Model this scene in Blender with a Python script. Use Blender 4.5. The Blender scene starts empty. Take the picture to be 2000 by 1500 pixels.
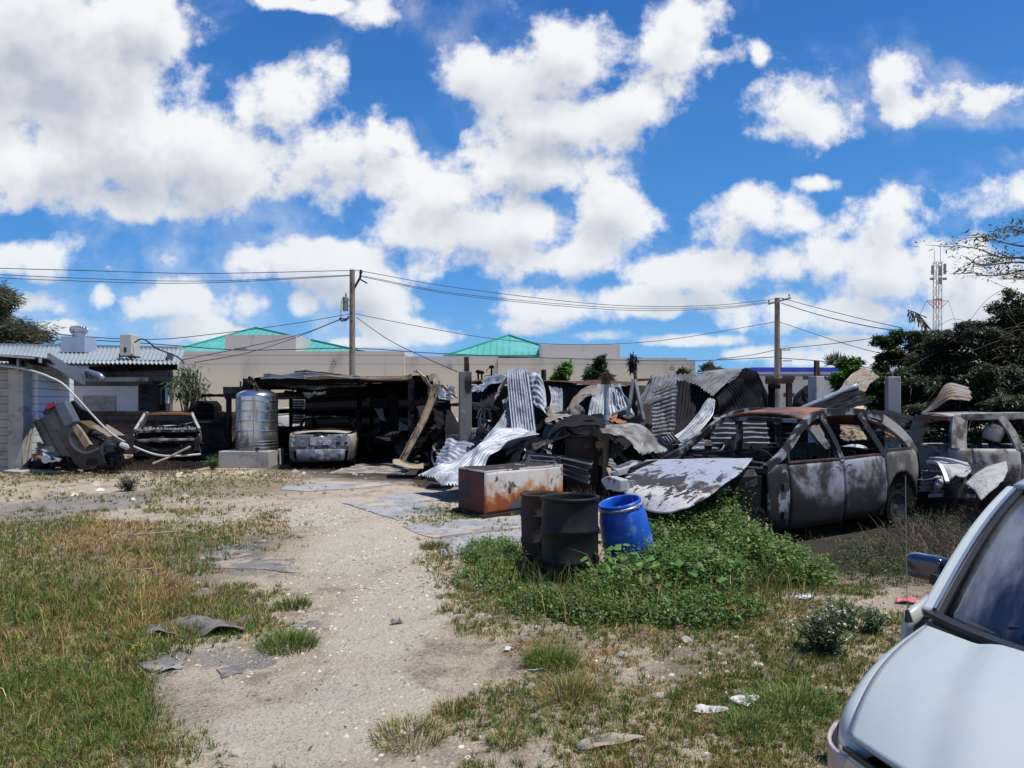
import bpy, bmesh, math, random
import numpy as np
from mathutils import Vector, Matrix
R = math.radians
random.seed(7); RNG = np.random.default_rng(11)
C = bpy.context.scene.collection
# ---------------------------------------------------------------- camera, sky, sun, exposure
F, CX, HY, H = 1387.0, 1000.0, 785.0, 1.8       # focal length in px of a 2000 px wide frame, horizon row, eye height
scn = bpy.context.scene
cd = bpy.data.cameras.new('camera'); cam = bpy.data.objects.new('camera', cd); C.objects.link(cam)
cd.sensor_width = 36; cd.lens = 36*F/2000; cd.shift_y = (HY-750)/2000; cd.clip_start = .05; cd.clip_end = 3000
cam.location = (0, 0, H); cam.rotation_euler = (R(90), 0, 0); scn.camera = cam
scn.view_settings.view_transform = 'Standard'; scn.view_settings.look = 'None'
scn.view_settings.exposure = 0.32; scn.view_settings.gamma = 1
scn.cycles.max_bounces = 6; scn.cycles.diffuse_bounces = 3; scn.cycles.transparent_max_bounces = 8
SUN_EL, SUN_AZ = 68, 106      # azimuth clockwise from +Y (north): behind the camera, to its right
sd = bpy.data.lights.new('sun', 'SUN'); sun = bpy.data.objects.new('sun', sd); C.objects.link(sun)
sd.energy = 4.4; sd.angle = R(.5); sd.color = (1, .95, .87)
sv = Vector((math.sin(R(SUN_AZ))*math.cos(R(SUN_EL)), math.cos(R(SUN_AZ))*math.cos(R(SUN_EL)), math.sin(R(SUN_EL))))
sun.rotation_euler = sv.to_track_quat('Z', 'Y').to_euler(); sun.location = (0, -20, 40)

class NT:
    """small helper for node trees"""
    def __init__(s, tree): s.t = tree; s.n = tree.nodes; s.l = tree.links
    def new(s, typ, **kw):
        n = s.n.new(typ)
        for k, v in kw.items(): setattr(n, k, v)
        return n
    def put(s, sock, v):
        if isinstance(v, bpy.types.NodeSocket): s.l.new(v, sock)
        elif v is not None: sock.default_value = v
    def math(s, op, a, b=None, c=None, clamp=False):
        n = s.new('ShaderNodeMath', operation=op, use_clamp=clamp)
        for i, v in enumerate((a, b, c)):
            if v is not None: s.put(n.inputs[i], v)
        return n.outputs[0]
    def vmath(s, op, a, b=None, c=None):
        n = s.new('ShaderNodeVectorMath', operation=op)
        for i, v in enumerate((a, b, c)):
            if v is not None: s.put(n.inputs[i], v)
        return n.outputs['Value'] if op in ('DOT_PRODUCT', 'LENGTH') else n.outputs[0]
    def smooth(s, x, a, b, lo=0., hi=1.):
        n = s.new('ShaderNodeMapRange', interpolation_type='SMOOTHSTEP')
        s.put(n.inputs[0], x); s.put(n.inputs[1], a); s.put(n.inputs[2], b); s.put(n.inputs[3], lo); s.put(n.inputs[4], hi)
        return n.outputs[0]
    def mix(s, f, a, b):
        n = s.new('ShaderNodeMix', data_type='RGBA', clamp_factor=True)
        s.put(n.inputs[0], f); s.put(n.inputs[6], col(a)); s.put(n.inputs[7], col(b)); return n.outputs[2]
    def noise(s, vec, scale, detail=5, rough=.6, dist=0., dim='3D'):
        n = s.new('ShaderNodeTexNoise', noise_dimensions=dim)
        if vec is not None: s.put(n.inputs['Vector'], vec)
        n.inputs['Scale'].default_value = scale; n.inputs['Detail'].default_value = detail
        n.inputs['Roughness'].default_value = rough; n.inputs['Distortion'].default_value = dist
        return n
    def blobs(s, p, items, k=.35, small=0):
        """smooth minimum of squared ellipse radii: below 1 inside any ellipse"""
        m = None
        for cx, cy, rx, ry in items:
            g = small/rx if small else 0; e = 1+.5*min(1, g)          # small clouds are thinner, so noise frays them
            q = s.vmath('MULTIPLY_ADD', p, (1/rx/e, 1/ry/e, 0), (-cx/rx/e, -cy/ry/e, 0))
            d = s.vmath('DOT_PRODUCT', q, q)
            if small: d = s.math('ADD', d, .45*min(1, g))
            m = d if m is None else s.math('SMOOTH_MIN', m, d, k)
        return m
def col(c):
    if isinstance(c, (tuple, list)) and len(c) == 3: return (*c, 1)
    return c

def px_ell(cx, cy, rx, ry): return ((cx-CX)/F, (HY-cy)/F, rx/F, ry/F)
CLOUDS = [px_ell(*b) for b in [
 (40,110,330,210),(250,70,170,120),(110,330,190,100),(330,320,290,115),(240,395,170,50),(560,215,105,95),(640,160,40,60),(640,310,190,110),(745,270,75,55),
 (950,140,105,85),(1090,125,155,95),(1235,205,105,80),(1090,240,190,70),(1180,45,40,35),(1050,320,150,60),(890,380,130,70),(960,440,180,60),(1220,410,90,90),(790,440,90,50),
 (1325,85,85,80),(1400,108,62,22),(1480,108,18,20),(1560,212,100,68),(1500,170,30,20),(1755,150,38,65),(1780,215,45,25),(1910,190,110,45),(1950,370,105,52),
 (1470,425,125,65),(1600,360,60,16),(1715,425,85,60),(1560,508,180,48),(1350,535,140,52),(1760,545,180,66),(1130,500,80,50),(990,500,120,50),(1250,588,220,34),(1620,612,230,42),(1900,590,180,110),(1100,600,160,45),(1780,700,260,30),
 (70,510,140,48),(150,470,50,30),(330,500,38,26),(620,505,170,48),(700,545,120,50),(350,590,70,48),(480,600,55,32),(370,635,80,28),(770,590,60,36),(760,640,110,26),(50,590,80,25),(195,578,25,24),(590,590,28,22),(820,530,50,40),
 (1180,655,70,14),(1330,665,120,14),(1480,690,60,12),(1640,668,100,16),(430,650,70,16),(720,668,90,14),(860,655,60,14),(1010,640,80,20),(300,600,60,30),(110,640,60,14),(540,2,55,18),(745,25,60,32),(640,12,50,12)]]
w = bpy.data.worlds.new('World'); scn.world = w; w.use_nodes = True
nt = NT(w.node_tree); nt.n.clear()
sky = nt.new('ShaderNodeTexSky', sky_type='NISHITA', sun_disc=False)
sky.sun_elevation = R(SUN_EL); sky.sun_rotation = R(SUN_AZ); sky.air_density = 1.0; sky.dust_density = .3; sky.ozone_density = 2.2
tc = nt.new('ShaderNodeTexCoord'); sep = nt.new('ShaderNodeSeparateXYZ'); nt.l.new(tc.outputs['Generated'], sep.inputs[0])
yy = nt.math('MAXIMUM', nt.math('ABSOLUTE', sep.outputs[1]), .08)
cmb = nt.new('ShaderNodeCombineXYZ')
nt.put(cmb.inputs[0], nt.math('DIVIDE', sep.outputs[0], yy)); nt.put(cmb.inputs[1], nt.math('DIVIDE', sep.outputs[2], yy))
uv = cmb.outputs[0]
def cloud_field(p, full=True):
    m = nt.blobs(p, CLOUDS, .5, .035)
    f = nt.math('SUBTRACT', .91, nt.math('SQRT', nt.math('MAXIMUM', m, .0001)))
    n1 = nt.noise(p, 11, 7 if full else 3, .60, .0); n0 = nt.noise(p, 4.2, 2, .5)
    vo = nt.new('ShaderNodeTexVoronoi', feature='F1', voronoi_dimensions='2D'); nt.put(vo.inputs['Vector'], nt.vmath('ADD', p, nt.vmath('MULTIPLY', n1.outputs['Color'], (.10, .10, 0))))
    vo.inputs['Scale'].default_value = 13; vo.inputs['Detail'].default_value = 2. if full else 0.; vo.inputs['Roughness'].default_value = .5; vo.inputs['Lacunarity'].default_value = 2.4; vo.normalize = True
    g = nt.math('ADD', nt.math('MULTIPLY', nt.math('SUBTRACT', .42, vo.outputs['Distance']), .42), nt.math('MULTIPLY', nt.math('SUBTRACT', n1.outputs[0], .5), 2.1)); g = nt.math('ADD', g, nt.math('MULTIPLY', nt.math('SUBTRACT', n0.outputs[0], .5), 1.3))
    return nt.math('ADD', f, g), f
f0, s0 = cloud_field(uv)
f1, s1 = cloud_field(nt.vmath('ADD', uv, (.010, .040, 0)), False)
alpha = nt.smooth(f0, -.12, .34)
n3 = nt.noise(uv, 3.6, 7, .62, .4)
wisp = nt.math('MULTIPLY', nt.smooth(n3.outputs[0], .46, .78), nt.smooth(f0, -.7, .05))
alpha = nt.math('MAXIMUM', alpha, nt.math('MULTIPLY', wisp, .75))
rel = nt.math('SUBTRACT', f1, f0)                  # rises where the puff above shades this one
shade = nt.math('ADD', nt.math('MULTIPLY', nt.smooth(f1, .10, 1.0), .46), nt.math('ADD', nt.math('MULTIPLY', nt.smooth(s1, .02, .70), .42), nt.math('MULTIPLY', nt.smooth(rel, -.5, .6), .16)))
shade = nt.math('ADD', shade, nt.math('MULTIPLY', nt.math('SUBTRACT', n3.outputs[0], .5), .8))
shade = nt.math('MULTIPLY', shade, nt.smooth(f0, -.25, .22), clamp=True)
lowc = nt.smooth(sep.outputs[2], .0, .30)
ccol = nt.mix(shade, (.93, .945, .965), (.50, .555, .655))
ccol = nt.mix(nt.math('MULTIPLY', nt.math('SUBTRACT', 1., lowc), .45), ccol, (.58, .72, .86))
tint = nt.new('ShaderNodeMix', data_type='RGBA', blend_type='MULTIPLY'); tint.inputs[0].default_value = 1
nt.l.new(sky.outputs[0], tint.inputs[6]); tint.inputs[7].default_value = (.5, .80, 1.1, 1)
b1 = nt.new('ShaderNodeBackground'); nt.l.new(tint.outputs[2], b1.inputs[0]); b1.inputs[1].default_value = .11
grad = nt.mix(nt.smooth(sep.outputs[2], .02, .22), (.17, .44, .83), (.06, .27, .70)); grad = nt.mix(nt.smooth(sep.outputs[2], .18, .60), grad, (.018, .125, .47))
bg = nt.new('ShaderNodeBackground'); nt.l.new(grad, bg.inputs[0]); bg.inputs[1].default_value = .80
mb_ = nt.new('ShaderNodeMixShader'); mb_.inputs[0].default_value = .75; nt.l.new(b1.outputs[0], mb_.inputs[1]); nt.l.new(bg.outputs[0], mb_.inputs[2])
b2 = nt.new('ShaderNodeBackground'); nt.l.new(ccol, b2.inputs[0]); b2.inputs[1].default_value = .79
up = nt.smooth(sep.outputs[2], -.01, .02)
ms = nt.new('ShaderNodeMixShader'); nt.l.new(nt.math('MULTIPLY', alpha, up), ms.inputs[0]); nt.l.new(mb_.outputs[0], ms.inputs[1]); nt.l.new(b2.outputs[0], ms.inputs[2])
wo = nt.new('ShaderNodeOutputWorld'); nt.l.new(ms.outputs[0], wo.inputs[0])

# ---------------------------------------------------------------- helpers
def P(px, py, Y): return Vector(((px-CX)/F*Y, Y, H-(py-HY)/F*Y))
def G(px, py, z=0.):
    Y = (H-z)*F/(py-HY); return Vector(((px-CX)/F*Y, Y, z))
def catmull(pts, n):
    pts = [Vector(p) for p in pts]
    if len(pts) == 2: return [pts[0].lerp(pts[1], i/n) for i in range(n+1)]
    q = [2*pts[0]-pts[1]] + pts + [2*pts[-1]-pts[-2]]; out = []; m = len(pts)-1
    for i in range(n+1):
        t = i/n*m; k = min(int(t), m-1); t -= k; a, b, c, d = q[k:k+4]
        out.append(.5*((2*b)+(c-a)*t+(2*a-5*b+4*c-d)*t*t+(3*b-a-3*c+d)*t**3))
    return out
class MB:
    def __init__(s): s.v = []; s.f = []
    def add(s, vs, fs):
        o = len(s.v); s.v += [tuple(v) for v in vs]; s.f += [tuple(i+o for i in f) for f in fs]; return s
    def box(s, c, size, rz=0., m=None, taper=1.):
        hx, hy, hz = (q/2 for q in size); vs = []
        for z in (-hz, hz):
            k = taper if z > 0 else 1.
            for x, y in ((-hx, -hy), (hx, -hy), (hx, hy), (-hx, hy)): vs.append(Vector((x*k, y*k, z)))
        M = Matrix.Translation(c) @ (m if m is not None else Matrix.Rotation(rz, 4, 'Z'))
        return s.add([M @ v for v in vs], [(3,2,1,0),(4,5,6,7),(0,1,5,4),(1,2,6,5),(2,3,7,6),(3,0,4,7)])
    def beam(s, pts, w, h, up=(0,0,1), n=None):
        """rectangular section swept along a path"""
        pts = [Vector(p) for p in pts]
        if n: pts = catmull(pts, n)
        up = Vector(up); vs = []; fs = []
        for i, p in enumerate(pts):
            t = (pts[min(i+1, len(pts)-1)]-pts[max(i-1, 0)]).normalized()
            a = t.cross(up)
            if a.length < 1e-4: a = t.cross(Vector((1, 0, .01)))
            a.normalize(); b = a.cross(t).normalized()
            for sa, sb in ((-1,-1),(1,-1),(1,1),(-1,1)): vs.append(p+a*sa*w/2+b*sb*h/2)
        for i in range(len(pts)-1):
            for k in range(4): fs.append((4*i+k, 4*i+(k+1) % 4, 4*i+4+(k+1) % 4, 4*i+4+k))
        e = 4*(len(pts)-1); fs += [(3,2,1,0),(e,e+1,e+2,e+3)]
        return s.add(vs, fs)
    def tube(s, pts, r, n=6, seg=None, cap=True):
        pts = [Vector(p) for p in pts]
        if seg: pts = catmull(pts, seg)
        rs = r if isinstance(r, (list, tuple)) else [r]*len(pts)
        if len(rs) != len(pts): rs = [rs[0]+(rs[-1]-rs[0])*i/(len(pts)-1) for i in range(len(pts))]
        vs = []; fs = []
        for i, p in enumerate(pts):
            t = (pts[min(i+1, len(pts)-1)]-pts[max(i-1, 0)]).normalized()
            a = t.cross(Vector((0, 0, 1)) if abs(t.z) < .95 else Vector((1, 0, 0))).normalized(); b = t.cross(a)
            for k in range(n): vs.append(p+rs[i]*(a*math.cos(2*math.pi*k/n)+b*math.sin(2*math.pi*k/n)))
        for i in range(len(pts)-1):
            for k in range(n): fs.append((n*i+k, n*i+(k+1) % n, n*i+n+(k+1) % n, n*i+n+k))
        if cap: fs += [tuple(range(n-1, -1, -1)), tuple(range(n*(len(pts)-1), n*len(pts)))]
        return s.add(vs, fs)
    def lathe(s, prof, n=32, m=None, cap0=False, cap1=False, wob=None):
        vs = []; fs = []; M = m or Matrix()
        for i, (r, z) in enumerate(prof):
            for k in range(n):
                a = 2*math.pi*k/n; q = r*(1+(wob(a, z) if wob else 0)); vs.append(M @ Vector((q*math.cos(a), q*math.sin(a), z)))
        for i in range(len(prof)-1):
            for k in range(n): fs.append((n*i+k, n*i+(k+1) % n, n*i+n+(k+1) % n, n*i+n+k))
        if cap0: fs.append(tuple(range(n-1, -1, -1)))
        if cap1: fs.append(tuple(range(n*(len(prof)-1), n*len(prof))))
        return s.add(vs, fs)
    def grid(s, fn, nu, nv):
        vs = [fn(i/nu, j/nv) for i in range(nu+1) for j in range(nv+1)]; w_ = nv+1
        return s.add(vs, [(i*w_+j, (i+1)*w_+j, (i+1)*w_+j+1, i*w_+j+1) for i in range(nu) for j in range(nv)])
    def prism(s, pts, z0, z1, jit=0):
        n = len(pts); vs = [Vector((p[0], p[1], z0)) for p in pts]+[Vector((p[0], p[1], z1)) for p in pts]
        return s.add(vs, [tuple(range(n, 2*n)), tuple(range(n-1, -1, -1))]+[(i, (i+1) % n, n+(i+1) % n, n+i) for i in range(n)])
    def build(s, name, mat, parent=None, smooth=False, world=False, thick=0, bevel=0, sub=0, colors=None, edge=None):
        vs = [Vector(v) for v in s.v]; org = Vector()
        if parent is None:
            lo = [min(v[i] for v in vs) for i in range(3)]; hi = [max(v[i] for v in vs) for i in range(3)]
            org = Vector(((lo[0]+hi[0])/2, (lo[1]+hi[1])/2, lo[2])); vs = [v-org for v in vs]
        elif world: M = INV[parent.name]; vs = [M @ v for v in vs]
        me = bpy.data.meshes.new(name); me.from_pydata([tuple(v) for v in vs], [], s.f); me.validate()
        o = bpy.data.objects.new(name, me); C.objects.link(o); o.location = org
        me.materials.append(mat)
        if parent is not None: o.parent = parent
        if smooth:
            me.polygons.foreach_set('use_smooth', [True]*len(me.polygons))
        if thick: md = o.modifiers.new('thickness', 'SOLIDIFY'); md.thickness = thick; md.offset = -1 if edge is None else edge
        if bevel: md = o.modifiers.new('bevel', 'BEVEL'); md.width = bevel; md.segments = 2; md.limit_method = 'ANGLE'
        if sub: md = o.modifiers.new('sub', 'SUBSURF'); md.levels = md.render_levels = sub
        return o
INV = {}; XF = {}
def tag(o, label=None, cat=None, group=None, kind=None):
    if label: o['label'] = label
    if cat: o['category'] = cat
    if group: o['group'] = group
    if kind: o['kind'] = kind
    return o
def thing(name, label, cat, loc=(0,0,0), rz=0., group=None, kind=None, rot=None):
    o = bpy.data.objects.new(name, None); C.objects.link(o); o.location = loc; o.empty_display_size = .2
    o.rotation_euler = rot or (0, 0, rz)
    M = Matrix.Translation(loc) @ o.rotation_euler.to_matrix().to_4x4(); INV[o.name] = M.inverted(); XF[o.name] = M
    return tag(o, label, cat, group, kind)
def copy_tree(o, loc, rz=0, label=None):
    c = o.copy(); C.objects.link(c); c.location = loc; c.rotation_euler = (0, 0, rz)
    if label: c['label'] = label
    for ch in list(o.children):
        d = ch.copy(); C.objects.link(d); d.parent = c
        for g in ch.children:
            e = g.copy(); C.objects.link(e); e.parent = d
    return c
def np_mesh(name, V, Fq, mat, cols=None, parent=None, smooth=False, tri=None, origin=None):
    """mesh from numpy arrays; Fq (n,4) quads and/or tri (n,3)"""
    V = np.asarray(V, np.float64).copy()
    if parent is None:
        org = np.array([(V[:,0].min()+V[:,0].max())/2, (V[:,1].min()+V[:,1].max())/2, V[:,2].min()]) if origin is None else np.array(origin)
    else: org = np.array(XF[parent.name].translation) if parent.name in XF else np.zeros(3)
    V -= org
    me = bpy.data.meshes.new(name); me.vertices.add(len(V)); me.vertices.foreach_set('co', V.ravel().astype(np.float32))
    nq = 0 if Fq is None else len(Fq); ntr = 0 if tri is None else len(tri)
    loops = np.concatenate([x.ravel() for x in (Fq, tri) if x is not None]).astype(np.int32)
    starts = np.concatenate([np.arange(nq)*4, nq*4+np.arange(ntr)*3]).astype(np.int32)
    me.loops.add(len(loops)); me.loops.foreach_set('vertex_index', loops)
    me.polygons.add(nq+ntr); me.polygons.foreach_set('loop_start', starts)
    if smooth: me.polygons.foreach_set('use_smooth', [True]*(nq+ntr))
    me.update(calc_edges=True)
    if cols is not None:
        a = me.color_attributes.new('Col', 'FLOAT_COLOR', 'POINT'); c4 = np.ones((len(V), 4), np.float32); c4[:, :3] = cols
        a.data.foreach_set('color', c4.ravel())
    o = bpy.data.objects.new(name, me); C.objects.link(o); me.materials.append(mat)
    if parent is None: o.location = org
    else: o.parent = parent
    return o
def vnoise(x, y, s, seed=0):
    """smooth value noise on numpy arrays, 0..1"""
    x = np.asarray(x)*s+seed*17.3; y = np.asarray(y)*s+seed*9.1
    xi = np.floor(x).astype(np.int64); yi = np.floor(y).astype(np.int64); fx = x-xi; fy = y-yi
    fx = fx*fx*(3-2*fx); fy = fy*fy*(3-2*fy)
    def h(a, b):
        n = (a*374761393+b*668265263+seed*1274126177) & 0x7fffffff; n = ((n ^ (n >> 13))*1274126177) & 0x7fffffff
        return ((n ^ (n >> 16)) & 0xffff)/65535.
    return (h(xi, yi)*(1-fx)+h(xi+1, yi)*fx)*(1-fy)+(h(xi, yi+1)*(1-fx)+h(xi+1, yi+1)*fx)*fy
def fbm(x, y, s, seed=0): return .55*vnoise(x, y, s, seed)+.3*vnoise(x, y, s*2.1, seed+1)+.15*vnoise(x, y, s*4.3, seed+2)

# ---------------------------------------------------------------- materials
def mk(name, base, rough=.7, metal=0., layers=(), bump=None, spec=.4, coat=0., attr=None, transl=0., lines=None, brick=None):
    m = bpy.data.materials.new(name); m.use_nodes = True; t = NT(m.node_tree); t.n.clear()
    out = t.new('ShaderNodeOutputMaterial'); b = t.new('ShaderNodeBsdfPrincipled')
    tcn = t.new('ShaderNodeTexCoord'); co = tcn.outputs['Object']
    sp = t.new('ShaderNodeSeparateXYZ'); t.l.new(co, sp.inputs[0])
    oi = t.new('ShaderNodeObjectInfo'); rnd = oi.outputs['Random']
    cv = t.vmath('ADD', co, t.vmath('MULTIPLY', rnd, (37., 19., 53.))) if not attr else co
    c = col(base); rg = rough; me_ = metal; hgt = None
    if attr:
        a = t.new('ShaderNodeAttribute', attribute_name='Col'); c = a.outputs['Color']
    if brick:
        bw, bh, c1, c2, cm = brick
        cb = t.new('ShaderNodeCombineXYZ'); t.l.new(sp.outputs[0], cb.inputs[0]); t.l.new(sp.outputs[2], cb.inputs[1])
        wob = t.noise(co, 3, 3); cbv = t.vmath('ADD', cb.outputs[0], t.vmath('MULTIPLY', t.vmath('SUBTRACT', wob.outputs['Color'], (.5,.5,.5)), (.02, .02, 0)))
        bt = t.new('ShaderNodeTexBrick'); t.put(bt.inputs['Vector'], cbv); bt.inputs['Scale'].default_value = 1
        bt.inputs['Color1'].default_value = col(c1); bt.inputs['Color2'].default_value = col(c2); bt.inputs['Mortar'].default_value = col(cm)
        bt.inputs['Brick Width'].default_value = bw; bt.inputs['Row Height'].default_value = bh; bt.inputs['Mortar Size'].default_value = .009; bt.inputs['Mortar Smooth'].default_value = .3
        c = bt.outputs[0]; hgt = t.math('MULTIPLY', bt.outputs['Fac'], -.6)
    if lines:
        per, wd, lc, ax = lines
        fr = t.math('FRACT', t.math('DIVIDE', sp.outputs[ax], per)); c = t.mix(t.math('LESS_THAN', fr, wd), c, lc)
    for i, L in enumerate(layers):
        v = t.vmath('MULTIPLY_ADD', cv, L.get('st', (1,1,1)), (i*7.7, i*3.3, i*5.1))
        n = t.noise(v, L.get('s', 3), L.get('d', 6), L.get('r', .62), L.get('w', .3)).outputs[0]
        if 'ax' in L:                       # a stain that starts at a height (or along an axis), with a ragged border
            g = sp.outputs[L['ax']]; g = t.math('ADD', g, t.math('MULTIPLY', t.math('SUBTRACT', n, .5), L.get('n', .5)))
            mask = t.smooth(g, L['a'], L['b'])
        elif 'crack' in L: mask = t.math('SUBTRACT', 1., t.smooth(t.math('ABSOLUTE', t.math('SUBTRACT', n, .5)), 0., L['crack']))
        else: mask = t.smooth(n, L['lo'], L['hi'])
        if 'k' in L: mask = t.math('MULTIPLY', mask, L['k'])
        c = t.mix(mask, c, L['c'])
        if 'rg' in L:
            mr = t.new('ShaderNodeMix', data_type='FLOAT'); t.put(mr.inputs[0], mask); t.put(mr.inputs[2], rg); t.put(mr.inputs[3], L['rg']); rg = mr.outputs[0]
        if 'mt' in L:
            mr = t.new('ShaderNodeMix', data_type='FLOAT'); t.put(mr.inputs[0], mask); t.put(mr.inputs[2], me_); t.put(mr.inputs[3], L['mt']); me_ = mr.outputs[0]
    t.put(b.inputs['Base Color'], c); t.put(b.inputs['Roughness'], rg); t.put(b.inputs['Metallic'], me_)
    b.inputs['Specular IOR Level'].default_value = spec; b.inputs['Coat Weight'].default_value = coat; b.inputs['Coat Roughness'].default_value = .08
    if bump:
        n = t.noise(co, bump[0], 6, .65).outputs[0]
        if hgt is not None: n = t.math('ADD', n, hgt)
        bp = t.new('ShaderNodeBump'); bp.inputs['Strength'].default_value = bump[1]; bp.inputs['Distance'].default_value = bump[2] if len(bump) > 2 else .02
        t.l.new(n, bp.inputs['Height']); t.l.new(bp.outputs[0], b.inputs['Normal'])
    sh = b.outputs[0]
    if transl:
        tr = t.new('ShaderNodeBsdfTranslucent'); t.put(tr.inputs[0], c); mx = t.new('ShaderNodeMixShader'); mx.inputs[0].default_value = transl
        t.l.new(sh, mx.inputs[1]); t.l.new(tr.outputs[0], mx.inputs[2]); sh = mx.outputs[0]
    t.l.new(sh, out.inputs[0]); return m
SOOT = (.012, .012, .014); RUST = (.26, .085, .03); RUSTD = (.10, .035, .02); ASH = (.55, .55, .56)
M = {}
M['concrete'] = mk('concrete', (.36,.35,.33), .9, layers=[dict(c=(.22,.21,.2), s=2.5, lo=.45, hi=.7), dict(c=(.06,.055,.05), s=1.3, lo=.58, hi=.75), dict(c=(.5,.48,.45), s=14, lo=.58, hi=.7, k=.6)], bump=(30,.3,.01))
M['slab'] = mk('slab', (.31,.315,.32), .9, spec=.15, layers=[dict(c=(.21,.215,.22), s=1.5, lo=.4, hi=.65), dict(c=(.44,.36,.26), s=1.6, lo=.50, hi=.62, k=.85, d=8), dict(c=(.40,.40,.40), s=8, lo=.55, hi=.7, k=.6), dict(c=(.08,.075,.07), s=14, lo=.60, hi=.72, k=.7), dict(c=(.05,.045,.04), s=.9, crack=.006, d=7, r=.6), dict(c=(.06,.055,.05), s=1.7, crack=.005, d=6, r=.6, k=.8)], bump=(40,.3,.008))
M['slabd'] = mk('slab_dark', (.16,.155,.15), .95, spec=.1, layers=[dict(c=(.04,.04,.04), s=2.2, crack=.010, d=6), dict(c=(.33,.28,.22), s=4, lo=.45, hi=.60), dict(c=(.07,.07,.07), s=3, lo=.58, hi=.72)], bump=(40,.5,.015))
M['column'] = mk('weathered_column', (.40,.395,.385), .9, layers=[dict(c=(.3,.28,.26), s=5, lo=.5, hi=.68), dict(c=(.07,.05,.045), s=2.2, lo=.57, hi=.7, st=(1,1,.35))], bump=(25,.3,.01))
M['columnsoot'] = mk('sooty_column', (.17,.165,.16), .9, layers=[dict(c=SOOT, s=2, lo=.5, hi=.66, st=(1,1,.5)), dict(c=(.36,.35,.34), s=4, lo=.6, hi=.75, k=.8)], bump=(25,.4,.01))
M['columndark'] = mk('scorched_column', (.05,.047,.045), .95, spec=.15, layers=[dict(c=SOOT, s=1.5, lo=.45, hi=.6)], bump=(25,.4,.01))
M['block'] = mk('grey_block', (.4,.4,.4), .9, brick=(.42,.205,(.40,.39,.38),(.31,.30,.29),(.05,.048,.045)), layers=[dict(c=(.16,.155,.15), s=1.1, lo=.47, hi=.72, k=.8), dict(c=(.045,.04,.04), s=.8, lo=.6, hi=.75, k=.8)], bump=(35,.5,.02))
M['blockwhite'] = mk('white_block', (.6,.6,.6), .85, brick=(30.,.205,(.78,.78,.79),(.70,.70,.71),(.05,.05,.05)), layers=[dict(c=(.3,.29,.28), s=1.2, lo=.57, hi=.75, k=.8, st=(1,1,.4)), dict(c=(.03,.03,.03), s=.9, lo=.6, hi=.7, k=.8, st=(1,1,.3))], bump=(35,.4,.02))
M['blocksoot'] = mk('sooty_block', (.1,.1,.1), .95, spec=.15, brick=(.42,.205,(.115,.098,.092),(.085,.073,.069),(.025,.023,.023)), layers=[dict(c=SOOT, s=.8, lo=.45, hi=.66, st=(.6,.6,1.2)), dict(c=(.24,.2,.18), s=3, lo=.62, hi=.78, k=.6)], bump=(35,.5,.02))
M['blockhouse'] = mk('house_block', (.1,.1,.1), .95, brick=(.42,.205,(.20,.20,.21),(.145,.145,.155),(.06,.06,.06)), layers=[dict(c=SOOT, s=.7, lo=.5, hi=.7)], bump=(35,.5,.02))
M['render'] = mk('white_render', (.62,.64,.68), .8, layers=[dict(c=(.1,.1,.1), s=3, lo=.62, hi=.7), dict(c=(.4,.4,.42), s=1.5, lo=.5, hi=.7)], bump=(20,.2,.01))
M['roofpale'] = mk('pale_roof_sheet', (.27,.315,.335), .6, .1, layers=[dict(c=(.22,.26,.275), s=.8, lo=.45, hi=.7), dict(c=(.28,.23,.19), s=3, lo=.66, hi=.8, st=(1,.25,1))], spec=.5)
M['galv'] = mk('bare_tin', (.27,.30,.345), .5, .2, layers=[dict(c=(.40,.42,.45), s=2, lo=.5, hi=.65, st=(1,1,1)), dict(c=(.085,.095,.115), s=3, lo=.53, hi=.66, k=.85), dict(c=(.23,.13,.07), s=4.5, lo=.62, hi=.72, k=.6), dict(c=(.03,.03,.035), s=.9, lo=.6, hi=.75, k=.8)], bump=(12,.25,.02))
M['galvd'] = mk('dark_tin', (.13,.14,.16), .55, .2, layers=[dict(c=(.07,.07,.075), s=1.6, lo=.42, hi=.6), dict(c=(.27,.28,.30), s=2.2, lo=.6, hi=.75, k=.8), dict(c=(.15,.08,.05), s=4, lo=.62, hi=.74, k=.7)], bump=(12,.3,.02))
M['galvb'] = mk('black_tin', (.016,.016,.019), .85, 0., spec=.12, layers=[dict(c=(.05,.05,.055), s=2, lo=.58, hi=.75), dict(c=(.05,.03,.024), s=4, lo=.6, hi=.75)], bump=(12,.3,.02))
M['galvr'] = mk('rusty_tin', (.23,.225,.22), .7, .1, layers=[dict(c=(.26,.18,.115), s=2.2, lo=.4, hi=.58), dict(c=RUST, s=3, lo=.58, hi=.7), dict(c=(.05,.05,.05), s=2.6, lo=.55, hi=.68), dict(c=(.42,.41,.39), s=5, lo=.62, hi=.7)], bump=(12,.3,.02))
M['galvw'] = mk('weathered_tin', (.20,.20,.20), .65, .1, layers=[dict(c=(.09,.085,.08), s=2.4, lo=.42, hi=.58), dict(c=(.33,.31,.28), s=3, lo=.56, hi=.68), dict(c=(.16,.10,.065), s=4, lo=.6, hi=.7, k=.7)], bump=(12,.3,.02))
M['galvt'] = mk('tan_scorched_steel', (.32,.25,.16), .7, .1, layers=[dict(c=(.10,.08,.065), s=3, lo=.46, hi=.58), dict(c=(.40,.35,.26), s=4, lo=.58, hi=.7), dict(c=(.04,.045,.06), s=2.1, lo=.58, hi=.68)], bump=(18,.3,.015))
M['char'] = mk('charred', (.010,.010,.011), .95, spec=.08, layers=[dict(c=(.035,.033,.032), s=6, lo=.58, hi=.75), dict(c=(.08,.04,.025), s=3, lo=.64, hi=.76)], bump=(22,.6,.03))
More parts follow.
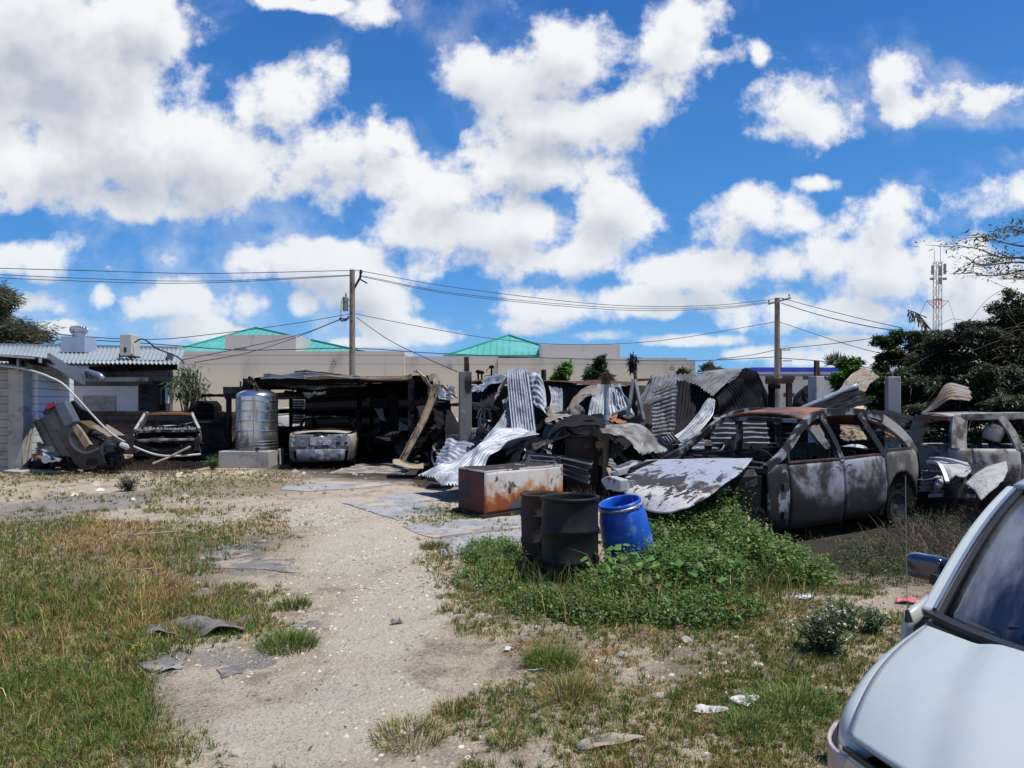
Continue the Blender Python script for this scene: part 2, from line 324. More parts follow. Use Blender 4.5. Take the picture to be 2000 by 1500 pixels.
M['charlt'] = mk('burnt_steel', (.04,.04,.045), .8, .1, spec=.2, layers=[dict(c=SOOT, s=3, lo=.45, hi=.6), dict(c=(.2,.2,.21), s=7, lo=.62, hi=.74), dict(c=RUSTD, s=4, lo=.62, hi=.74)], bump=(20,.5,.02))
M['doorburn'] = mk('scorched_door', (.23,.25,.295), .65, .05, spec=.25, layers=[dict(c=(.030,.026,.025), s=1.7, lo=.39, hi=.58, d=6, r=.66), dict(c=(.30,.30,.31), s=9, lo=.60, hi=.72, k=.5, w=2.5), dict(c=(.16,.085,.05), s=9, lo=.62, hi=.70, st=(1,1,.14), k=.65), dict(c=(.012,.012,.014), ax=2, a=.80, b=.36, n=.6, s=2.2), dict(c=(.02,.02,.02), s=1.7, lo=.62, hi=.75)], bump=(18,.25,.015))
M['burnw'] = mk('scorched_white', (.38,.39,.41), .65, .1, layers=[dict(c=(.05,.05,.055), s=2.3, lo=.47, hi=.58), dict(c=(.3,.3,.31), s=8, lo=.55, hi=.68, k=.7), dict(c=(.42,.25,.12), s=3.2, lo=.66, hi=.76, k=.8)], bump=(18,.3,.02))
M['burnrim'] = mk('scorched_frame', (.21,.225,.25), .65, .05, spec=.25, layers=[dict(c=(.016,.016,.018), s=3.2, lo=.41, hi=.50), dict(c=(.4,.27,.15), s=4, lo=.66, hi=.78, k=.7)], bump=(18,.3,.01))
M['burnq'] = mk('scorched_quarter', (.18,.175,.165), .7, .05, spec=.25, layers=[dict(c=(.07,.064,.06), s=3, lo=.38, hi=.56), dict(c=(.42,.36,.29), s=5, lo=.6, hi=.72, st=(1,1,.3)), dict(c=SOOT, ax=2, a=.85, b=.5, n=.5, s=3)], bump=(18,.3,.015))
M['hoodash'] = mk('ash_flaked_hood', (.56,.535,.50), .6, layers=[dict(c=(.045,.04,.042), ax=2, a=.70, b=.73, n=.95, s=5, d=9, r=.7, w=.8), dict(c=(.30,.335,.39), ax=2, a=.86, b=.89, n=.75, s=4, d=9, r=.7, w=.8), dict(c=(.03,.028,.03), s=3.3, lo=.585, hi=.61, d=9, r=.72, w=1.0), dict(c=(.13,.09,.075), s=5, lo=.60, hi=.64, w=1.), dict(c=(.6,.46,.34), s=3.1, lo=.6, hi=.72, k=.5)], bump=(26,.35,.02))
M['roofrust'] = mk('rusted_roof', (.26,.10,.055), .7, .1, layers=[dict(c=(.09,.05,.045), s=1.8, lo=.42, hi=.62), dict(c=(.40,.17,.09), s=4, lo=.58, hi=.72)], bump=(18,.3,.01))
M['tanburn'] = mk('scorched_tan_paint', (.36,.30,.19), .6, .05, layers=[dict(c=(.36,.355,.34), s=2.4, lo=.48, hi=.62), dict(c=(.2,.15,.10), s=5, lo=.6, hi=.72), dict(c=(.05,.05,.055), ax=2, a=.82, b=.45, n=.7, s=4)], bump=(25,.3,.01))
M['rearburn'] = mk('scorched_rear', (.15,.16,.19), .65, .1, layers=[dict(c=(.40,.41,.44), s=4, lo=.5, hi=.64), dict(c=(.05,.05,.06), s=6, lo=.53, hi=.64), dict(c=SOOT, ax=2, a=.42, b=.2, n=.3, s=4)], bump=(25,.4,.015))
M['brownburn'] = mk('scorched_brown', (.27,.25,.23), .75, .1, layers=[dict(c=(.09,.075,.065), s=2.5, lo=.45, hi=.6), dict(c=(.33,.32,.31), s=3, lo=.58, hi=.7), dict(c=(.2,.1,.05), s=3.4, lo=.62, hi=.74), dict(c=SOOT, ax=2, a=.75, b=.35, n=.6, s=3)], bump=(25,.4,.02))
M['palecar'] = mk('scorched_pale', (.36,.345,.325), .75, .05, spec=.25, layers=[dict(c=(.085,.075,.068), s=2.6, lo=.46, hi=.62), dict(c=(.35,.33,.31), s=6, lo=.6, hi=.7, k=.7), dict(c=(.26,.165,.10), s=4, lo=.60, hi=.72), dict(c=(.17,.08,.04), s=7, lo=.60, hi=.70, st=(1,1,.16), k=.7), dict(c=SOOT, ax=2, a=.7, b=.35, n=.6, s=3)], bump=(25,.3,.02))
M['rust'] = mk('rust', (.085,.048,.036), .9, spec=.2, layers=[dict(c=(.04,.028,.024), s=5, lo=.45, hi=.62), dict(c=(.17,.08,.045), s=9, lo=.6, hi=.72)], bump=(30,.4,.01))
M['orange'] = mk('orange_rust', (.24,.10,.04), .75, layers=[dict(c=(.32,.21,.13), s=4, lo=.55, hi=.7), dict(c=(.12,.06,.04), s=5, lo=.6, hi=.7)], bump=(20,.3,.01))
M['ash'] = mk('ash', (.42,.415,.415), .95, layers=[dict(c=(.32,.32,.33), s=6, lo=.45, hi=.62), dict(c=(.06,.06,.06), s=9, lo=.58, hi=.68)], bump=(25,.9,.04))
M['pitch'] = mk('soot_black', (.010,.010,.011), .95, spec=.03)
M['dark'] = mk('dark_opening', (.01,.01,.012), .6)
M['frzw'] = mk('rusting_freezer_front', (.54,.53,.50), .55, layers=[dict(c=(.42,.19,.06), ax=2, a=.60, b=.30, n=1.25, s=3.0, r=.66), dict(c=(.24,.065,.022), ax=2, a=.40, b=.22, n=1.1, s=4.2, r=.66), dict(c=(.075,.085,.11), s=2.2, lo=.555, hi=.58, r=.66), dict(c=(.34,.14,.05), s=20, lo=.62, hi=.7, k=.5)], bump=(22,.15,.01))
M['frzr'] = mk('rusty_freezer_end', (.12,.035,.022), .75, layers=[dict(c=(.035,.03,.03), s=2.4, lo=.48, hi=.62), dict(c=(.25,.11,.06), s=7, lo=.60, hi=.72)], bump=(25,.3,.01))
M['frzt'] = mk('freezer_top', (.02,.018,.018), .8, layers=[dict(c=(.5,.33,.2), s=3, lo=.6, hi=.68), dict(c=(.2,.07,.03), s=4, lo=.58, hi=.68)], bump=(25,.3,.01))
M['stain'] = mk('stainless', (.62,.61,.59), .2, .95, layers=[dict(c=(.33,.32,.29), s=3, lo=.5, hi=.7, st=(1,1,.25), rg=.32), dict(c=(.10,.085,.06), s=3.5, lo=.56, hi=.72, st=(1,1,.2), rg=.5, k=.85), dict(c=(.12,.11,.09), ax=2, a=.55, b=.1, n=.7, s=5, rg=.5, k=.75)], bump=(3.5,.12,.05))
M['drumk'] = mk('black_plastic', (.009,.0095,.010), .5, spec=.25, layers=[dict(c=(.018,.018,.018), s=3, lo=.45, hi=.7, st=(1,1,.4), rg=.75), dict(c=(.05,.05,.047), s=9, lo=.62, hi=.74, rg=.85, st=(1,1,.3), k=.6)], bump=(20,.1,.01))
M['drumr'] = mk('rusty_drum', (.055,.03,.024), .85, layers=[dict(c=(.035,.024,.022), s=3, lo=.45, hi=.62), dict(c=(.16,.075,.045), s=7, lo=.6, hi=.73)], bump=(30,.3,.01))
M['drumb'] = mk('blue_plastic', (.01,.075,.42), .38, layers=[dict(c=(.015,.12,.55), s=2.2, lo=.45, hi=.65), dict(c=(.20,.34,.62), s=3.2, lo=.57, hi=.70, k=.65, rg=.7), dict(c=(.3,.4,.6), s=11, lo=.63, hi=.72, k=.5, rg=.8)], bump=(14,.08,.02))
M['ring'] = mk('dull_steel', (.4,.43,.47), .45, .7, layers=[dict(c=(.15,.12,.1), s=12, lo=.58, hi=.7)])
M['tan'] = mk('tan_wall', (.50,.465,.42), .9, lines=(1.0,.11,(.32,.295,.265),2), layers=[dict(c=(.58,.53,.40), ax=2, a=6.6, b=4.6, n=.6, s=.2), dict(c=(.24,.22,.2), s=.35, lo=.5, hi=.75, k=.5, st=(1,1,.25)), dict(c=(.2,.18,.17), s=1.6, lo=.62, hi=.8, k=.5, st=(1,1,.12))])
M['tanplain'] = mk('tan_parapet', (.47,.44,.415), .9, layers=[dict(c=(.2,.18,.17), s=.7, lo=.55, hi=.75, k=.6, st=(1,1,.3))])
M['green'] = mk('green_roof_sheet', (.085,.34,.30), .55, 0, lines=(.8,.16,(.05,.23,.20),0), layers=[dict(c=(.11,.38,.34), s=.3, lo=.45, hi=.65)])
M['greentrim'] = mk('green_trim', (.03,.30,.25), .5)
M['blue'] = mk('blue_fascia', (.01,.05,.42), .45, layers=[dict(c=(.02,.07,.5), s=.4, lo=.45, hi=.65)])
M['white'] = mk('white_wall', (.5,.51,.5), .8, layers=[dict(c=(.48,.49,.48), s=.4, lo=.5, hi=.7)])
M['winglass'] = mk('dark_window', (.02,.025,.035), .15, spec=.6)
M['pole'] = mk('concrete_pole', (.21,.18,.155), .9, layers=[dict(c=(.125,.105,.09), s=1.2, lo=.45, hi=.7), dict(c=(.24,.215,.19), s=5, lo=.6, hi=.75)], bump=(12,.3,.02))
M['steel'] = mk('grey_steel', (.22,.235,.25), .5, .5, layers=[dict(c=(.12,.12,.13), s=4, lo=.5, hi=.7)])
M['wire'] = mk('cable', (.02,.022,.025), .6)
M['red'] = mk('red_lattice', (.4,.05,.04), .6)
M['lattice'] = mk('white_lattice', (.5,.5,.5), .6)
M['acbox'] = mk('beige_casing', (.5,.48,.42), .6, layers=[dict(c=(.36,.34,.3), s=2, lo=.5, hi=.7), dict(c=(.1,.08,.06), s=5, lo=.64, hi=.75)])
M['plinth'] = mk('lilac_plinth', (.33,.37,.5), .7, layers=[dict(c=(.28,.31,.42), s=1.4, lo=.45, hi=.7)])
M['duct'] = mk('duct_steel', (.24,.28,.34), .4, .55, layers=[dict(c=(.08,.08,.09), s=2, lo=.5, hi=.68)])
M['wood'] = mk('weathered_wood', (.27,.22,.165), .85, layers=[dict(c=(.14,.11,.085), s=6, lo=.45, hi=.65, st=(1,1,.1)), dict(c=(.03,.025,.02), s=2, lo=.6, hi=.72)], bump=(30,.4,.01))
M['woodburn'] = mk('burnt_wood', (.2,.16,.12), .9, layers=[dict(c=(.02,.02,.02), ax=2, a=1.9, b=2.3, n=.4, s=4), dict(c=(.05,.04,.03), s=4, lo=.5, hi=.65, st=(1,1,.3))], bump=(30,.4,.01))
M['ochre'] = mk('ochre_board', (.085,.055,.018), .7, layers=[dict(c=(.09,.06,.03), s=2, lo=.5, hi=.7)])
M['pvc'] = mk('white_pipe', (.42,.43,.44), .5, layers=[dict(c=(.35,.34,.32), s=5, lo=.5, hi=.7)])
M['truck'] = mk('dark_grey_paint', (.028,.031,.038), .42, .2, layers=[dict(c=(.05,.054,.062), s=2, lo=.48, hi=.7), dict(c=(.02,.02,.022), s=1.2, lo=.55, hi=.7, rg=.7), dict(c=(.12,.11,.10), s=14, lo=.6, hi=.75, rg=.8, k=.5)], coat=.3)
M['truckl'] = mk('grey_bumper', (.10,.12,.145), .4, .4, layers=[dict(c=(.1,.11,.12), s=3, lo=.5, hi=.7)])
M['taillight'] = mk('red_lens', (.16,.008,.02), .2, layers=[dict(c=(.1,.01,.02), s=8, lo=.5, hi=.65)])
M['paint'] = mk('pale_silver_paint', (.40,.45,.45), .5, .1, layers=[dict(c=(.46,.495,.475), s=1.1, lo=.42, hi=.66, rg=.42), dict(c=(.42,.49,.53), s=.9, lo=.6, hi=.75, rg=.3), dict(c=(.5,.5,.46), s=60, lo=.58, hi=.70, k=.5), dict(c=(.30,.30,.27), s=7, lo=.62, hi=.8, k=.3)], coat=.15, spec=.5)
M['trim'] = mk('black_trim', (.015,.016,.018), .45)
M['mirror'] = mk('gloss_navy', (.012,.02,.045), .15, coat=1., spec=.6)
M['chrome'] = mk('bright_strip', (.5,.55,.6), .25, .8)
M['lens'] = mk('hazed_lens', (.42,.38,.28), .2, layers=[dict(c=(.5,.48,.42), s=5, lo=.45, hi=.65, rg=.45)], coat=1.)
M['lenspink'] = mk('hazed_amber_lens', (.42,.30,.28), .25, layers=[dict(c=(.5,.42,.40), s=7, lo=.45, hi=.6)], coat=1.)
M['cloth'] = mk('dirty_cloth', (.16,.15,.14), .95, layers=[dict(c=(.06,.055,.055), s=9, lo=.45, hi=.65), dict(c=(.35,.31,.25), s=6, lo=.6, hi=.7)], bump=(60,.5,.01))
M['paper'] = mk('dirty_white_plastic', (.5,.5,.48), .6, layers=[dict(c=(.38,.36,.33), s=9, lo=.5, hi=.7)])
M['pink'] = mk('faded_red_plastic', (.46,.10,.11), .55, layers=[dict(c=(.55,.3,.28), s=12, lo=.5, hi=.66)])
M['stone'] = mk('limestone', (.34,.31,.26), .9, layers=[dict(c=(.2,.185,.165), s=5, lo=.5, hi=.7)], bump=(20,.5,.02))
M['leaf'] = mk('leaf', (.1,.2,.05), .5, attr=True, transl=.35, spec=.35)
M['blade'] = mk('grass_blade', (.1,.2,.05), .7, attr=True, transl=.2, spec=.2)
M['bark'] = mk('bark', (.11,.085,.065), .9, layers=[dict(c=(.05,.04,.03), s=8, lo=.45, hi=.65)], bump=(25,.6,.02))
M['twig'] = mk('dry_twig', (.16,.115,.075), .9, attr=True)
M['strut'] = mk('burnt_strut', (.22,.15,.11), .9, layers=[dict(c=(.015,.014,.014), s=4, lo=.46, hi=.54, st=(1,1,.4))], bump=(25,.5,.02))
M['tint'] = mk('tinted_glass', (.008,.010,.014), .04, spec=.6, layers=[dict(c=(.17,.18,.19), s=2.6, lo=.48, hi=.74, st=(.25,1.6,.25), rg=.3)])  # pale streaks painted into the glass colour as stretched cloud reflections
# ---------------------------------------------------------------- ground
def gell(cx, cy, rx, ry):
    """an ellipse on the ground from its place in the frame"""
    c = G(cx, cy); a = G(cx, cy-ry); b = G(cx, cy+ry); return (c.x, (a.y+b.y)/2, rx/F*c.y, (a.y-b.y)/2)
m = bpy.data.materials.new('soil'); m.use_nodes = True; t = NT(m.node_tree); t.n.clear()
out = t.new('ShaderNodeOutputMaterial'); bs = t.new('ShaderNodeBsdfPrincipled'); tcn = t.new('ShaderNodeTexCoord'); gco = tcn.outputs['Object']
n_big = t.noise(gco, .55, 6, .62); n_mid = t.noise(gco, 2.6, 7, .66, .4); n_fine = t.noise(gco, 24, 6, .7); n_peb = t.noise(gco, 60, 4, .75)
vor = t.new('ShaderNodeTexVoronoi'); t.put(vor.inputs['Vector'], gco); vor.inputs['Scale'].default_value = 34
def gmask(items, a=1.25, b=.55, amp=1.2, k=.3):
    q = t.vmath('ADD', gco, t.vmath('MULTIPLY', t.vmath('SUBTRACT', n_mid.outputs['Color'], (.5,.5,.5)), (1.1, 1.1, 0)))
    mm = t.blobs(t.vmath('MULTIPLY', q, (1,1,0)), items, k)
    mm = t.math('ADD', mm, t.math('MULTIPLY', t.math('SUBTRACT', n_big.outputs[0], .5), amp))
    return t.smooth(mm, a, b)
c = t.mix(t.smooth(n_big.outputs[0], .38, .62), (.48,.38,.275), (.54,.45,.345))
c = t.mix(t.math('MULTIPLY', t.smooth(n_mid.outputs[0], .48, .64), .8), c, (.25,.195,.14))
# worn wheel track of pale crushed limestone up the middle
track = gmask([gell(760,1210,110,110), gell(720,1400,150,100), gell(730,1070,130,60), gell(640,1000,110,30), gell(560,1450,200,60)])
c = t.mix(t.math('MULTIPLY', track, .75), c, (.60,.525,.415))
# grey old concrete/asphalt showing through on the left
asph = gmask([gell(90,995,140,34), gell(20,1020,90,24), gell(430,1085,80,22), gell(500,1110,70,20), gell(420,1190,60,16), gell(460,1300,50,26), gell(330,1290,70,20), gell(280,1330,60,20), gell(600,1225,40,12), gell(180,985,110,18), gell(370,1070,70,18)], 1.15, .6, 1.)
c = t.mix(t.math('MULTIPLY', asph, .85), c, t.mix(t.smooth(n_mid.outputs[0], .42, .62), (.20,.195,.19), (.30,.28,.25)))
# dark soil under the grass
soil = gmask([gell(60,1180,330,150), gell(250,1180,160,80), gell(120,1420,260,90), gell(420,1060,160,24), gell(1250,1170,360,90), gell(1450,1290,220,60), gell(1500,1400,140,70), gell(420,955,190,22), gell(80,932,150,10), gell(1700,1110,160,50), gell(1070,1280,100,50)], 1.3, .4, 1.3)
c = t.mix(t.math('MULTIPLY', soil, .55), c, (.145,.115,.07))
# soot and ash round the burnt wrecks; SUV patches also paint its shadow
soot_shade = gmask([gell(650,905,170,16), gell(780,890,120,10), gell(320,905,120,12), gell(160,912,100,10), gell(1000,900,200,16), gell(1560,1068,230,34), gell(1700,1050,220,36), gell(1420,1060,150,30), gell(1620,1078,280,48), gell(1800,1050,160,40), gell(1900,1010,130,40), gell(1130,960,120,24), gell(860,940,60,14), (-3.5,24.5,6.,4.6), (2,20,9,5), (8,16,7,4), (9,20,9,7), (4,14,5,2.5), (7,26,7,9), (12,18,6,6)], 1.2, .6, .7)
c = t.mix(t.math('MULTIPLY', soot_shade, .95), c, t.mix(t.smooth(n_fine.outputs[0], .54, .70), (.022,.020,.019), (.13,.12,.115)))
c = t.mix(t.math('MULTIPLY', t.smooth(n_fine.outputs[0], .54, .70), .5), c, t.mix(soot_shade, (.16,.125,.095), (.05,.045,.042)))
clean = t.math('SUBTRACT', 1., t.math('MULTIPLY', soot_shade, .9))  # ground outside both the soot and the painted SUV shadow
c = t.mix(t.math('MULTIPLY', t.math('MULTIPLY', t.smooth(n_peb.outputs[0], .54, .64), .75), clean), c, (.60,.53,.43))
c = t.mix(t.math('MULTIPLY', t.smooth(n_peb.outputs[0], .46, .36), .7), c, (.12,.095,.07))
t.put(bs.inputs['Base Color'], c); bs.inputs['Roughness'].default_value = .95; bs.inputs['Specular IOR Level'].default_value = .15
hh = t.math('ADD', t.math('MULTIPLY', n_fine.outputs[0], .8), t.math('ADD', t.math('MULTIPLY', n_peb.outputs[0], .35), t.math('MULTIPLY', n_mid.outputs[0], 2.)))
bp = t.new('ShaderNodeBump'); bp.inputs['Strength'].default_value = .9; bp.inputs['Distance'].default_value = .07; t.l.new(hh, bp.inputs['Height']); t.l.new(bp.outputs[0], bs.inputs['Normal'])
t.l.new(bs.outputs[0], out.inputs[0]); M['soil'] = m
me = bpy.data.meshes.new('ground')
gv = []; gf = []
rs = [0]+[.6*1.13**i for i in range(64)]
na = 96
for r_ in rs[1:]:
    for k in range(na):
        a = 2*math.pi*k/na; x, y = r_*math.cos(a), r_*math.sin(a)
        z = .05*(float(fbm(x+50, y+50, .5, 3))-.5) if 1 < r_ < 25 else 0
        gv.append((x, y, z-.002))
gv.append((0, 0, 0))
for i in range(len(rs)-2):
    for k in range(na): gf.append((i*na+k, i*na+(k+1) % na, (i+1)*na+(k+1) % na, (i+1)*na+k))
for k in range(na): gf.append((k, (k+1) % na, len(gv)-1)[::-1])
me.from_pydata(gv, [], [tuple(f[::-1]) for f in gf]); me.polygons.foreach_set('use_smooth', [True]*len(me.polygons))
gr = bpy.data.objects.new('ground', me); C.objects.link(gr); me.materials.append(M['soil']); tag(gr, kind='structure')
gr.data.flip_normals() if gr.data.polygons[10].normal.z < 0 else None
# old concrete paving slabs let into the yard
def slab(pts, mat='slab', h=.02, name='pavement'):
    q = [G(x, y) for x, y in pts]; mb = MB(); pp = []
    for i, a in enumerate(q):
        b_ = q[(i+1) % len(q)]; k = max(2, int((b_-a).length/.15))
        for j in range(k):
            p = a.lerp(b_, j/k); pp.append(p+Vector((random.gauss(0,.012), random.gauss(0,.012), 0)))
    mb.prism(pp, -.08, h); return tag(mb.build(name, M[mat]), kind='structure')
slab([(548,957),(560,948),(640,945),(755,942),(768,947),(700,954),(600,960)], h=.010)
slab([(672,983),(800,962),(895,964),(893,975),(820,980),(888,1003),(780,1018)], h=.010)
slab([(784,1029),(880,1017),(1018,1008),(1030,1030),(900,1045),(842,1052)], h=.012)
slab([(842,1056),(900,1049),(1030,1034),(1035,1055),(975,1064),(930,1080),(866,1086)], h=.010)
slab([(690,908),(780,904),(800,918),(780,926),(700,926),(640,926)], 'slabd', h=.02)
# ---------------------------------------------------------------- far buildings
YB = 80.
def zat(py, Y): return H-(py-HY)/F*Y
def xat(px, Y): return (px-CX)/F*Y
b = thing('warehouse', 'long tan panelled warehouse with green hipped roofs behind the burnt yard', 'building', (-10, YB+20, 0), kind='thing')
def far_box(name, px0, px1, pytop, Y, depth, mat, parent, z0=0):
    mb = MB(); x0, x1 = xat(px0, Y), xat(px1, Y); z1 = zat(pytop, Y)
    mb.box(((x0+x1)/2, Y+depth/2, (z0+z1)/2), (x1-x0, depth, z1-z0)); return mb.build(name, M[mat], parent, world=True)
far_box('wall', 290, 790, 686, YB, 26, 'tan', b); far_box('wall', 790.3, 972, 696, YB+.4, 30, 'tan', b); far_box('wall', 972.3, 1342, 699, YB+.1, 30, 'tan', b); far_box('wall', 1342.2, 1358, 703, YB+.3, 28, 'tan', b)
far_box('parapet', 440, 578, 654, YB+3, 6, 'tanplain', b, 6.5); far_box('parapet', 1055, 1211, 673, YB+3, 6, 'tanplain', b, 6)
def hip(px0, px1, peak_px0, peak_px1, pye, pyp, Y0, Y1, ribs=True):
    za, zb = zat(pye, Y0), zat(pyp, (Y0+Y1)/2); Ym = (Y0+Y1)/2
    a, b_, c_, d = Vector((xat(px0,Y0),Y0,za)), Vector((xat(px1,Y0),Y0,za)), Vector((xat(px1,Y0),Y1,za)), Vector((xat(px0,Y0),Y1,za))
    e, f = Vector((xat(peak_px0,Ym),Ym,zb)), Vector((xat(peak_px1,Ym),Ym,zb))
    mb = MB().add([a,b_,c_,d,e,f], [(0,1,5,4),(1,2,5),(2,3,4,5),(3,0,4)]); r_ = mb.build('roof', M['green'], b, world=True)
    mt = MB()
    for p_, q_ in ((a,e),(b_,f),(e,f),(a,b_)):
        if (p_-q_).length > .1: mt.beam([p_+Vector((0,0,.05)), q_+Vector((0,0,.05))], .35, .25)
    o = mt.build('ridge_trim', M['greentrim'], b, world=True); o.parent = r_; return r_
hip(322, 722, 497, 500, 690, 641, YB+6, YB+26); hip(868, 1120, 992, 996, 696, 656, YB+6, YB+24)
for px_, py_ in ((652,708), (878,716), (1313,719)):
    mb = MB(); p = P(px_, py_, YB-.12); mb.box(p, (.55,.22,.3), taper=.9).box(p+Vector((0,.02,-.17)), (.5,.18,.05)).tube([p+Vector((0,.1,.15)), p+Vector((0,.1,.5))], .03)
    mb.build('wall_lamp', M['steel'], b, world=True)
    mb = MB().box(p+Vector((0,-.112,-.02)), (.4,.01,.18)); mb.build('lamp_lens', M['ring'], b, world=True)
mb = MB(); mb.box(P(470, 681, YB+2.95), (1.4,.1,.14)); mb.build('parapet_vent', M['steel'], b, world=True)
# blue and white building on the right
Yb = 68.; bb = thing('blue_building', 'white two storey building with a deep blue roof band beyond the right poles', 'building', (24, Yb+6, 0), kind='thing')
def bx(px0, px1, py0, py1, Y, d, mat, name, par=bb, dy=0):
    mb = MB(); x0, x1, z0, z1 = xat(px0,Y), xat(px1,Y), zat(py1,Y), zat(py0,Y); mb.box(((x0+x1)/2, Y+dy+d/2, (z0+z1)/2), (x1-x0, d, z1-z0)); return mb.build(name, M[mat], par, world=True)
bx(1475,1652,731,822,Yb,14,'white','wall'); bx(1468,1658,717.5,726,Yb-1,16,'blue','roof_band'); bx(1469,1657,726.1,731,Yb-.8,15.6,'white','fascia'); bx(1468,1658,731.1,733,Yb-.7,15,'blue','soffit_band')
for x0, x1, y0, y1 in ((1495,1514,735,742),(1528,1552,735,742),(1568,1578,735,741.5),(1507,1514,768,776),(1530,1552,768,776),(1568,1580,768,776),(1590,1604,768,776),(1600,1616,735,741.5)):
    f_ = bx(x0,x1,y0,y1,Yb,.12,'winglass','window',dy=-.06)
mb = MB(); mb.box(P(1560,790,Yb-.05),(8,.1,.12)); mb.build('string_course', M['ring'], bb, world=True)
# lattice mast
Ym = 95.; mz0, mz1 = 0, zat(512, Ym); mx = xat(1831, Ym)
mt = thing('antenna_mast', 'red and white lattice antenna mast rising behind the dark trees', 'antenna mast', (mx, Ym, 0))
hw = .36
def mast_seg(z0, z1, mat, name):
    mb = MB()
    for sx, sy in ((-1,-1),(1,-1),(1,1),(-1,1)): mb.beam([(sx*hw,sy*hw,z0),(sx*hw,sy*hw,z1)], .075, .075)
    z = z0; k = 0
    while z < z1-.1:
        ze = min(z+1.1, z1)
        for (a, b_) in (((-1,-1),(1,-1)),((1,-1),(1,1)),((1,1),(-1,1)),((-1,1),(-1,-1))):
            if k % 2: a, b_ = b_, a
            mb.beam([(a[0]*hw,a[1]*hw,z),(b_[0]*hw,b_[1]*hw,ze)], .045, .045); mb.beam([(a[0]*hw,a[1]*hw,ze),(b_[0]*hw,b_[1]*hw,ze)], .04, .04)
        z = ze; k += 1
    return mb.build(name, M[mat], mt)
zr0, zr1 = zat(603,Ym), zat(584,Ym)
mast_seg(0, zr0, 'lattice', 'lattice_section'); mast_seg(zr0, zr1, 'red', 'lattice_section'); mast_seg(zr1, mz1, 'lattice', 'lattice_section')
for dx, zc, hh_ in ((-1.0, zat(529,Ym), 1.2), (.05, zat(530,Ym), 1.2), (.62, zat(527,Ym), 1.4), (.05, zat(550,Ym), .9)):
    mb = MB(); mb.box((dx, -.6, zc), (.28,.2,hh_)).beam([(dx,-.5,zc),(dx*.4,0,zc)], .06, .06); mb.build('panel_antenna', M['steel'], mt)
for s in (-1, 1):
    mb = MB(); mb.box((s*.85,-.2,zat(548,Ym)+.2), (.4,.3,.3)); mb.beam([(s*.85,0,zat(548,Ym)+.2),(s*.4,0,zat(548,Ym)+.2)], .06,.06); mb.build('radio_unit', M['steel'], mt)
    mb = MB(); za = zat(587,Ym); mb.beam([(s*.4,0,za),(s*1.45,0,za-.05)],.06,.06).beam([(s*.4,0,zat(602,Ym)),(s*1.45,0,za-.05)],.06,.06).beam([(s*.4,.1,za-.5),(s*1.0,0,za-.1)],.05,.05); mb.build('outrigger', M['red'], mt)
    mb = MB(); mb.tube([(s*.4,0,mz1),(s*.4,0,mz1+(2.1 if s>0 else 1.6))], .04); mb.build('whip_antenna', M['lattice'], mt)
    mb = MB(); mb.tube([(s*1.45,0,za),(s*8,2,0)], .025,4); mb.build('guy_wire', M['wire'], mt)
# ---------------------------------------------------------------- poles and wires
def pole(px, pyt, Y, r0, r1, label, kind_):
    z1 = zat(pyt, Y); x = xat(px, Y); o = thing('utility_pole', label, 'utility pole', (x, Y, 0), group='utility poles')
    mb = MB(); mb.lathe([(r1,0),(r0,z1)], 16, cap1=True); mb.build('post', M['pole'], o)
    return o, z1
o, z1 = pole(688, 527, 45, .165, .215, 'square-topped concrete utility pole with a grey transformer, tallest in the photo', 0)
mb = MB()
for py_ in (556, 612, 629, 680): mb.box((.0,-.2,zat(py_,45)), (.09,.06,.09))
mb.build('bolt_plate', M['trim'], o)
zt = zat(594,45); mb = MB(); mb.lathe([(.0,-.44),(.17,-.44),(.18,-.38),(.18,.38),(.16,.44),(.0,.46)], 16, Matrix.Translation((-.42,-.05,zt))); tr = mb.build('transformer', M['steel'], o, smooth=False)
mb = MB(); mb.tube([(-.40,-.05,zt+.44),(-.38,-.05,zt+.72)], [.05,.03]); q = mb.build('bushing', M['trim'], o); q.parent = tr
mb = MB(); mb.beam([(-.26,-.05,zt+.25),(-.1,0,zt+.25)],.06,.06).beam([(-.26,-.05,zt-.12),(-.1,0,zt-.12)],.06,.06); mb.build('transformer_bracket', M['steel'], o)
mb = MB(); mb.beam([(.1,0,z1-1.2),(.5,0,z1-.5),(.55,0,z1-.05)],.12,.12).lathe([(.03,0),(.14,.06),(.05,.12),(.14,.18),(.05,.25)],10,Matrix.Translation((.55,0,z1-.25))).beam([(.5,0,z1-.6),(.95,0,z1-.85)],.09,.09); mb.build('insulator_arm', M['trim'], o)
mb = MB(); mb.tube([(-.2,-.1,zat(622,45)),(-.5,-.2,zat(624,45)),(-.75,-.2,zat(622,45)),(-.65,-.2,zat(627,45)),(-.35,-.15,zat(626,45)),(-.2,-.1,zat(618,45))],.05,5,18).tube([(-.58,-.1,zt+.35),(-.68,-.1,zt),(-.70,-.1,zat(622,45))],.02,4,10); mb.build('cable_loop', M['wire'], o)
o, z1b = pole(1518, 582, 55, .19, .24, 'slim concrete utility pole with a tilted crossarm in front of the blue building', 1)
mb = MB(); zc = zat(589,55); mb.beam([(-.75,-.2,zc-.22),(.95,-.2,zc+.25)],.14,.14)
for x_, z_ in ((-.72,zc-.1),(.85,zc+.35)): mb.lathe([(.03,0),(.09,.05),(.04,.1),(.09,.15),(.03,.22)],8,Matrix.Translation((x_,-.2,z_)))
mb.build('crossarm', M['steel'], o)
o, z1c = pole(1524.5, 680, 105, .17, .2, 'thin distant utility pole just right of the crossarm pole', 2)
mb = MB(); mb.beam([(-.1,-.25,zat(684,105)),(1.3,-.25,zat(684,105))],.14,.14).beam([(.2,-.25,zat(705,105)),(1.6,-.25,zat(705,105))],.14,.14)
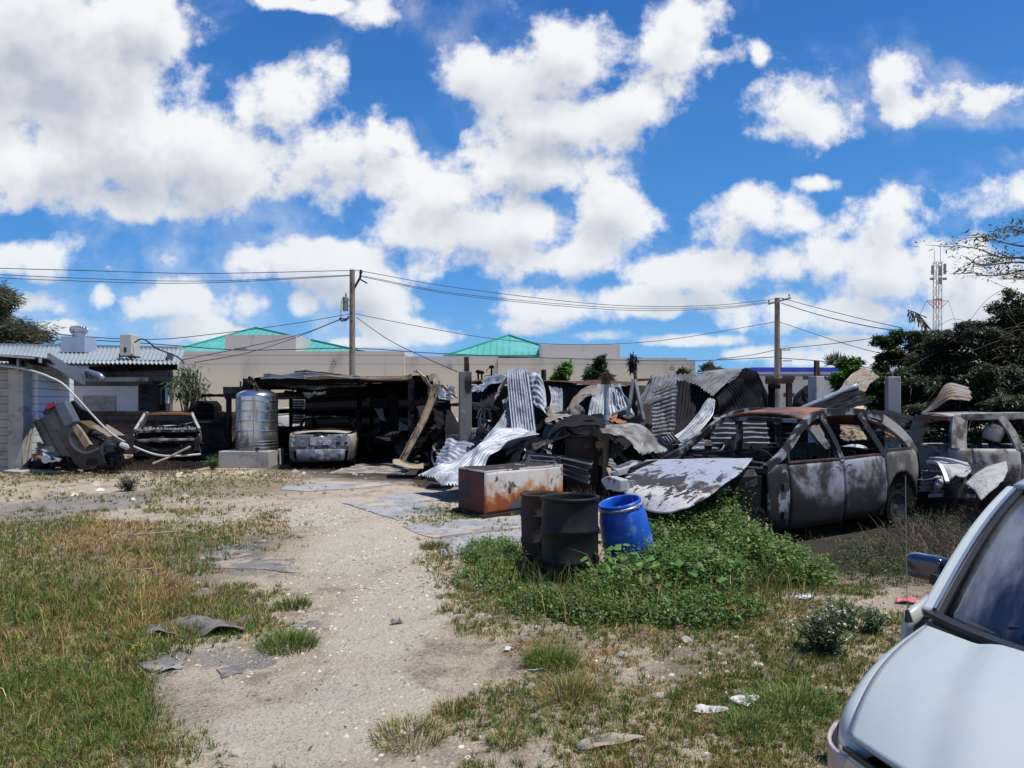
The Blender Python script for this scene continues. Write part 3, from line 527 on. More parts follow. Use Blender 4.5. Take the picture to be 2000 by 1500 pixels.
for x_ in (.45,1.2): mb.beam([(x_,-.25,zat(684,105)),(x_,-.25,zat(681,105))],.1,.1)
mb.build('crossarm', M['steel'], o)
def wire(pts, label, r=.022):
    mb = MB(); mb.tube([P(*p) for p in pts], r, 5, 28); return tag(mb.build('overhead_wire', M['wire'], smooth=True), label, 'wire', 'overhead wires')
wire([(-120,521,38),(150,528,40),(400,534,43),(697,528,45)], 'topmost overhead wire running left from the transformer pole')
wire([(-120,529,38),(120,542,40),(400,549,43),(690,537,45)], 'second overhead wire from the top, left of the transformer pole', .02)
wire([(-120,536,38),(100,547,40),(380,553,43),(690,538.5,45)], 'third overhead wire from the top, left of the transformer pole', .02)
wire([(697,528,45),(900,563,48),(1180,595,52),(1380,597,54),(1531,582,55)], 'top overhead wire between the transformer pole and the crossarm pole')
wire([(704,538,45),(900,574,48),(1200,601,52),(1400,600,54),(1506,589,55)], 'middle overhead wire between the transformer pole and the crossarm pole', .02)
wire([(704,540,45),(900,577,48),(1200,605,52),(1400,603,54),(1506,591,55)], 'lower twin of the overhead wires between the two near poles', .02)
wire([(690,612,45),(800,634,47),(960,661,49),(1120,673,51),(1300,664,53),(1518,628,55)], 'slack telephone wire sagging between the two near poles')
wire([(690,612,45),(560,634,43),(420,652,40),(290,663,36),(90,650,30),(-60,612,26)], 'sagging wire passing in front of the turbine vent to the left')
wire([(668,622,45),(590,652,42),(480,678,38),(400,694,34),(352,704,30)], 'service wire dropping from the transformer to the pale roof')
wire([(668,623,45),(570,662,42),(480,690,38),(380,708,34)], 'lower service wire dropping from the transformer toward the house plant')
wire([(696,620,45),(760,664,40),(840,703,34),(893,726,30)], 'service wire dropping right from the transformer pole into the yard')
wire([(-60,668,40),(160,664,42),(330,674,43),(480,684,44),(690,680,45),(850,690,47),(1100,700,50),(1340,705,53),(1518,697,55)], 'low thick cable running along the top of the tan warehouse', .03)
wire([(1528,583,55),(1600,602,50),(1680,622,44),(1760,640,38)], 'top wire running right from the crossarm pole to the trees')
wire([(1526,592,55),(1600,615,50),(1680,634,44),(1760,648,38)], 'lower wire running right from the crossarm pole to the trees', .03)
wire([(1520,628,55),(1600,655,50),(1680,680,44),(1780,704,36)], 'slack wire running right from the middle of the crossarm pole')
wire([(1518,699,55),(1600,705,52),(1680,716,48),(1760,728,44)], 'lowest wire right of the crossarm pole above the blue roof', .03)
wire([(1400,702,105),(1470,693,105),(1530,681,105),(1620,672,100),(1715,659,95)], 'faint distant wires behind the crossarm pole', .05)
# ---------------------------------------------------------------- corrugation
def sheet_mesh(L, Rr, n, amp, nu=22, bow=0., per=6, dent=.0, seed=0):
    L = catmull([P(*p) for p in L], nu); Rr = catmull([P(*p) for p in Rr], nu); nv = n*per; vs = []
    for i in range(nu+1):
        a, b_ = L[i], Rr[i]; i0, i1 = max(i-1,0), min(i+1,nu)
        tu = (L[i1]-L[i0])+(Rr[i1]-Rr[i0]); tv = b_-a; N = tu.cross(tv)
        N = N.normalized() if N.length > 1e-6 else Vector((0,-1,0))
        for j in range(nv+1):
            v = j/nv; d = amp*math.sin(2*math.pi*n*v)+bow*math.sin(math.pi*v)
            if dent: d -= dent*.8*abs(float(vnoise(i/nu*2.3+seed*2.1, v*3.1+seed, 1.0, 15))-.5)
            if dent: d += dent*(float(vnoise(i/nu*3.1+seed, v*2.3+seed*1.7, 1.0, 5))-.5)+dent*.4*(float(vnoise(i/nu*9+seed, v*6, 1., 8))-.5)
            tear = tu.normalized()*(.09*(float(vnoise(v*7+seed, i*1., 1., 31))-.5)) if i in (0, nu) and tu.length > 1e-6 else Vector()
            vs.append(a.lerp(b_, v)+N*d+tear)
    mb = MB(); w_ = nv+1
    mb.add(vs, [(i*w_+j,(i+1)*w_+j,(i+1)*w_+j+1,i*w_+j+1) for i in range(nu) for j in range(nv)]); return mb
NSH = [0]
def sheet(label, L, Rr, n=8, amp=.018, mat='galv', bow=0., dent=.10, name='tin_sheet', parent=None, nu=22, group='burnt corrugated roof sheets'):
    NSH[0] += 1
    o = sheet_mesh(L, Rr, n, amp, nu, bow, dent=dent, seed=NSH[0]).build(name, M[mat], parent, smooth=True, world=parent is not None)
    if parent is None: tag(o, label, 'roof sheet', group)
    return o
# ---------------------------------------------------------------- left: grey block building with a column
bl = thing('block_building', 'concrete block building with a stained corner column and sooty eaves on the left edge', 'building', tuple(G(45,921)), kind='thing')
c0 = G(58, 921); cL = G(-260, 926); cR = G(135, 880); cR = Vector((-14.05, 22.6, 0)); zt = 2.62
def wall_slab(name, a, b_, z0, z1, th, mat, parent):
    d = b_-a; o = MB().box((0,0,(z1-z0)/2), (d.length, th, z1-z0)).build(name, M[mat], parent)
    Mw = INV[parent.name] @ Matrix.Translation((a+b_)/2+Vector((0,0,z0))) @ Matrix.Rotation(math.atan2(d.y,d.x), 4, 'Z')
    o.location = Mw.translation; o.rotation_euler = Mw.to_euler(); return o
wall_slab('front_wall', cL, Vector((-13.0,18.62,0)), -.1, zt, .2, 'block', bl)
wall_slab('side_wall', Vector((-12.62,18.75,0)), cR, -.1, 2.56, .18, 'blockwhite', bl)
MB().box(Vector((-12.78,18.45,1.28)), (.39,.34,2.72)).build('corner_column', M['columnsoot' if 0 else 'concrete'], bl, world=True, bevel=.015)
mb = MB()   # shallow sooty roof with a bent gutter
A = [P(-260,686,18),P(0,692,18),P(86,699,18),P(93,704,18)]; B = [P(-260,702,21),P(0,702,21),P(110,715,22),P(165,741,22)]
mb.grid(lambda u,v: catmull(A,20)[int(round(u*20))].lerp(catmull(B,20)[int(round(u*20))], v)+Vector((0,0,.0)), 20, 6); mb.build('roof', M['galvb'], bl, world=True, thick=.05)
mb = MB().beam([P(-260,691,17.95),P(0,694,17.95),P(68,699.5,17.95)], .04,.05); mb.build('eave_strip', M['ring'], bl, world=True)
mb = MB().beam([P(94,701,18.3),P(125,719,19.5),P(150,735,20.8),P(164,742,21.5)], .06,.30, n=12); mb.build('gutter_board', M['duct'], bl, world=True)
mb = MB().box(P(78.5,704,17.9),(.05,.05,.12)); mb.build('bracket', M['galv'], bl, world=True); MB().box(P(37,712,18.25),(.05,.1,.3)).build('bracket', M['galv'], bl, world=True)
mb = MB()
for x_ in (-180,-60,20,60): mb.beam([P(x_,705,18.3),P(x_+30,712,22)],.08,.14)
mb.build('rafter', M['char'], bl, world=True)
mb = MB(); mb.tube([P(62,816,18.6),P(71,807,18.3)],.008,4).tube([P(60,849,18.6),P(79,833,18.2)],.009,4).tube([P(44,912,18.2),P(43,893,18.2)],.012,4); mb.build('rebar', M['rust'], bl, world=True)
# pale roofed house
ho = thing('pale_roof_house', 'low block house with a pale corrugated roof and fire blackened wall behind the burnt sedan', 'house', (xat(180,27), 27, 0), kind='thing')
Ye = 25.2; ze = zat(711, Ye); Yr = 30.5
def roof_pt(u, v):
    a = P(-330,706,Ye).lerp(P(351,711,Ye), u); b_ = P(-330,668.5,Yr).lerp(P(351,680.5,Yr), u); b_.x = a.x+(b_.x-a.x)*.9
    return a.lerp(b_, v)+Vector((0,0,.03*math.sin(u*80*2*math.pi)))
MB().grid(roof_pt, 640, 4).build('roof', M['roofpale'], ho, smooth=True, world=True, thick=.004)
mb = MB().beam([P(-330,668,Yr),P(351,680,Yr)], .3,.12); mb.build('ridge_cap', M['roofpale'], ho, world=True)
wall_slab('wall', Vector((xat(-330,26.2),26.2,0)), Vector((xat(335,26.2),26.2,0)), -.1, 3.34, .2, 'blockhouse', ho)
wall_slab('side_wall', Vector((xat(335,26.2)-.11,26.31,0)), Vector((xat(331,30.4),30.4,0)), -.1, 3.6, .2, 'blocksoot', ho)
mb = MB().beam([P(160,722,25.6),P(345,717,25.6)],.12,.2); mb.build('eave_beam', M['char'], ho, world=True)
bx(137,272,754,806,26.1,.08,'render','rendered_panel',ho,dy=-.09); bx(163,226,773,808,26.0,.03,'concrete','bricked_window',ho,dy=-.03)
bx(272,298,750,807,25.5,.5,'columndark','block_pillar',ho); bx(299,322,745,812,26.05,.1,'dark','doorway',ho,dy=-.02)
bx(322.5,329,757,788,26.0,.06,'render','door_frame',ho); bx(312,316,757,790,26.0,.06,'steel','door_frame',ho)
mb = MB().tube([P(171,725,25),P(182,729,24.6),P(195,733,24.4),P(202,742,24.4)],.09,8,14).tube([P(202,736,24.5),P(198,744,24.4)],.06); mb.build('exhaust_duct', M['duct'], ho, world=True, smooth=True)
bx(122,163,714,738,24.8,.3,'duct','duct_box',ho); bx(165,290,737,745,25.6,.3,'duct','lintel_strip',ho)
# conduit from the AC
tb = thing('turbine_vent', 'metal turbine vent on a lilac box on the pale corrugated roof', 'roof vent', tuple(P(154,681,28.5)), group=None)
mb = MB().box((0,0,.14),(.95,.8,.62)); mb.build('plinth', M['plinth'], tb)
vz = .45
mb = MB().lathe([(.20,vz),(.23,vz+.02),(.23,vz+.18),(.26,vz+.2)],20,cap0=True); mb.build('collar', M['ring'], tb, smooth=True)
mb = MB()
for k in range(18):
    a = 2*math.pi*k/18; pts = []
    for q in range(6):
        z_ = vz+.17+.26*q/5; r_ = .31*math.sin(math.pi*(.2+.6*q/5))**.6; pts.append((r_*math.cos(a+.5*q/5), r_*math.sin(a+.5*q/5), z_))
    mb.beam(pts, .015, .075)
mb.lathe([(.22,vz+.42),(.1,vz+.47),(.0,vz+.48)],18); mb.build('turbine_head', M['ring'], tb)
ac = thing('air_conditioner', 'beige outdoor air conditioner unit set upright on the pale corrugated roof', 'air conditioner', tuple(P(254,697,26.4)))
mb = MB().box((0,0,.42),(.42,.62,.80)); mb.build('casing', M['acbox'], ac, bevel=.02)
mb = MB(); [mb.box((.0+.02*k-.02,-.312,.24),(.028,.012,.16+.05*(k%2))) for k in (-1.2,.6,2.2)]; mb.build('service_valve', M['trim'], ac)
mb = MB().beam([(-.24,-.3,.0),(.24,-.3,.0)],.05,.04).beam([(-.24,.3,.0),(.24,.3,.0)],.05,.04).beam([(-.22,-.3,-.1),(-.22,-.3,.1)],.04,.04).beam([(.22,-.3,-.1),(.22,-.3,.1)],.04,.04); mb.build('stand', M['rust'], ac)
mb = MB().tube([P(263,669,26.2),P(276,662,26.2),P(290,668,26.2),P(305,680,26),P(330,690,25.8),P(348,698,25.5),P(359,709,25.3)],.028,6,24); tag(mb.build('conduit', M['trim'], smooth=True), 'black flexible conduit looping from the rooftop air conditioner over the eave', 'conduit')
# scorched low wall behind the burnt sedan
lw = thing('scorched_block_wall', 'low scorched block wall with a black ledge behind the burnt sedan', 'wall', (xat(310,24.6),24.6,0), kind='thing')
wall_slab('wall_face', Vector((xat(120,24.6),24.6,0)), Vector((xat(420,24.6),24.6,0)), -.1, zat(808,24.6), .2, 'blocksoot', lw)
bx(118,425,803,808,24.3,.6,'columndark','ledge',lw); bx(180,420,822,829,24.42,.1,'charlt','charred_rail',lw)
bx(418,440,805,890,24.0,.9,'blocksoot','end_pier',lw)
mb = MB().beam([P(365,828,24.1),P(380,824,24.1),P(415,824,24.1)],.3,.03); mb.build('ash_crust', M['ash'], lw, world=True)
mb = MB(); tm = Matrix.Translation(P(402,801,24.6)) @ Matrix.Rotation(R(90),4,'Y')
mb.lathe([(0,-.5),(.2,-.5),(.32,-.42),(.33,.36),(.22,.47),(0,.5)],24,tm,wob=lambda a,z:.03*math.sin(3*a+5*z)); tag(mb.build('charred_barrel', M['char'], smooth=True), 'charred round barrel lying on the scorched block wall', 'barrel')
# white pipe slumping over
mb = MB().tube([P(-4,713,18.1),P(40,719,18.1),P(75,728,18.0),P(98,737,18.0),P(123,750,18.1),P(150,777,18.1),P(180,810,18.2),P(215,845,18.3),P(243,863,18.5),P(275,878,18.7),P(310,889,18.8),P(350,890.5,18.9),P(392,887,19.2)],.027,8,60)
tag(mb.build('white_pipe', M['pvc'], smooth=True), 'long white plastic pipe slumping from the eaves across the burnt sedan', 'pipe')
# ---------------------------------------------------------------- burnt cars
def car_shell(root, S):
    """burnt unibody in local space: x forward, y left, z up; panels, pillars, roof and inner tub are separate parts"""
    W, xr, xf = S['W'], S['xr'], S['xf']; belt = S['belt']; sill = S.get('sill', .2); xm, hl = (xr+xf)/2, (xf-xr)/2
    def hwid(x, z):
        q = abs(x-xm)/hl; pl = 1-.13*max(0, q-.45)**2/.3-.10*max(0, q-.86)**2/.02
        tz = .05*((z-.62)/.45)**2 if z < belt+.02 else .05+(z-belt)*S.get('tumble', .32)
        return W/2*pl-tz
    S['hw'] = hwid; out = {}
    for name, x0, x1, zl, zh, mat in S['panels']:
        for s in S.get('sides', (1, -1)):
            def fn(u, v, s=s):
                x = x0+(x1-x0)*u; a = zl(x) if callable(zl) else zl; b_ = zh(x) if callable(zh) else zh
                z = a+(b_-a)*v; e = .012*(1-min(1, min(u,1-u,v,1-v)*14)); d = .012*(float(vnoise(x*2+9*s, z*3, 1.3, 4))-.5)
                return Vector((x, s*(hwid(x,z)-e+d), z))
            o = MB().grid(fn, 18, 14).build(name, M[mat], root, smooth=True, thick=.03, edge=0); out.setdefault(name, []).append(o)
    for name, pts, wd, mat in S.get('pillars', ()):
        for s in S.get('sides', (1, -1)):
            mb = MB().beam([(x, s*(hwid(x,z)-.02), z) for x, z in pts], wd, .07, up=(0, s, 0), n=max(4, 5*(len(pts)-1))); mb.build(name, M[mat], root, smooth=False)
    if S.get('roof'):
        x0, x1, zf, mat = S['roof']
        def fn(u, v):
            x = x0+(x1-x0)*u; z = zf(x); y = (v*2-1)*(hwid(x, z)-.02); q = (v*2-1)
            return Vector((x, y, z-.05*abs(q)**4+.04*(1-q*q)+S.get('sag', .03)*(float(vnoise(x*1.2+3, y*1.2+4, 1.2, 6))-.5)))
        MB().grid(fn, 18, 16).build('roof', M[mat], root, smooth=True, thick=.03)
    for name, p, q, wd, ht, mat in S.get('cross', ()):     # members across the car at (x, z)
        x, z = p; y = hwid(x, z)-.03; bow = q
        MB().beam([(x, -y, z), (x+bow*.8, -y*.5, z+.01), (x+bow, 0, z+.02), (x+bow*.8, y*.5, z+.01), (x, y, z)], wd, ht, n=12).build(name, M[mat], root)
    for name, x0, x1, zf, mat, dent in S.get('decks', ()):  # bonnet, boot lid
        def fn(u, v):
            x = x0+(x1-x0)*u; z = zf(x); q = v*2-1
            return Vector((x, q*(hwid(x, z)-.06), z+.05*(1-q*q)+dent*(float(vnoise(x*2.3, q*2.4+7, 1.4, 9))-.5)))
        MB().grid(fn, 16, 16).build(name, M[mat], root, smooth=True, thick=.02)
    for name, x, bul, z0, z1, mat, dent in S.get('ends', ()):
        def fn(u, v):
            z = z0+(z1-z0)*v; q = u*2-1; xx = x+bul*(1-q*q)*(1 if x > xm else -1)-.06*(v-.5)**2*(1 if x > xm else -1)
            return Vector((xx+dent*(float(vnoise(q*5, z*9, 1.2, 3))-.5), q*(hwid(x*.97, z)-.02), z))
        MB().grid(fn, 28, 14).build(name, M[mat], root, smooth=True, thick=.03)
    # inner tub: floor, firewall, wheel wells and inner sides, all burnt
    mb = MB(); wi = W-.24
    mb.box(((xr+xf)/2, 0, sill+.03), (xf-xr-.3, wi, .08))
    for s in (1, -1): mb.box(((xr+xf)/2, s*(wi/2+.015), (sill+belt-.14)/2), (xf-xr-.5, .05, belt-.14-sill))
    mb.box((S.get('fire', xm+hl*.35), 0, (sill+belt-.1)/2), (.08, wi, belt-.1-sill)); mb.box((xr+.25, 0, (sill+belt-.2)/2), (.08, wi, belt-.25-sill)); mb.box((xf-.25, 0, (sill+belt-.3)/2), (.08, wi, belt-.4-sill))
    mb.build('inner_tub', M['char'], root)
    for x in S.get('seats', ()):
        for s in (1, -1):
            mb = MB()
            for k in range(7): mb.tube([(x+.04*math.sin(k), s*.38-.22+.073*k, sill+.35), (x-.10, s*.38-.22+.073*k, sill+.7), (x-.16, s*.38-.2+.068*k, belt+.02)], .012, 4, 6)
            mb.beam([(x,s*.38-.24,sill+.35),(x-.16,s*.38-.22,belt+.06),(x-.16,s*.38+.22,belt+.06),(x,s*.38+.24,sill+.35)], .03,.03).box((x+.22,s*.38,sill+.3),(.5,.48,.06)); mb.build('seat_frame', M['charlt'], root)
    if 'dash' in S:
        x = S['dash']; mb = MB().beam([(x,-wi/2,belt-.1),(x+.04,0,belt-.06),(x,wi/2,belt-.1)],.16,.14,n=8)
        for k in range(9): mb.box((x+random.uniform(-.12,.16), random.uniform(-wi/2,wi/2)*.9, belt-.04), (random.uniform(.05,.2), random.uniform(.05,.25), random.uniform(.04,.12)), random.uniform(0,3))
        mb.build('dashboard', M['charlt'], root)
        mt = Matrix.Translation((x-.22,.38,belt-.02)) @ Matrix.Rotation(R(-62),4,'Y'); mb = MB()
        mb.tube([mt @ Vector((.18*math.cos(a*.2618),.18*math.sin(a*.2618),0)) for a in range(25)],.012,5).tube([mt @ Vector((.18,0,0)),mt @ Vector((-.18,0,0))],.01,4); mb.build('steering_wheel', M['charlt'], root)
    for x, r_ in S.get('wheels', ()):
        for s in (1, -1):
            mt = Matrix.Translation((x, s*(W/2-.13), r_)) @ Matrix.Rotation(R(-90*s),4,'X'); mb = MB()
            mb.lathe([(r_*.55,-.09),(r_*.8,-.10),(r_,-.09),(r_*.9,-.03),(r_*.86,.03),(r_,.09),(r_*.8,.10),(r_*.72,.05),(r_*.6,.06),(r_*.3,.03),(0,.03)],24,mt)
            wh = mb.build('wheel', M['char'], root, smooth=False)
            mb = MB().lathe([(r_*.75,.101),(r_*.62,.085),(r_*.28,.06),(.0,.07)],20,mt)
            q = mb.build('rim', M['charlt'], root); q.parent = wh
    if S.get('engine'):
        x0, x1, zt_ = S['engine']; mb = MB()
        for k in range(26):
            mb.box((random.uniform(x0,x1), random.uniform(-.6,.6), random.uniform(.35,zt_)), (random.uniform(.08,.35),random.uniform(.08,.35),random.uniform(.06,.25)), random.uniform(0,3))
        for k in range(12):
            a = Vector((random.uniform(x0,x1), random.uniform(-.6,.6), random.uniform(.4,zt_))); mb.tube([a, a+Vector((random.uniform(-.3,.3),random.uniform(-.3,.3),.1)), a+Vector((random.uniform(-.4,.4),random.uniform(-.4,.4),0))], .02, 5, 6)
        mb.build('engine', M['charlt'], root)
    return hwid
def arch(xc, r_, lo, zc=.32):
    return lambda x: max(lo, zc+math.sqrt(max(0, r_*r_-(x-xc)**2)) if abs(x-xc) < r_ else lo)
# --- coupe seen from behind under the shed roof
rt = G(627, 917); a_ = R(101)
cp = thing('burnt_coupe', 'burnt open-topped coupe with yellowed boot lid seen from behind under the shed', 'car', (rt.x, rt.y, 0), a_)
car_shell(cp, dict(W=1.80, xr=0., xf=4.3, belt=.95, sill=.2, tumble=.5, dash=2.75, fire=3.0, seats=(1.75,), fade=0,
  panels=[('rear_quarter', .03, 1.35, arch(.95,.38,.24), lambda x: .93-.02*(x-.5)**2, 'tanburn'), ('door', 1.38, 2.75, .22, .95, 'tanburn'), ('front_fender', 2.78, 4.25, arch(3.45,.38,.24), lambda x: .93-.09*(x-2.7), 'burnw')],
  pillars=[('windscreen_pillar', [(2.95,.93),(2.55,1.18),(2.25,1.35)], .06, 'burnrim')],
  cross=[('windscreen_header', (2.25,1.35), -.08, .07, .05, 'burnrim'), ('rear_seat_bar', (1.35,.93), 0, .08, .06, 'charlt')],
  decks=[('boot_lid', .05, .85, lambda x: .955+.02*math.sin(x*2.5), 'tanburn', .02), ('bonnet', 2.95, 4.2, lambda x: .95-.08*(x-2.9), 'burnw', .05)],
  ends=[('tail_panel', .02, .09, .50, .93, 'rearburn', .012), ('rear_bumper', -.06, .12, .24, .54, 'rearburn', .02), ('nose', 4.28, .1, .3, .8, 'char', .02)],
  wheels=[(.95,.27),(3.45,.27)]))
mb = MB()
for k in range(28):
    a0 = random.uniform(1.2, 2.5); mb.tube([(a0, random.uniform(-.6,.6), .78), (a0+.1, random.uniform(-.7,.7), .93), (a0+.25, random.uniform(-.7,.7), .84)], .014, 4, 6)
mb.build('burnt_wiring', M['charlt'], cp)
def on_tail(y, z): return Vector((.02-.09*(1-(y/.9)**2)-.022, y, z))
mb = MB().grid(lambda u,v: on_tail(-.27+.54*u, .66+.21*v), 8, 4); mb.build('plate_recess', M['ash'], cp, thick=.015)
mb = MB().lathe([(0,.012),(.055,.012),(.085,.02),(.1,0)],20,Matrix.Translation(on_tail(0,.80)+Vector((-.012,0,0))) @ Matrix.Rotation(R(-90),4,'Y')); mb.build('badge_disc', M['ring'], cp, smooth=True)
for s in (1,-1):
    mb = MB().grid(lambda u,v: on_tail(s*(.34+.42*u), .62+.24*v)+Vector((.006*math.sin(u*9),0,0)), 10, 6); mb.build('tail_light_housing', M['rearburn'], cp, thick=.02)
    mb = MB(); [mb.lathe([(0,.004),(.035,.004),(.05,0)],10,Matrix.Translation(on_tail(s*(.45+.2*k),.70)+Vector((-.012,0,0))) @ Matrix.Rotation(R(-90),4,'Y')) for k in (0,1)]; mb.build('bulb_hole', M['dark'], cp)
mb = MB().box((-.085,0,.935),(.02,.36,.022)); mb.build('brake_light_slot', M['dark'], cp)
mb = MB(); [mb.lathe([(0,.004),(.028,.004),(.03,0)],8,Matrix.Translation(on_tail(y_,.585)+Vector((-.012,0,0))) @ Matrix.Rotation(R(-90),4,'Y')) for y_ in (-.08,.1,.14,-.16)]; mb.build('fixing_hole', M['dark'], cp)
# --- sedan seen from the front, left of the water tank
rt = G(322, 909)
sd_ = thing('burnt_sedan', 'burnt white sedan with an orange roof edge, nose toward the yard, below the white pipe', 'car', (rt.x, rt.y+.1, 0), R(-66))
car_shell(sd_, dict(W=1.82, xr=-4.0, xf=0., belt=.98, sill=.2, tumble=.42, dash=-1.45, fire=-1.05, seats=(-2.2,), engine=(-.9,-.2,.68),
  panels=[('rear_quarter', -3.95, -3.05, .24, .96, 'burnw'), ('door', -3.02, -2.15, .22, .97, 'burnw'), ('door', -2.12, -1.15, .22, .97, 'burnw'), ('front_fender', -1.12, -.05, arch(-.7,.34,.34), lambda x: .95-.2*(x+1.1), 'burnrim')],
  pillars=[('windscreen_pillar', [(-.95,.97),(-1.4,1.22),(-1.75,1.43)], .09, 'palecar'), ('rear_pillar', [(-3.5,.96),(-3.15,1.3),(-2.9,1.43)], .12, 'burnw'), ('centre_pillar', [(-2.13,.96),(-2.2,1.42)], .09, 'charlt')],
  roof=(-2.95, -1.75, lambda x: 1.44, 'orange'), cross=[('windscreen_header', (-1.74,1.43), .08, .13, .07, 'orange'), ('cowl', (-.98,.93), .05, .22, .06, 'burnrim'), ('radiator_support', (-.35,.70), .1, .20, .05, 'palecar'), ('front_crossmember', (-.1,.36), .1, .14, .1, 'char')],
  decks=[('boot_lid', -3.95, -3.4, lambda x: .97, 'burnw', .03)], ends=[('tail_panel', -3.97, .05, .3, .94, 'char', .02)], wheels=[(-.7,.26),(-3.3,.26)]))
mb = MB()
for k in range(60): mb.box((-1.0+random.uniform(-.15,.15), random.uniform(-.75,.75), .97+random.uniform(0,.05)), (random.uniform(.02,.08),random.uniform(.02,.08),random.uniform(.02,.07)), random.uniform(0,3))
mb.build('burnt_crumbs', M['ash'], sd_)
mb = MB().tube([P(298,906,18.3),P(330,893,18.6),P(372,872,19)],.035,5); tag(mb.build('burnt_bar', M['wood']), 'long burnt bar leaning across the nose of the burnt sedan', 'bar')
# --- black hulk left of the coupe
hk = thing('charred_hatchback', 'blackened car hulk in the shade between the steel tank and the coupe', 'car', (xat(568,21.8), 21.8, 0), R(108))
car_shell(hk, dict(W=1.75, xr=0., xf=4.0, belt=.95, sill=.2, tumble=.3, dash=2.6, seats=(1.7,), panels=[('rear_quarter',.05,1.1,arch(.75,.36,.22),.95,'char'),('door',1.12,2.4,.2,.95,'char'),('front_fender',2.42,3.95,arch(3.2,.36,.22),.93,'char')],
  pillars=[('windscreen_pillar',[(2.9,.95),(2.2,1.5)],.09,'char'),('rear_pillar',[(.1,.95),(.35,1.5)],.14,'char'),('centre_pillar',[(1.1,.95),(1.15,1.5)],.09,'char')], roof=(.35,2.2,lambda x:1.52,'char'),
  cross=[('rear_header',(.3,1.47),-.05,.12,.08,'char')], ends=[('tailgate',.03,.06,.3,.95,'char',.03)], wheels=[(.75,.28),(3.2,.28)]))
# white car far behind it, seen through the gap
fw = thing('white_car', 'clean white car parked beyond the shed, glimpsed through the gap', 'car', (xat(552,44), 44, 0), R(100))
car_shell(fw, dict(W=1.8,xr=-2.1,xf=2.1,belt=.98,sill=.25,tumble=.4,panels=[('side_panel',-2.05,2.05,arch(1.3,.36,.25),.96,'white')],pillars=[('windscreen_pillar',[(1.0,.97),(.3,1.42)],.08,'white'),('rear_pillar',[(-1.7,.97),(-1.2,1.42)],.1,'white')],roof=(-1.2,.3,lambda x:1.44,'white'),decks=[('bonnet',1.0,2.0,lambda x:.98-.1*(x-1),'white',0),('boot_lid',-2.05,-1.6,lambda x:.98,'white',0)],ends=[('tail_panel',-2.07,.08,.35,.96,'white',0),('nose',2.05,.1,.35,.88,'white',0)],wheels=[(1.3,.3),(-1.3,.3)]))
# --- large burnt estate/SUV on the right
r_ = Vector((.85,.527,0)); rz = math.atan2(-.527,-.85)
so = Vector((3.32,8.77,0))+Vector((-.527,.85,0))*.93
sv_ = thing('burnt_suv', 'large burnt SUV with a fallen ash-flaked bonnet and rusty roof on the right', 'car', tuple(so), rz)
hwS = car_shell(sv_, dict(W=1.86, xr=-3.45, xf=1.0, belt=1.03, sill=.2, tumble=.30, dash=-.15, fire=.12, seats=(-.9,-1.9), sag=.02, engine=(.3,.9,.8),
  panels=[('front_door', -1.30, -.19, .20, lambda x: 1.02-.015*(x+1), 'doorburn'), ('rear_door', -2.29, -1.32, lambda x: max(.20, .25+.5*max(0,-x-2.05)), lambda x: 1.05, 'doorburn'),
          ('rear_quarter', -3.42, -2.31, arch(-2.72,.44,.34,.36), lambda x: 1.07-.02*(x+2.3), 'burnq'), ('cowl_side', -.17, .22, lambda x: .22+.7*max(0,x), lambda x: 1.02-.35*max(0,x), 'burnrim')],
  pillars=[('windscreen_pillar', [(.20,.98),(-.2,1.16),(-.62,1.44),(-.95,1.60),(-1.25,1.655)], .085, 'burnrim'), ('roof_rail', [(-1.2,1.655),(-1.7,1.67),(-2.1,1.65),(-2.55,1.56),(-2.85,1.44)], .09, 'burnrim'),
           ('rear_pillar', [(-2.55,1.55),(-2.9,1.38),(-3.15,1.20),(-3.36,1.03)], .14, 'palecar'), ('centre_pillar', [(-1.31,1.0),(-1.26,1.3),(-1.10,1.62)], .085, 'burnrim'), ('quarter_pillar', [(-2.32,1.04),(-2.12,1.4),(-1.98,1.62)], .10, 'burnrim'),
           ('mirror_post', [(-.20,1.02),(-.24,1.17)], .05, 'burnrim'), ('quarter_sill', [(-2.34,1.10),(-3.1,1.10)], .05, 'charlt'), ('door_sill_trim', [(-.2,1.035),(-1.28,1.045),(-2.26,1.065)], .02, 'rust')],
  roof=(-2.75, -.80, lambda x: 1.55+.13*math.sin(min(1,max(0,(-x-.4)/1.15))*math.pi/2)-(.22*max(0,-x-1.75)**1.6), 'roofrust'),
  cross=[('windscreen_header', (-.80,1.545), .14, .10, .05, 'burnrim'), ('rear_header', (-2.8,1.46), -.05, .14, .07, 'charlt'), ('cowl', (.12,.95), .22, .20, .06, 'charlt'), ('radiator_support', (.92,.72), .1, .08, .12, 'charlt'), ('bumper_beam', (1.02,.5), .15, .1, .14, 'charlt')],
  ends=[('tailgate', -3.42, .08, .35, 1.05, 'char', .04)], wheels=[(.42,.27),(-2.62,.27)]))
for s in (1,-1):    # bare inner fender and wheel-well
    mb = MB()
    mb.grid(lambda u,v: Vector((.02+.98*u, s*(.72+.10*v+.03*math.sin(5*u)), .86-.10*u-.02*math.sin(7*u)*1+(.16-.16*v))), 12, 4)
    mb.grid(lambda u,v: Vector((.42+.42*math.cos(math.pi*u), s*(.55+.24*v), .34+.44*math.sin(math.pi*u))), 16, 5)
    mb.beam([(-.02,s*.80,.2),(.02,s*.80,.62),(.12,s*.78,.86),(.5,s*.80,.80),(.95,s*.74,.74)], .08,.05,n=16)
    mb.beam([(.96,s*.74,.3),(.98,s*.74,.86)],.12,.06)
    mb.build('inner_fender', M['charlt'], sv_, thick=.02)
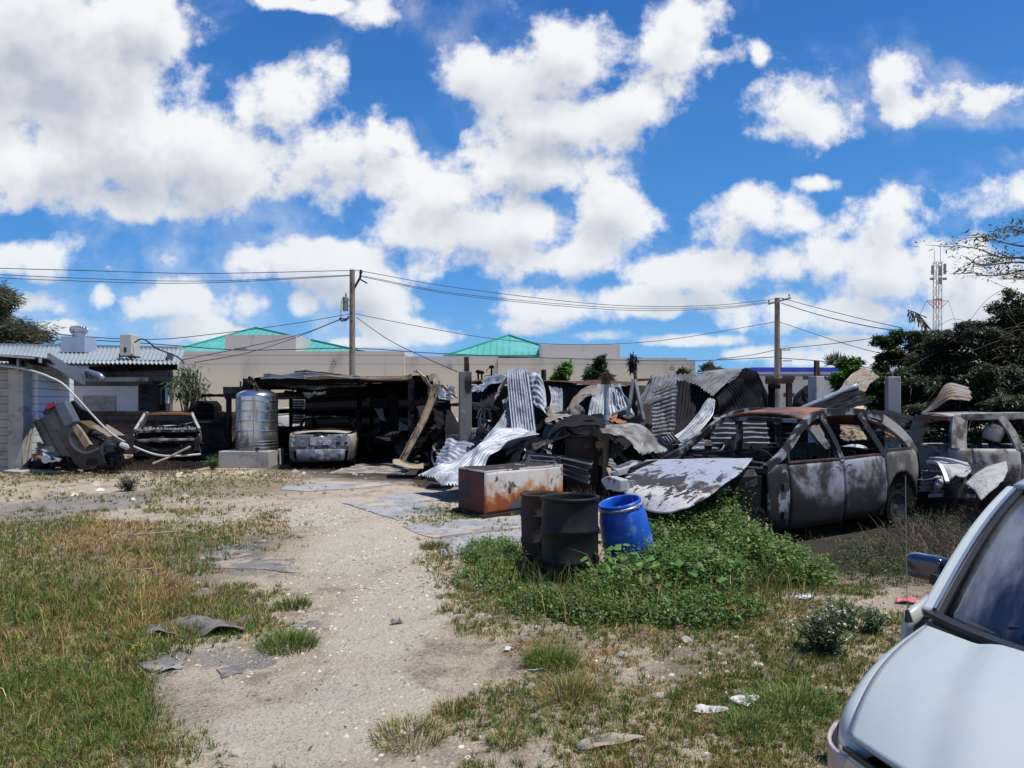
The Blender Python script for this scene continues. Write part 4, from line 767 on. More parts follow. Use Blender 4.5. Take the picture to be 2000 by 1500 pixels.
mb = MB().tube([(.52,.82,.05),(.53,.81,.2),(.52,.78,.38),(.50,.74,.58)],[.055,.075,.07,.05],9).box((.52,.83,.30),(.11,.06,.22)); mb.build('suspension_strut', M['strut'], sv_)
for x_ in (-1.16,-1.44):    # door handle pockets
    mt = Matrix.Translation((x_, hwS(x_,.88)+.004, .89)) @ Matrix.Rotation(R(-90),4,'X'); mb = MB().lathe([(0,-.012),(.05,-.008),(.07,.006),(.08,.0)],18,mt); mb.build('handle_recess', M['burnw'], sv_, smooth=True)
    mb = MB().lathe([(0,.004),(.012,.004),(.014,0)],8,Matrix.Translation((x_+.10, hwS(x_,.9)+.008,.90)) @ Matrix.Rotation(R(-90),4,'X')).lathe([(0,.004),(.012,.004),(.014,0)],8,Matrix.Translation((x_-.09, hwS(x_,.9)+.008,.90)) @ Matrix.Rotation(R(-90),4,'X')); mb.build('handle_hole', M['dark'], sv_)
fx = [(-2.72,.98),(-2.86,.99),(-2.91,.95),(-2.90,.78),(-2.84,.74),(-2.72,.75),(-2.69,.80),(-2.69,.95)]
mb = MB().beam([(x_, hwS(x_,z_)+.004, z_) for x_, z_ in fx+fx[:1]], .016,.012,up=(0,1,0)); mb.build('fuel_flap', M['char'], sv_)
mb = MB().box((-.06,hwS(-.06,.75)+.02,.74),(.09,.05,.10)).box((-.06,hwS(-.06,.5)+.02,.40),(.09,.05,.09)); mb.build('door_hinge', M['charlt'], sv_)
def bez_grid(rows, nu, nv):
    rr = [catmull([P(*p) for p in r__], nv) for r__ in rows]; cols_ = [catmull([rr[i][j] for i in range(len(rr))], nu) for j in range(nv+1)]
    return MB().grid(lambda u,v: cols_[int(round(v*nv))][int(round(u*nu))]+Vector((0,0,.018*(float(vnoise(u*4,v*5,1.4,2))-.5))), nu, nv)
mb = bez_grid([[(1262,899,10.2),(1330,897,9.7),(1400,895,9.25),(1470,894,8.85)], [(1226,926,9.6),(1300,928,9.05),(1370,926,8.6),(1448,921,8.35)], [(1217,955,9.2),(1288,964,8.6),(1348,962,8.2),(1408,950,8.05)], [(1238,990,8.85),(1284,1001,8.3),(1327,996,7.95),(1372,977,7.85)]], 36, 36)
mb.build('bonnet', M['hoodash'], sv_, smooth=True, world=True, thick=.012)
mb = MB().lathe([(0,.004),(.022,.004),(.024,0)],10,Matrix.Translation(P(1310,957,8.36)) @ Matrix.Rotation(R(60),4,'X')); mb.build('bonnet_hole', M['dark'], sv_, world=True)
mb = MB().beam([P(1196,928,9.7),P(1205,920,9.7),P(1222,915,9.8),P(1245,905,9.9)],.25,.08,n=8); mb.build('headlamp_mount', M['burnw'], sv_, world=True)
mb = MB().beam([P(1183,947,9.3),P(1192,942,9.25),P(1205,945,9.1),P(1219,949,8.95)],.14,.16,n=10); mb.build('bumper_end', M['burnw'], sv_, world=True, bevel=.02)
# --- second burnt SUV, right edge
s2 = thing('burnt_pickup', 'burnt pale crew cab with a scorched brown tailgate at the right edge, behind the SUV', 'car', (7.72,13.25,0), R(-3))
hw2 = car_shell(s2, dict(W=1.86, xr=0., xf=4.5, belt=.98, sill=.3, tumble=.28, dash=3.2, fire=3.4, seats=(1.2,2.4), sides=(1,-1), sag=.02,
  panels=[('rear_quarter', .02, .34, .35, .98, 'brownburn'), ('rear_door', .36, 1.12, .3, .98, 'palecar'), ('front_door', 1.14, 2.15, .3, .97, 'palecar'), ('cab_corner', 2.17, 2.85, .3, .97, 'palecar'), ('front_fender', 2.87, 4.45, arch(3.6,.42,.35), lambda x: 1.0-.03*(x-2.9), 'palecar')],
  pillars=[('rear_pillar', [(.16,.97),(.20,1.25),(.26,1.52)], .26, 'palecar'), ('roof_rail', [(.3,1.535),(1.3,1.56),(2.2,1.52)], .10, 'palecar'), ('centre_pillar', [(1.13,.97),(1.06,1.25),(.92,1.53)], .12, 'palecar'), ('windscreen_pillar', [(2.9,.97),(2.5,1.32),(2.15,1.53)], .09, 'palecar')],
  roof=(.15, 2.25, lambda x: 1.54+.03*math.sin(x*1.4), 'palecar'), cross=[('rear_header', (.14,1.50), -.06, .10, .08, 'roofrust'), ('windscreen_header', (2.2,1.52), .1, .1, .06, 'palecar')],
  ends=[('tailgate', .03, .07, .42, .99, 'brownburn', .04), ('nose', 4.45, .1, .4, .95, 'palecar', .03)], decks=[('bonnet', 3.1, 4.4, lambda x: 1.02-.05*(x-3.1), 'palecar', .05)], wheels=[(.85,.3),(3.6,.3)]))
mb = MB().lathe([(0,-.18),(.17,-.16),(.20,-.05),(.20,.14),(.12,.22),(0,.23)],20,INV['burnt_pickup'] @ Matrix.Translation(P(1940,846,12.6)) @ Matrix.Rotation(R(20),4,'Y') @ Matrix.Scale(.8,4)); mb.build('burnt_seat_shell', M['palecar'], s2, smooth=True)
# --- burnt van inside the sheets
vn = thing('rusted_van', 'rust brown burnt van nose between the concrete column and the leaning tan beam', 'van', (xat(902,20.5),20.5,0), R(-95))
car_shell(vn, dict(W=1.65,xr=-3.6,xf=0.,belt=1.05,sill=.3,tumble=.15,dash=-.35,panels=[('side_panel',-3.55,-.9,.3,1.05,'brownburn'),('front_door',-.88,-.1,.3,1.05,'orange')],pillars=[('windscreen_pillar',[(-.08,1.05),(-.4,1.7)],.09,'charlt'),('centre_pillar',[(-.95,1.05),(-1.0,1.7)],.09,'charlt'),('rear_pillar',[(-3.5,1.05),(-3.4,1.7)],.12,'charlt')],roof=(-3.4,-.4,lambda x:1.74,'rust'),cross=[('bumper',(.02,.42),.05,.1,.14,'charlt'),('windscreen_header',(-.4,1.7),.05,.1,.07,'rust')],ends=[('nose_panel',-.02,.08,.5,1.05,'brownburn',.03),('grille_panel',-.0,.1,.62,.86,'galvd',.02)],wheels=[(-.6,.28),(-2.9,.28)]))
# --- crumpled ash covered front end between the two wrecks
cw = thing('crushed_car', 'crushed car front buried in pale ash between the burnt SUV and the crew cab', 'car', tuple(G(1850,985)), 0)
mb = bez_grid([[(1815,895,11.2),(1835,893,11.2),(1865,897,11),(1890,903,10.9)],[(1825,900,10.9),(1845,905,10.8),(1875,908,10.6),(1897,918,10.4)],[(1840,915,10.6),(1855,915,10.4),(1872,925,10.2),(1890,925,10.1)],[(1843,938,10.2),(1852,940,10.1),(1866,928,10),(1882,932,9.9)]],20,20); mb.build('crumpled_bonnet', M['ash'], cw, smooth=True, world=True, thick=.02)
mb = MB().beam([P(1812,902,10.6),P(1832,905,10.4),P(1843,922,10.2),P(1850,942,10)],.05,.04,n=12).beam([P(1815,896,11),P(1850,899,10.8),P(1893,912,10.6)],.06,.05,n=8); mb.build('wing_edge', M['ring'], cw, world=True)
mb = bez_grid([[(1818,925,10.8),(1830,925,10.6),(1842,930,10.4)],[(1816,945,10.6),(1828,945,10.2),(1842,948,10.1)],[(1817,962,10.5),(1828,965,10.3),(1838,955,10.2)]],14,14); mb.build('ash_heap', M['ash'], cw, smooth=True, world=True, thick=.02)
mb = MB()
for k in range(6): mb.beam([P(1845,948+5*k,10.1),P(1868,944+5*k,10),P(1888,950+5*k,10.1)],.06,.03,n=6)
mb.build('radiator_slat', M['charlt'], cw, world=True)
mb = MB().beam([P(1822,968,10.4),P(1860,966,10.1),P(1895,968,10.2)],.16,.05,n=8); mb.build('bumper_beam', M['burnw'], cw, world=True)
mb = MB().box(P(1855,965,11.2),(1.1,.9,.7)); mb.build('burnt_core', M['char'], cw, world=True)
mb = bez_grid([[(1885,945,10),(1905,925,10.3),(1935,908,10.6),(1965,900,10.8)],[(1900,955,9.7),(1920,938,9.8),(1945,925,10),(1968,918,10.2)],[(1915,975,9.4),(1935,958,9.5),(1950,945,9.6),(1960,935,9.8)]],18,18)
tag(mb.build('ash_covered_panel', M['ash'], smooth=True, thick=.02), 'white ash-covered fallen panel half hidden by dry weeds at right', 'panel')
# ---------------------------------------------------------------- overturned pickup bed against the block wall
pb = thing('overturned_pickup', 'dark grey pickup bed standing on end against the block wall, red tail light up', 'car', tuple(G(170,912)), kind='thing')
YA = 17.6
def side_pt(px, py, dy=0.): return P(px, py, YA+dy)
outl = [(83,806),(92,796),(108,792),(121,788),(128,808),(138,825),(143,838),(138,848),(139,862),(147,873),(160,882),(176,883),(193,876),(203,892),(207,905),(182,911),(160,914),(148,906),(128,872),(108,838),(92,818)]
def polyfill(pts3, mat, name, parent, thick=.05, bevel=0):
    bm = bmesh.new(); vs = [bm.verts.new(INV[parent.name] @ p) for p in pts3]; es = [bm.edges.new((vs[i], vs[(i+1) % len(vs)])) for i in range(len(vs))]
    bmesh.ops.triangle_fill(bm, edges=es, use_beauty=True); bmesh.ops.subdivide_edges(bm, edges=bm.edges[:], cuts=1)
    me = bpy.data.meshes.new(name); bm.to_mesh(me); bm.free(); o = bpy.data.objects.new(name, me); C.objects.link(o); o.parent = parent; me.materials.append(M[mat])
    md = o.modifiers.new('thickness', 'SOLIDIFY'); md.thickness = thick; md.offset = 0; return o
def bulge(p): return P(p[0], p[1], YA-.12*math.sin(min(1,max(0,(p[1]-790)/110))*math.pi)+.0022*(p[0]-140))
polyfill([bulge(p) for p in outl], 'truck', 'bed_side', pb, .06)
mb = MB().beam([bulge((143,838))+Vector((0,-.03,0)),bulge((138,848))+Vector((0,-.03,0)),bulge((139,862))+Vector((0,-.03,0)),bulge((147,873))+Vector((0,-.03,0)),bulge((160,882))+Vector((0,-.03,0)),bulge((176,883))+Vector((0,-.03,0)),bulge((193,876))+Vector((0,-.03,0))], .035,.05,n=24); mb.build('arch_lip', M['truckl'], pb, world=True)
mb = MB().beam([bulge((122,789)),bulge((132,808)),bulge((143,830))], .30,.25,up=(0,1,0),n=8); mb.build('rear_bumper', M['truckl'], pb, world=True, bevel=.04)
mb = MB().beam([bulge((94,799))+Vector((0,-.06,.03)),bulge((103,795))+Vector((0,-.06,.03)),bulge((112,791))+Vector((0,-.06,.03))],.12,.08,up=(0,1,0)); mb.build('tail_light', M['taillight'], pb, world=True, bevel=.015)
mb = MB().beam([P(90,812,18.5),P(108,845,18.6),P(140,905,18.6)],1.2,.08,up=(1,0,.6),n=6); mb.build('bed_floor', M['trim'], pb, world=True)
mb = MB().box((0,0,0),(.36,.8,.42),m=Matrix.Translation(P(174,842,18.6)) @ Matrix.Rotation(R(35),4,'Y')); mb.build('tank_panel', M['ochre'], pb, world=True)
mb = MB().beam([P(142,826,18.2),P(156,845,18.1),P(174,872,18.0)],.16,.10,up=(0,1,0)); mb.build('cross_rail', M['wood'], pb, world=True)
mb = MB().beam([P(130,795,18.7),P(150,815,18.7),P(180,826,18.8),P(188,840,18.8)],.5,.12,up=(0,1,0),n=6); mb.build('underbody', M['char'], pb, world=True)
mb = MB().box((0,0,0),(.55,.8,.3),m=Matrix.Translation(P(205,850,18.8)) @ Matrix.Rotation(R(32),4,'Y')); mb.build('differential_guard', M['woodburn'], pb, world=True)
mb = MB().tube([P(182,848,18.4),P(200,856,18.3),P(222,864,18.3)],.09,8).tube([P(210,865,18.2),P(240,872,18.2)],.10,8).lathe([(0,-.1),(.28,-.1),(.34,0),(.28,.1),(0,.1)],16,Matrix.Translation(P(218,880,18.2)) @ Matrix.Rotation(R(70),4,'X'))
for k in range(14): mb.box(P(random.uniform(195,248), random.uniform(865,902), random.uniform(17.9,18.6)), (random.uniform(.1,.4),random.uniform(.1,.3),random.uniform(.08,.2)), random.uniform(0,3))
mb.build('axle_parts', M['charlt'], pb, world=True)
mb = MB().tube([P(236,868,17.9),P(246,872,17.9),P(249,877,17.9)],[.07,.08,.06],8); mb.build('pale_elbow', M['burnw'], pb, world=True)
# junk under it
mb = sheet_mesh([(72,862,18.2),(90,868,18.1),(100,872,18.1)],[(70,884,17.9),(88,884,17.8),(112,888,17.8)],6,.025,10); tag(mb.build('tin_scrap', M['galvd'], smooth=True), 'small crumpled tin scrap under the overturned pickup bed', 'tin scrap')
mb = MB().tube([P(66,890,17.6),P(78,893,17.5),P(87,896,17.5)],.06,8); tag(mb.build('rusty_canister', M['orange']), 'orange rusty canister lying at the foot of the block wall', 'canister')
mb = MB().tube([P(90,900,17.4),P(104,901,17.3),P(110,899,17.3),P(117,900,17.3)],.03,6,12).beam([P(84,878,17.9),P(100,890,17.6),P(116,898,17.4)],.10,.03).lathe([(0,-.03),(.10,-.03),(.10,.03),(0,.03)],14,Matrix.Translation(P(90,897,17.35)) @ Matrix.Rotation(R(90),4,'X')); tag(mb.build('metal_bracket', M['ring']), 'grey metal bracket with a round end cap under the pickup bed', 'bracket')
mb = MB()
for k in range(40): mb.box(P(random.uniform(62,240), random.uniform(893,910), random.uniform(17.6,18.8)), (random.uniform(.1,.5),random.uniform(.1,.4),random.uniform(.05,.22)), random.uniform(0,3))
tag(mb.build('burnt_debris', M['char']), kind='stuff')
for (x0,y0),(wd,ln),mt_ in (((78,914),(.9,.35),'slab'),((95,922),(1.6,.35),'stone'),((33,924),(.55,.3),'stone')):
    mb = MB().box((0,0,.05),(wd,ln,.07)); o = mb.build('broken_slab', M[mt_], bevel=.01); o.location = G(x0,y0); o.rotation_euler = (R(3),R(2),R(random.uniform(-15,15))); tag(o, {78:'narrow broken slab piece against the block wall column foot',95:'long flat broken slab lying in grass before the pickup bed',33:'small pale stone slab at the left wall foot'}[x0], 'slab piece')
# ---------------------------------------------------------------- stainless water tank
p0 = G(494,910); Yt = 19.9
pl = thing('tank_plinth', 'stained concrete plinth under the shiny water tank', 'plinth', (xat(488,Yt),Yt,0), kind='thing'); mb = MB()
mb.box((0,.2,.22),(1.38,1.35,.46)); mb.build('plinth_body', M['concrete'], pl, bevel=.02)
tk = thing('water_tank', 'shiny ribbed stainless steel water tank on a concrete plinth', 'water tank', (xat(497,Yt),Yt+.2,.45))
prof = [(0,0),(.565,0),(.575,.02)]; zz = .05
ribs = [.10,.16,.38,.66,.94,1.22,1.40]
z_ = .05
for rb in [.08,.17,.25,.54,.82,1.09,1.37]:
    prof += [(.565,rb-.032),(.565,rb-.022),(.578,rb-.008),(.578,rb+.008),(.565,rb+.022),(.565,rb+.032)]
prof += [(.565,1.50)]
mb = MB().lathe(prof, 64); mb.build('barrel', M['stain'], tk, smooth=True)
mb = MB().lathe([(.57,1.50),(.565,1.53),(.53,1.58),(.44,1.64),(.3,1.69),(.12,1.72),(.1,1.72),(.1,1.76),(0,1.77)],64); mb.build('domed_lid', M['stain'], tk, smooth=True)
mb = MB().beam([(.10,-.567,.05),(.10,-.567,1.5)],.012,.012).box((.46,-.36,1.28),(.06,.06,.10)); mb.build('seam', M['steel'], tk)
mb = MB().tube([(.22,-.55,.07),(.22,-.66,.07)],.03,8).tube([(.22,-.66,.07),(.30,-.67,.05)],.02,6); mb.build('outlet_tap', M['char'], tk)
mb = MB().box((0,0,.03),(.62,.42,.05)); o = mb.build('white_tile', M['paper']); o.location = G(516,906)+Vector((0,-.15,.14)); o.rotation_euler = (R(8),R(5),.2); tag(o, 'pale square tile tilted on the ground in front of the tank plinth', 'tile')
mb = MB().box((0,0,.07),(.42,.3,.14)); o = mb.build('rubble_block', M['concrete']); o.location = G(511,910)+Vector((0,0,-.03)); tag(o, 'rough concrete lump under the pale square tile', 'concrete lump')
# ---------------------------------------------------------------- burnt shed (car port)
sh = thing('burnt_shed', 'blackened open shed with a warped burnt tin roof over the coupe', 'shed', (xat(640,23),23,0), kind='thing')
def warp(u, v, s): return .10*(float(vnoise(u*6+s, v*3+s, 1.3, 21))-.5)
def roof_strip(L, Rr, mat, seed, n=40, amp=.015):
    o = sheet_mesh(L, Rr, 4, amp, n, dent=.16, seed=seed).build('roof_sheet', M[mat], sh, smooth=True, world=True); return o
roof_strip([(478,738,20.2),(520,733,20.2),(640,736,20.2),(720,741,20.2),(800,738,20.2),(838,727,20.2)], [(470,752,22.6),(520,744,22.6),(640,747,22.6),(740,749,22.6),(820,750,22.6),(862,752,22.4)], 'galvb', 31)
roof_strip([(482,750,22),(560,749.5,22),(640,748,22),(720,751,22),(830,752,22)], [(482,764,24.4),(560,762,24.4),(640,761,24.4),(740,760,24.4),(850,760,24.4)], 'galvb', 32)
roof_strip([(500,766,24.2),(600,764,24.2),(720,757,24.2),(850,758,24.2)], [(500,777,27.4),(600,776,27.4),(740,771,27.4),(850,770,27.4)], 'galvb', 33)
roof_strip([(575,722,21.8),(620,724,21.8),(690,731,21.6),(760,737,21.4)], [(580,733,23.5),(640,737,23.5),(700,741,23),(770,744,22.5)], 'rust', 34)
roof_strip([(518,735,20.1),(560,733.5,20.1),(600,733,20.1),(680,737,20.1),(722,740,20.1)], [(505,739,20.0),(560,738,20),(610,739.5,20),(680,741,20),(718,743,20)], 'galv', 35)
roof_strip([(590,733,20.05),(650,735,20.05),(705,738,20.05),(780,737,20.05),(806,735,20.05)], [(596,737,19.9),(650,738,19.9),(705,741,19.9),(780,741,19.9),(803,740,19.9)], 'galvr', 36)
roof_strip([(516,753.5,21.4),(580,752,21.4),(640,754,21.4),(720,751,21.4)], [(520,758.5,21.0),(580,757.5,21.0),(640,756,21.0),(700,754.5,21.0)], 'galv', 37)
roof_strip([(592,770.5,21),(615,768.5,21),(637,769,21)], [(596,772.5,20.8),(615,771.5,20.8),(635,770.5,20.8)], 'galv', 38)
mb = MB()
for px_, y0, Y_, w_ in ((521,750,20.6,.16),(447,768,20.6,.12),):
    mb = MB(); z1 = zat(y0,Y_); mb.box((xat(px_,Y_),Y_,z1/2),(w_,w_,z1)); mb.build('post', M['char'], sh, world=True)
for px_, y0, Y_, w_, mt_ in ((803.5,738,20.4,.17,'columndark'),(568,778,25.5,.1,'char'),(726,775,26,.12,'char'),(702,770,25,.14,'char'),(833,745,23,.13,'char')):
    mb = MB(); z1 = zat(y0,Y_); mb.box((xat(px_,Y_),Y_,z1/2),(w_,w_,z1)); mb.build('post', M[mt_], sh, world=True)
mb = MB(); z1 = zat(746,24.6); mb.box((xat(767.5,24.6),24.6,z1/2),(.37,.3,z1)); mb.build('concrete_post', M['columndark'], sh, world=True)
for p_, q_ in (((480,747,20.4),(832,741,20.4)),((485,757,22.4),(840,752,22.4)),((440,774,20.6),(530,772,20.6)),((500,776,27.2),(850,772,27.2)),((478,745,20.4),(500,776,27.2)),((600,745,20.4),(610,772,27.2)),((700,745,20.4),(700,771,27.2)),((806,742,20.4),(800,770,27.2))):
    mb = MB().beam([P(*p_),P(*q_)],.09,.16); mb.build('beam', M['char'], sh, world=True)
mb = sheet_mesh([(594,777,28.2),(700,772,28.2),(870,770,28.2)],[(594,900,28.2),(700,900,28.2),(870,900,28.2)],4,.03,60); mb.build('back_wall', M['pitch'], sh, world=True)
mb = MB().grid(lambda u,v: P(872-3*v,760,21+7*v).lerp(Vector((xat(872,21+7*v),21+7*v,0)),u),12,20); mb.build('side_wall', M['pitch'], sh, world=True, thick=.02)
mb = sheet_mesh([(569,778,27.9),(594,778,27.9)],[(569,828,27.9),(594,828,27.9)],10,.03,8); mb.build('wall_sheet', M['galvd'], sh, smooth=True, world=True)
mb = MB()
for x_ in (603.5,): mb.box(P(x_,780,27.6),(.12,.05,.06))
for k in range(26): mb.box(Vector((xat(random.uniform(690,850),random.uniform(22,27)),random.uniform(22,27.5),random.uniform(.1,.5))),(random.uniform(.2,.8),random.uniform(.2,.6),random.uniform(.15,.7)),random.uniform(0,3))
tag(mb.build('charred_rubble', M['char']), kind='stuff')
mb = MB().box(P(708,848,24.5),(1.0,.6,.06))
for s in (-.45,.45): mb.box(P(708,848,24.5)+Vector((s,0,-.4)),(.05,.5,.8))
tag(mb.build('burnt_bench', M['charlt']), 'burnt workbench frame right of the coupe inside the shed', 'workbench')
mb = MB().tube([P(700,830,24),P(700,815,24),P(698,800,24)],.08,8).box(P(700,832,24),(.25,.2,.2)).tube([P(697,836,24),P(705,838,24)],.12,8); tag(mb.build('burnt_drill', M['charlt']), 'burnt upright machine standing behind the coupe in the shed', 'machine')
sheet('white torn sheet hanging inside the shed left of the square pillar', [(716,778,24),(733,800,24),(748,835,23.8),(757,862,23.6)], [(744,783,23.8),(745,800,23.6),(752,825,23.5),(758,850,23.4)], 6, .015, 'galv')
sheet('small torn sheet right of the square pillar inside the shed', [(779,822,22.5),(790,830,22.3),(806,835,22)], [(780,842,22.2),(790,842,22.1),(803,840,22)], 5, .015, 'galv')
# low left annexe of the shed behind the tank
an = thing('lean_to', 'burnt low lean-to roof between the scorched wall and the steel tank', 'lean-to', (xat(450,22),22,0), kind='thing')
o = sheet_mesh([(395,768,22.2),(440,769,21.6),(500,766,21)],[(390,772,24.5),(440,773,24.2),(500,774,24)],5,.02,20,dent=.1,seed=44).build('roof_sheet', M['galvb'], an, smooth=True, world=True)
mb = MB().box(P(456,764,21),(.5,.3,.25)).box(P(470,758,21),(.04,.04,.4)).box(P(476,755,21.2),(.04,.04,.5)); mb.build('burnt_box', M['charlt'], an, world=True)
mb = MB(); z1 = zat(770,21.6); mb.box((xat(447,21.6),21.6,z1/2),(.08,.08,z1)); mb.build('post', M['char'], an, world=True)
sheet('black twisted sheet standing at the left end of the shed roof', [(472,765,20.4),(479,745,20.3),(486,733,20.2)], [(490,760,20),(492,748,20),(500,760,20.1)], 4, .02, 'galvb')
sheet('rust brown sheet strip falling from the shed roof behind the tank', [(486,736,20),(492,748,19.9),(500,762,19.8)], [(493,736,19.9),(499,748,19.8),(506,760,19.7)], 3, .01, 'rust')
# twisted end of the shed roof and the leaning girder
sheet('tan ribbed sheet twisting down from the right end of the shed roof', [(806,727,20),(822,737,20),(838,762,19.8),(845,790,19.6)], [(812,724,19.6),(835,741,19.3),(851,765,19.2),(853,788,19.2)], 7, .016, 'galvt', dent=.14)
gd = thing('leaning_girder', 'scorched tan steel girder leaning from the shed roof to the ground', 'girder', tuple(G(797,908)))
mb = MB().beam([P(838,740,18.6),P(850,737,18.6),P(853,752,18.5),P(846,775,18.45),P(828,820,18.3),P(806,862,18.1),P(786,900,18.0)],.18,.08,up=(0,-1,.2),n=40); mb.build('web', M['galvt'], gd, world=True)
mb = MB()
for s in (-1,1): mb.beam([Vector((s*.08,-.05,0))+p for p in catmull([P(851,752,18.5),P(846,775,18.45),P(828,820,18.3),P(806,862,18.1),P(786,900,18.0)],20)],.02,.12,up=(0,-1,.2))
mb.build('flange', M['galvt'], gd, world=True)
mb = MB().grid(lambda u,v: P(767+60*u,900+9*u+10*v*(.6+.4*math.sin(3*u)),17.6-.9*v)+Vector((0,0,.10*math.sin(math.pi*v)*(.6+.4*math.sin(7*u)))),16,8); tag(mb.build('crumpled_flashing', M['galvt'], smooth=True, thick=.01), 'crumpled tan flashing lying at the foot of the leaning girder', 'flashing')
# ---------------------------------------------------------------- columns and posts
def column(px0, px1, pyt, Y, label, mat, rz=0., rod=None, foot=0.):
    o = thing('concrete_column', label, 'column', (xat((px0+px1)/2,Y),Y,0), rz, 'standing concrete columns', kind='thing'); w_ = (px1-px0)/F*Y/(abs(math.cos(rz))+abs(math.sin(rz))); z1 = zat(pyt,Y)
    mb = MB()
    for k in range(6): pass
    mb.grid(lambda u,v: Vector((0,0,0)),1,1) if 0 else mb.box((0,0,z1/2),(w_,w_,z1)); mb.build('shaft', M[mat], o, bevel=.012)
    if rod: mb = MB().box((rod*.3,0,z1+.17),(.11,.06,.36)).box((rod*.3+.04,0,z1+.1),(.05,.09,.2)); mb.build('steel_stub', M['rust'], o)
    return o
column(895,922,726,16.8,'sooty square concrete column with a rusty steel stub, standing among the torn sheets','columnsoot',R(10),.1)
column(1580,1608,735,15.6,'pale concrete column behind the burnt SUV roof, nearest the blue building','column',R(24),.05)
column(1730,1757,736,14.6,'pale concrete column in front of the dark trees','column',R(-12))
mb = MB().tube([P(1744,736,14.6),P(1743,727,14.6),P(1740,721,14.7)],.03,5); tag(mb.build('bent_bar', M['wood']), 'bent bar sticking out of the pale column by the dark trees', 'bar')
po = thing('pipe_post', 'tall thin post with a rusty pipe top near the rusty freezer', 'post', tuple(G(1180,972)))
bz = G(1180,972); mb = MB().beam([bz,P(1182,900,13.35),P(1185,824,13.35)],.105,.105); mb.build('timber_post', M['wood'], po, world=True)
mb = MB().tube([P(1184,826,13.35),P(1184,736,13.35)],.045,10).lathe([(.045,0),(.06,.02),(.05,.12)],10,Matrix.Translation(P(1184,822,13.35))); mb.build('steel_pipe', M['galv'], po, world=True)
mb = MB().box(P(1183,740,13.3),(.16,.05,.2)).box(P(1186,730,13.3),(.05,.08,.14)).tube([P(1178,744,13.3),P(1189,728,13.3)],.02,5); mb.build('rusty_bracket', M['rust'], po, world=True)
mb = MB(); q = G(1063,893); z1 = zat(722,q.y); mb.tube([(q.x+.02,q.y,0),(q.x,q.y,z1*.5),(q.x-.02,q.y,z1)],.085,10); tag(mb.build('timber_post', M['woodburn']), 'timber post with a charred top between the silver sheets', 'post')
mb = MB(); mb.box((xat(1103,17),17,1.0),(.09,.09,2.2)); tag(mb.build('charred_post', M['char']), 'short charred post behind the dark curved sheet', 'post')
mb = MB().box(P(975,760,18)*Vector((1,1,0)) if 0 else Vector((xat(980,18),18,1.1)),(.3,.3,2.2)); tag(mb.build('charred_stump_post', M['char']), 'thick charred post left of the tall silver sheet', 'post')
fr = thing('splayed_stand', 'burnt steel frame of two splayed legs with a crossbar among the sheets', 'frame', tuple(G(1235,905)), kind='thing')
for p_ in ([(1237,742,17),(1230,790,16.6),(1222,832,16.4)], [(1240,742,17),(1248,780,16.8),(1257,820,16.6)], [(1271,742,17.5),(1256,782,17),(1245,835,16.6)]):
    mb = MB().beam([P(*q) for q in p_],.07,.07); mb.build('leg', M['galvd'], fr, world=True)
mb = MB().beam([P(1235,743,17),P(1272,741,17.4)],.06,.06); mb.build('crossbar', M['rust'], fr, world=True)
gf_ = thing('rusty_gateway', 'rusty steel post and lintel standing in front of the blue building', 'frame', (xat(1535,19),19,0), kind='thing')
mb = MB().box((xat(1541,19),19,zat(741,19)/2),(.13,.13,zat(741,19))); mb.build('post', M['rust'], gf_, world=True)
mb = MB().beam([P(1496,744,19),P(1548,743,19)],.12,.12).beam([P(1496,748,18.9),P(1546,747,18.9)],.06,.06); mb.build('lintel', M['rust'], gf_, world=True)
mb = MB().box((xat(1507,19),19,zat(750,19)/2),(.15,.1,zat(750,19))).box(P(1512,755,18.9),(.3,.1,.12)); mb.build('post', M['char'], gf_, world=True)
# ---------------------------------------------------------------- heap of torn roof sheets
sheet('tall silver sheet standing upright in the middle of the heap', [(1000,722,17.2),(990,728,16.6),(993,780,16.2),(998,830,15.8),(1000,855,15.5)], [(1022,722,17.2),(1031,727,16.6),(1040,780,16.1),(1046,830,15.7),(1048,852,15.4)], 9, .022, 'galv', dent=.10)
sheet('narrow silver sheet slanting left from the foot of the tall upright sheet', [(993,792,16.3),(972,825,15.9),(946,858,15.4)], [(1000,826,16.1),(999,845,15.8),(985,860,15.2)], 8, .022, 'galv')
sheet('large silver sheet curling up from the ground behind the rusty freezer', [(819,930,13.9),(870,914,14.2),(925,872,14.7),(965,850,15.1),(1010,844,15.2)], [(893,954,12.7),(932,932,12.9),(958,898,13.2),(1000,866,13.5),(1057,849,13.8)], 15, .026, 'galv', dent=.22, nu=36)
sheet('grey sheet on edge leaning left of the large curling sheet', [(874,857,15.6),(897,861,15.5),(923,868,15.4)], [(848,908,14.7),(866,914,14.5),(886,921,14.4)], 8, .028, 'galv', dent=.1)
sheet('dark arched sheet forming a hood over the rust brown tank', [(1070,852,13.7),(1088,828,13.9),(1128,816,14.1),(1170,822,14.1),(1194,832,13.9)], [(1077,858,12.8),(1098,838,12.7),(1135,829,12.7),(1165,834,12.8),(1182,840,12.9)], 11, .026, 'galvb', dent=.12)
sheet('grey weathered sheet sagging right toward the burnt SUV bonnet', [(1189,826,13.8),(1235,829,13.8),(1275,848,13.7),(1304,880,13.5)], [(1172,840,12.6),(1207,849,12.5),(1236,870,12.3),(1250,892,12.2)], 7, .028, 'galvw', dent=.12)
sheet('black wavy sheet leaning low behind the rusty freezer', [(1040,884,12.9),(1095,889,12.7),(1155,899,12.4)], [(1035,920,12.8),(1095,928,12.6),(1155,948,12.4)], 4, .04, 'galvd', dent=.08)
sheet('dark folded sheet flap in front of the black wavy sheet', [(1062,905,12.5),(1080,897,12.5),(1095,890,12.5)], [(1060,915,12.4),(1082,912,12.4),(1097,908,12.4)], 3, .02, 'galvd')
